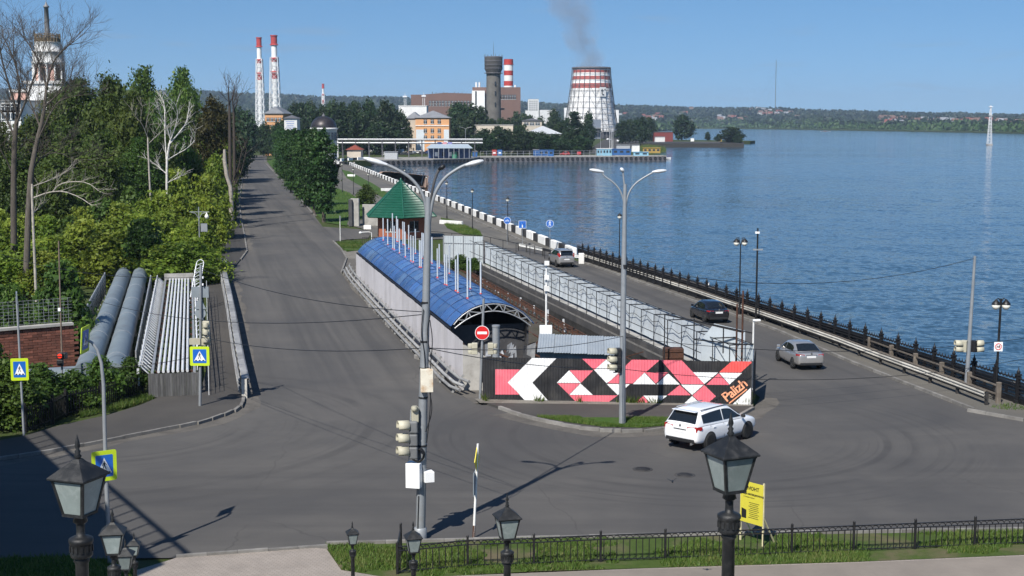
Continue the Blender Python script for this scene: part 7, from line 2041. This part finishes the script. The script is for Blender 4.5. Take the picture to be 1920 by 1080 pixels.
MB().tube((0, 0, zat(106, Y)), (0, 0, zat(78, Y)), .16, .06, 6).build('mast', M_STEELD, t)
for y in (157, 175, 196): MB().box((1.2, -13.6 * s, zat(y, Y)), (.7, .8, 2.6)).build('slit_window', M_GLASSD, t)
# housing and smaller far buildings: (name, label, x0, x1, ytop, Y, wall, depth, roof(y or None), storeys, windows)
def house(name, label, x0, x1, yt, Y, wall, dep, ridge=None, zs=(), n=0, ww=1.3, wh=1.6, roofm=None, cat='building'):
    a, b_ = xat(x0, 240, Y), xat(x1, 240, Y); z = zat(yt, Y); t = thing(name, label, cat, ((a + b_) / 2, Y, 0)); w = b_ - a
    MB().box((0, dep / 2, z / 2), (w, dep, z)).build('wall', wall, t)
    if ridge: hip(-w / 2, w / 2, 0, dep, z + .01, zat(ridge, Y) - z).build('roof', roofm or M_SLATE, t)
    else: MB().box((0, dep / 2, z + .15), (w + .4, dep + .4, .3)).build('roof', roofm or M_SLATE, t)
    if n: windows(t, -w / 2 * .86, w / 2 * .86, 0, [zat(y, Y) for y in zs], n, ww, wh)
    return t
t = house('orange_building', 'orange and pale blue three storey building with grey hip roof by the pipeline', 779, 842, 221, 640, M_ORNG, 20, 207)
w = (xat(842, 240, 640) - xat(779, 240, 640)) / 2
M_PBLUE = pm('pale_blue_render', (.55, .60, .64), .85, var=.06, scale=.3)
MB().box((-w * .72, -.04, 4.5), (w * .5, .12, zat(236, 640) * 1.0)).box((w * .84, -.04, 4.5), (w * .3, .12, zat(236, 640))).build('blue_bay', M_PBLUE, t)
MB().box((0, -.1, zat(235.5, 640)), (w * 2, .3, .35)).build('string_course', M_FW, t)
windows(t, -w * .62, w * .62, 0, [zat(228, 640), zat(245, 640), zat(258, 640)], 3, 1.5, 1.9)
b2 = MB().box((-w - 2.2, 14, zat(222, 640) / 2), (4.4, 18, zat(222, 640))).build('side_wing', M_CRM, t); hip(-w - 4.4, -w + 2, 5, 23, zat(222, 640), 3).build('wing_roof', M_SLATE, t)
house('orange_building', 'orange building with grey roof half hidden at the far end of the left road', 497, 531, 213, 590, M_ORNG, 22, 200, (224, 238), 4)
house('roadside_house', 'low house with brown roof glimpsed between the left trees', 362, 398, 246, 430, M_CRM, 14, 236, roofm=pm('brown_roof', (.13, .08, .065), .8))
t = house('notice_wall', 'white gable wall carrying pale printed lines above the poplars', 533, 557, 222, 545, M_FW, 8, 216, roofm=M_STEELD)
for k in range(5): MB().box((-.2 + .1 * (k % 2), -.03, zat(228 + k * 3.4, 545)), (3.4 - .4 * (k % 3), .05, .14)).build('text_line', M_BLUE, t)
# domed chapel
Y = 520; s = Y / FOC; t = thing('domed_chapel', 'round white chapel with dark dome behind the poplar row', 'chapel', (xat(607, 240, Y), Y, 0))
MB().lathe([(24.5 * s, 0), (24.5 * s, zat(243, Y)), (26 * s, zat(242.5, Y)), (26 * s, zat(240, Y)), (24 * s, zat(239.5, Y))], 32).build('drum', M_FW, t)
MB().lathe([(24.3 * s * cos(q), zat(240, Y) + 22 * s * sin(q)) for q in np.linspace(0, R(84), 10)], 32).build('dome', pm('dark_dome', (.035, .030, .032), .4, .3, var=.15, scale=.4), t)
MB().lathe([(3.4 * s, zat(219, Y)), (3 * s, zat(216, Y)), (1 * s, zat(214, Y)), (.3 * s, zat(211, Y))], 10).build('lantern', M_STEELD, t)
for k in range(10): q = -pi / 2 + (k - 4.5) * .33; MB().box((24.6 * s * cos(q), 24.6 * s * sin(q), zat(256, Y)), (.2, 1.1, 3), q).build('window', M_GLASSW, t)
# overhead pipeline
Y = 560; t = thing('overhead_pipeline', 'pair of overhead silver pipes on trestles crossing behind the bay', 'pipeline', (xat(632, 262, Y), Y, 0))
L = xat(905, 262, Y) - xat(632, 262, Y)
for z, dy in ((zat(261.5, Y), 0), (zat(263, Y) + .2, 1.6), (zat(268, Y), 0)): MB().tube((0, dy, z), (L, dy, z), .4, .4, 12).build('pipe', M_GALV, t)
for k in range(11):
    x = L * (k + .4) / 11
    MB().box((x, .8, zat(269.5, Y)), (.5, 3, .3)).box((x, .8, zat(263.5, Y)), (.4, 3, .25)).build('crosshead', M_STEELD, t)
    for dy in (-.4, 2): MB().box((x, dy, zat(264, Y) / 2), (.3, .3, zat(264, Y))).build('post', M_STEELD, t)
MB().box((0, .5, zat(262, Y) / 2), (.9, 1.2, zat(258, Y))).build('end_tower', M_FW, t)
# pale buildings between trees
house('pale_workshop', 'long pale concrete workshop behind the quay trees', 889, 962, 235, 655, M_CRM, 30, roofm=M_CONC)
house('beige_house', 'beige house with dark flat roof above the pale workshop', 979, 1016, 226, 690, M_CRM, 16, 222, (232,), 3, 2.2, 1.4, roofm=M_STEELD)
house('white_roof_house', 'house with bright grey hip roof among quay trees', 985, 1052, 251, 640, M_CRM, 18, 236, roofm=pm('bright_roof', (.50, .52, .54), .5, .1))
house('white_shop', 'white flat roofed building below the brown hall', 748, 800, 199, 760, M_FW, 16, None, roofm=M_FW)
house('apartment_tower', 'tall pale apartment tower with dark side far beyond the power station', 990, 1010, 186, 2200, M_FW, 18, None, (190, 194, 198, 202, 206), 4, 2.2, 2.0)
for lab, x0, x1, yt, Y in (('long low white block left of the cooling tower', 1012, 1042, 206, 2300), ('low white block behind the pale workshop', 985, 1010, 207, 2250), ('white block just left of the cooling tower waist', 1058, 1064, 202, 2400), ('white block just right of the cooling tower waist', 1150, 1160, 206, 2400)):
    house('far_block', lab, x0, x1, yt, Y, M_FW, 16, None)
for lab, x, yt, yb in (('white twin mast left of the brown hall', 760, 173, 205), ('tall pale mast in front of the brown hall', 795, 172, 200)):
    Y = 800; t = thing('aerial_mast', lab, 'mast', (xat(x, 240, Y), Y, 0))
    for dx in (-.5, .5): MB().tube((dx, 0, 0), (dx, 0, zat(yt + 8, Y)), .18, .15, 6).build('leg', M_STEELW, t)
    MB().tube((0, 0, zat(yt + 10, Y)), (0, 0, zat(yt, Y)), .15, .08, 5).build('tip', M_STEELW, t); MB().box((0, 0, zat(yt + 8, Y)), (2.4, 1.4, .8)).build('platform', M_STEELW, t)
house('red_boathouse', 'dark red shed at the root of the causeway', 1227, 1262, 248, 985, pm('red_shed', (.17, .035, .032), .7), 14, None, roofm=M_STEELD); house('white_kiosk', 'low white kiosk in front of the dark red shed', 1229, 1247, 257, 965, M_FW, 6, None)
# quay: ramp, fence, kiosks, containers
sheet('quay_paving', [(-52, 516.3), (-30, 527.3), (-15, 545.3), (-13, 563.3), (63.6, 581.3), (65, 596), (40, 606), (-60, 560), (-66, 520)], .0, pm('quay_concrete', (.26, .25, .23), .9, var=.15, scale=.2, bump=.2))
qa = [(-52, 515.9), (-30, 526.9), (-15, 544.9), (-13.2, 562.8), (64.3, 580.8)]
t = thing('quay_wall', 'dark timber faced quay wall hung with tyres', 'quay', (qa[0][0], qa[0][1], 0))
for a, b_ in zip(qa, qa[1:]): MB().bar(V(*a, -1.1), V(*b_, -1.1), .3, 1.9).build('wall_face', M_STEELD, t, world=True); MB().bar(V(*a, .05), V(*b_, .05), .5, .3).build('coping', M_CONC, t, world=True)
for p, d in resample([V(*q, -.9) for q in qa], 2.1):
    MB().path([p + V(d.y * .3, -d.x * .3, 0) + d * (.5 * cos(q)) + V(0, 0, .5 * sin(q)) for q in np.linspace(0, 2 * pi, 9)], .17, 5).build('tyre', M_RUBBER, t, world=True)
sheet('ramp_road', PP([(1095, 287), (1130, 263), (1150, 256), (1200, 258), (1198, 270), (1160, 289)]), .02, M_WALK)
fl = [V(-12, 566, 0), V(20, 574, 0), V(46, 581, 0)]
t = thing('quay_fence', 'grey mesh fence along the back of the quay', 'fence', V(-13, 568, 0)); a, b_ = V(-13, 572, 0), V(38, 584, 0)
for z in (.3, 1.2, 2.2): MB().bar(a + V(0, 0, z), b_ + V(0, 0, z), .1).build('rail', M_GALV, t, world=True)
for p, d in resample([a, b_], 2.6): MB().bar(p, p + V(0, 0, 2.3), .12).build('post', M_GALV, t, world=True)
def colm(n, c): return pm('paint_' + n, c, .5, 0, var=.1, scale=.6, bump=.05, dirt=(tuple(x * .6 for x in c), .5, .3))
def kiosk(label, x0, x1, yt, yb, m, win=0, name='kiosk', roof=None, dep=3.2, over=.25):
    b_ = P((x0 + x1) / 2, yb); Y = b_.y; w = xat(x1, yb, Y) - xat(x0, yb, Y); h = zat(yt, Y); t = thing(name, label, name.replace('_', ' '), b_)
    MB().box((0, dep / 2, h / 2), (w, dep, h)).build('wall', m, t); MB().box((0, dep / 2, h + .1), (w + over * 2, dep + over * 2, .2)).build('roof', roof or M_SLATE, t)
    for k in range(win): x = -w / 2 + w * (k + .5) / win; MB().box((x, -.03, h * .6), (w / win * .55, .1, h * .35)).build('window', M_GLASSW, t)
    return t
cb, cl, cr_, cy, cg = colm('blue', (.03, .11, .30)), colm('light_blue', (.22, .42, .54)), colm('red', (.36, .04, .035)), colm('yellow', (.42, .28, .07)), colm('green', (.04, .20, .12))
kiosk('blue container at left end of the quay row, bright blue', 1000, 1010, 281, 293, cb, 0, 'container'); kiosk('blue container with white windows on the quay', 1010.5, 1038, 282, 293, cb, 3, 'container', roof=cb)
kiosk('blue portable cabin at the corner of the bay', 886, 895, 284.5, 294, cb, 0, 'cabin', dep=1.5)
for lab, x, c in (('red promotional board on the quay', 927, cr_), ('blue promotional board beside the red one', 937, cb)):
    b_ = P(x, 293); t = thing('quay_board', lab, 'board', b_); MB().box((0, 0, 1.5), (2.0, .3, 2.4)).build('panel', c, t); MB().box((0, -.18, 1.4), (1.1, .05, .5)).build('white_mark', M_SWHITE, t)
kiosk('light blue cabin with a row of windows on the quay', 1119, 1147, 279, 292, cl, 5, 'cabin', roof=M_FW); kiosk('dark blue cabin behind the light blue ones', 1148, 1183, 280, 291, cb, 3, 'cabin', roof=cb)
kiosk('grey container above the blue cabins', 1156, 1181, 272, 281, pm('grey_cont', (.36, .38, .40), .6), 0, 'container'); kiosk('pale grey container at the right of the blue cabins', 1185, 1199, 272, 285, M_FW, 0, 'container', roof=M_SLATE)
kiosk('light blue box at the quay edge', 1188, 1216, 285.5, 292.5, cl, 2, 'container', roof=cl); kiosk('yellow cabin with dark windows near the quay tip', 1206, 1238, 277.5, 287, cy, 4, 'cabin', roof=cy)
kiosk('grey container on the near corner of the bay quay', 721, 745, 285, 298.5, pm('grey_cont2', (.40, .42, .44), .6), 0, 'container', dep=4)
kiosk('green bin cabin beside the blue canopy kiosk', 848, 857, 285, 297, cg, 0, 'cabin', dep=1.5)
b_ = P(842, 297); t = thing('canopy_kiosk', 'dark blue market kiosk under a wide pale canopy roof', 'kiosk', b_); s = b_.y / FOC
MB().box((0, 5, zat(278, b_.y) / 2), (80 * s, 7, zat(278, b_.y))).build('wall', colm('navy', (.025, .06, .17)), t)
MB().prism([V(-42 * s, -2, zat(278, b_.y)), V(44 * s, -2, zat(278, b_.y)), V(34 * s, 9, zat(272, b_.y)), V(-36 * s, 9, zat(272, b_.y))], (0, 0, .25)).build('canopy', pm('canopy_sheet', (.36, .42, .47), .5), t)
for k in range(9): MB().box((-38 * s + k * 9.5 * s, -1.8, zat(278, b_.y) / 2), (.2, .2, zat(278, b_.y))).build('post', M_GALV, t)
for k, c in enumerate((M_SWHITE, M_GLASSW, M_SWHITE, M_GLASSW)): MB().box((-24 * s + k * 13 * s, 1.45, 1.6), (5.5 * s, .1, 1.6)).build('window', c, t)
for k, c in enumerate((colm('navy', (.025, .06, .17)), colm('pinkish', (.55, .25, .28)), colm('violet', (.22, .22, .42)))): MB().box((-20 * s + k * 10 * s, 9, zat(270, b_.y)), (8 * s, .3, 1.2)).build('roof_sign', c, t)
house('red_roof_kiosk', 'low building with red tiled roof beside the overhead pipeline', 650, 676, 281, 535, M_CRM, 8, 272, roofm=pm('red_tiles', (.22, .05, .03), .8))
kiosk('yellow square board cabin near the bay corner', 641, 650, 281, 289, colm('lemon', (.75, .68, .10)), 0, 'cabin', dep=.4)
for lab, x, yb, yt in (('left quay lamp with double arms before the dark wood', 749, 289, 240), ('quay lamp beside the blue cabin', 873, 290, 238), ('quay lamp behind the promotional boards', 986, 285, 242), ('quay lamp behind the blue containers', 1076, 283, 240), ('quay lamp by the light blue cabin', 1126, 279, 246), ('lamp on the ramp beside the cooling tower', 1204, 266, 236)):
    b_ = P(x, yb); h = zat(yt, b_.y); t = thing('quay_lamp', lab, 'street light', b_, 0, 'double armed quay lamps')
    MB().tube((0, 0, 0), (0, 0, h - .6), .14, .09, 6).build('post', M_GALV, t)
    for s_ in (-1, 1): MB().path([V(0, 0, h - 1), V(s_ * .9, 0, h - .35), V(s_ * 2.6, 0, h)], .07, 4).build('arm', M_GALV, t)
for k, (x, yt) in enumerate(((1143, 242), (1146, 244), (1149, 243))):
    b_ = P(x, 289); t = tag(MB().tube((0, 0, 0), (0, 0, zat(yt, b_.y)), .12, .06, 6).build('flag_pole', M_STEELW, loc=b_), ('left', 'middle', 'right')[k] + ' of three tall white poles behind the light blue cabin', 'pole')
def boat(label, x, y, L, hull, cab, rz=0):
    b_ = P(x, y, -2); t = thing('boat', label, 'boat', b_, rz); n = 9; vs = []
    for i in range(n):
        s_ = i / (n - 1); w = L * .17 * (1 - s_ ** 3) * (1 if s_ > .1 else .85); sh = .25 * s_ ** 2
        vs += [(L * (s_ - .5), -w, .75 + sh), (L * (s_ - .5), -w * .75, 0), (L * (s_ - .5), 0, -.15), (L * (s_ - .5), w * .75, 0), (L * (s_ - .5), w, .75 + sh)]
    mb = MB().add(vs, [(i * 5 + k, i * 5 + k + 1, i * 5 + 6 + k, i * 5 + 5 + k) for i in range(n - 1) for k in range(4)], 0, True); mb.add(vs[:5], [(0, 1, 2, 3, 4)])
    mb.add([(v[0], v[1], v[2] - .08) for v in vs], [(i * 5, i * 5 + 5, i * 5 + 9, i * 5 + 4) for i in range(n - 1)])
    mb.build('hull', hull, t); MB().prism([V(-L * .2, -L * .1, .7), V(L * .15, -L * .1, .7), V(L * .05, -L * .1, 1.6), V(-L * .18, -L * .1, 1.6)], (0, L * .2, 0)).build('cabin', cab, t)
boat('small turquoise boat moored under the near bay quay', 804, 306, 6.4, colm('turquoise', (.30, .62, .55)), M_FW, R(10)); boat('white launch at the tip of the quay', 1247, 299, 5, M_FW, M_FW, R(-15)); boat('tiny far boat out on the lake', 1548, 247, 16, M_FW, M_BRWN)
# causeway to the right
t = thing('causeway_wall', 'low dark breakwater wall running out to the willow', 'breakwater', P(1210, 266)); q = PP([(1205, 268.5), (1250, 268), (1300, 267.5), (1352, 268)])
for a, b_ in zip(q, q[1:]): MB().bar(a + V(0, 0, -.4), b_ + V(0, 0, -.4), 4, 2.2).build('wall', M_STEELD, t, world=True)
sheet('causeway', [tuple(p) for p in PP([(1200, 266), (1355, 266.4), (1395, 267), (1395, 270.2), (1352, 270), (1205, 270)])], .3, MATS['dark_stone'], down=2.6)
tag(MB().box((0, 0, 1), (2.4, 1.5, 2.4)).build('white_hut', M_FW, loc=P(1298, 265)), 'tiny white hut on the causeway', 'hut'); tag(MB().box((0, 0, 1), (2.4, 1.5, 2.4)).build('yellow_hut', cy, loc=P(1350, 265)), 'tiny yellow hut on the causeway beside the willow', 'hut')
# pylon in the lake and guyed mast
Y = 963; b_ = V(xat(1855, 270, Y), Y, -2); t = thing('lattice_pylon', 'white lattice pylon standing in the lake at far right', 'pylon', b_); zt = zat(198, Y) + 2; hw = lambda z: 1.15 * (1 - z / zt) + .28
for sx_ in (-1, 1):
    for sy in (-1, 1): MB().path([V(sx_ * hw(z), sy * hw(z), z) for z in (0, zt * .5, zt)], .13, 4).build('leg', M_STEELW, t)
for i in range(12):
    a, b2 = zt * i / 12, zt * (i + 1) / 12; mb = MB()
    for (ax, ay), (bx, by) in (((-1, -1), (1, -1)), ((1, -1), (1, 1)), ((1, 1), (-1, 1)), ((-1, 1), (-1, -1))): mb.bar(V(ax * hw(a), ay * hw(a), a), V(bx * hw(b2), by * hw(b2), b2), .12).bar(V(bx * hw(a), by * hw(a), a), V(ax * hw(b2), ay * hw(b2), b2), .12)
    mb.build('bracing', M_STEELW, t, kind='stuff')
MB().box((0, 0, .2), (3.6, 3.6, 1.4)).build('footing', M_CONC, t); MB().box((0, 0, zt * .76), (2.2, 2.2, .4)).box((0, 0, zt * .97), (3, 1.5, .4)).build('platform', M_STEELW, t)
Y = 4300; px = 1453.5; z0 = hill_z(px, Y); t = thing('guyed_mast', 'very tall thin mast on the hill beyond the lake', 'mast', (xat(px, 205, Y), Y, z0)); MB().tube((0, 0, 0), (0, 0, zat(113, Y) - z0), 1.1, .8, 6).build('mast', M_STEELD, t)
for q in (0, 2.1, 4.2): MB().tube((110 * cos(q), 110 * sin(q), 0), (0, 0, (zat(113, Y) - z0) * .8), .12, .12, 3).build('guy', M_STEELD, t)
# settlement on the far shore
M_RRF = [pm('far_roof_red', (.17, .055, .042), .8), pm('far_roof_brown', (.15, .09, .07), .8), pm('far_roof_grey', (.22, .23, .25), .7)]
M_FWL = [pm('far_wall_white', (.62, .61, .58), .8), pm('far_wall_cream', (.48, .42, .33), .8), pm('far_wall_brick', (.20, .11, .085), .85)]
HM = {}
def small_house(label, px, Y, wi, ri, sc, group):
    k = (wi, ri)
    if k not in HM:
        mb = MB().box((0, 0, 3.5), (11, 9, 7), 0, 0)
        mb.add([(-6, -5, 7), (6, -5, 7), (6, 5, 7), (-6, 5, 7), (-6, 0, 11.5), (6, 0, 11.5)], [(0, 1, 5, 4), (2, 3, 4, 5), (0, 4, 3), (1, 2, 5), (3, 2, 1, 0)], 1)
        for x in (-3.4, 0, 3.4):
            for z in (2, 5): mb.box((x, -4.55, z), (1.5, .2, 1.6), 0, 2)
        o = mb.build('house', [M_FWL[wi], M_RRF[ri], M_GLASSD]); HM[k] = o.data; bpy.data.objects.remove(o)
    o = link('far_house', HM[k], loc=(xat(px, 230, Y), Y, hill_z(px, Y) - .3), rz=rd.uniform(-.7, .7), scale=(sc, sc, sc))
    return tag(o, label, 'house', group)
rd = random.Random(31)
wn, rn = ('white', 'cream', 'brick'), ('red', 'brown', 'grey')
def settle(n, x0, x1, dy0, dy1, where, grp, scl=(.75, 1.35)):
    cnt = {}
    for px in sorted(rd.uniform(x0, x1) for _ in range(n)):
        Y = float(np.interp(px, SX, SY)) + rd.uniform(dy0, dy1); a, b_ = rd.choice((0, 0, 0, 0, 1, 1, 2)), rd.choice((0, 0, 1, 1, 2))
        cnt[a, b_] = cnt.get((a, b_), -1) + 1
        small_house('%s %s house with %s roof %s' % (ordw(cnt[a, b_]), wn[a], rn[b_], where), px, Y, a, b_, rd.uniform(*scl), 'houses ' + where)
settle(44, 1650, 1760, 520, 1000, 'counted rightwards, settlement left of pylon', '')
settle(46, 1760, 1925, 520, 950, 'counted rightwards, settlement around pylon', '')
settle(16, 1345, 1400, 450, 800, 'counted rightwards, hamlet above the willow', '')
settle(18, 1400, 1500, 900, 1500, 'counted rightwards, hill below tall mast', '', (1, 1.4))
settle(14, 1205, 1300, 600, 1300, 'counted rightwards, slope beyond causeway', '')
settle(6, 1150, 1215, 700, 1200, 'counted rightwards, beside cooling tower', '', (.9, 1.5))
# church tower on the left
Y = 270; s = Y / FOC; X = xat(90, 100, Y + 6); t = thing('church_tower', 'white and pink tiered church tower with grey spire at upper left', 'church tower', (X, Y, 0))
zc = lambda y: zat(y, Y)
MB().box((0, 6, zc(155) / 2), (66 * s, 66 * s, zc(155))).build('base_block', M_FW, t); MB().box((0, 6, zc(155.5) + .2), (72 * s, 72 * s, .6)).build('cornice', M_FW, t)
MB().box((-42 * s, 8, zc(170) / 2), (60 * s, 50 * s, zc(170))).build('side_block', M_PINKW, t); MB().box((-42 * s, 8, zc(169)), (64 * s, 54 * s, .5)).build('cornice', M_FW, t); MB().box((-58 * s, 7, zc(200) / 2), (56 * s, 60 * s, zc(205))).build('lower_block', M_FW, t)
MB().lathe([(25.5 * s, zc(156)), (25.5 * s, zc(119))], 24, (0, 6, 0)).build('belfry_drum', M_PINKW, t)
for k in range(12):
    q = 2 * pi * k / 12 + .2
    MB().tube((28.5 * s * cos(q), 6 + 28.5 * s * sin(q), zc(156)), (28.5 * s * cos(q), 6 + 28.5 * s * sin(q), zc(119)), 2.1 * s, 1.9 * s, 10).build('column', M_FW, t)
    if k % 2 == 0:
        q += .26; MB().box((25.7 * s * cos(q), 6 + 25.7 * s * sin(q), zc(139)), (.3, 7 * s, 26 * s), q).build('arch_opening', M_GLASSD, t)
MB().lathe([(29 * s, zc(119)), (31 * s, zc(117)), (31 * s, zc(114)), (28.5 * s, zc(112)), (28 * s, zc(97)), (29.5 * s, zc(96)), (29.5 * s, zc(93.5)), (24.5 * s, zc(92.5)), (23.8 * s, zc(77)), (25 * s, zc(76)), (20 * s, zc(75))], 32, (0, 6, 0)).build('upper_tiers', M_FW, t)
M_SCAF = pm('weathered_boards', (.20, .15, .09), .9, var=.3, scale=2)
MB().lathe([(22.5 * s, zc(76)), (23 * s, zc(68))], 24, (0, 6, 0)).build('scaffold_board', M_SCAF, t)
for k in range(26): q = 2 * pi * k / 26; MB().bar((23.4 * s * cos(q), 6 + 23.4 * s * sin(q), zc(76)), (23.4 * s * cos(q), 6 + 23.4 * s * sin(q), zc(59 + (k % 2) * 2)), .12).build('scaffold_post', M_SCAF, t)
for y in (61, 64.5): MB().path([V(23.3 * s * cos(q), 6 + 23.3 * s * sin(q), zc(y)) for q in np.linspace(0, 2 * pi, 25)], .06, 4).build('scaffold_rail', M_SCAF, t)
MB().lathe([(5.2 * s, zc(76)), (4.9 * s, zc(50)), (3.9 * s, zc(9.5)), (5.6 * s, zc(9)), (5.6 * s, zc(7)), (3.4 * s, zc(5)), (2 * s, zc(2)), (.5 * s, zc(-2)), (.3 * s, zc(-10))], 16, (0, 6, 0)).build('spire', pm('spire_grey', (.20, .20, .205), .6, .2, var=.12, scale=.6), t)
t = house('pale_wing', 'pale low wing of the church behind the bare trees', 3, 40, 190, 262, M_FW, 14, None, (203, 215), 3)
# ---------------------------------------------------------------- air
m, tt, bs = nodes('haze'); tt.nodes.remove(bs)
pv = tt.nodes.new('ShaderNodeVolumePrincipled'); pv.inputs['Color'].default_value = (.62, .80, 1.0, 1); pv.inputs['Density'].default_value = .000085; pv.inputs['Anisotropy'].default_value = .1
tt.links.new(pv.outputs[0], tt.nodes['Material Output'].inputs['Volume'])
HAZE = True
if HAZE:
    hz = MB().box((0, 4500, 97), (18600, 10600, 206)).build('haze', m, kind='stuff')
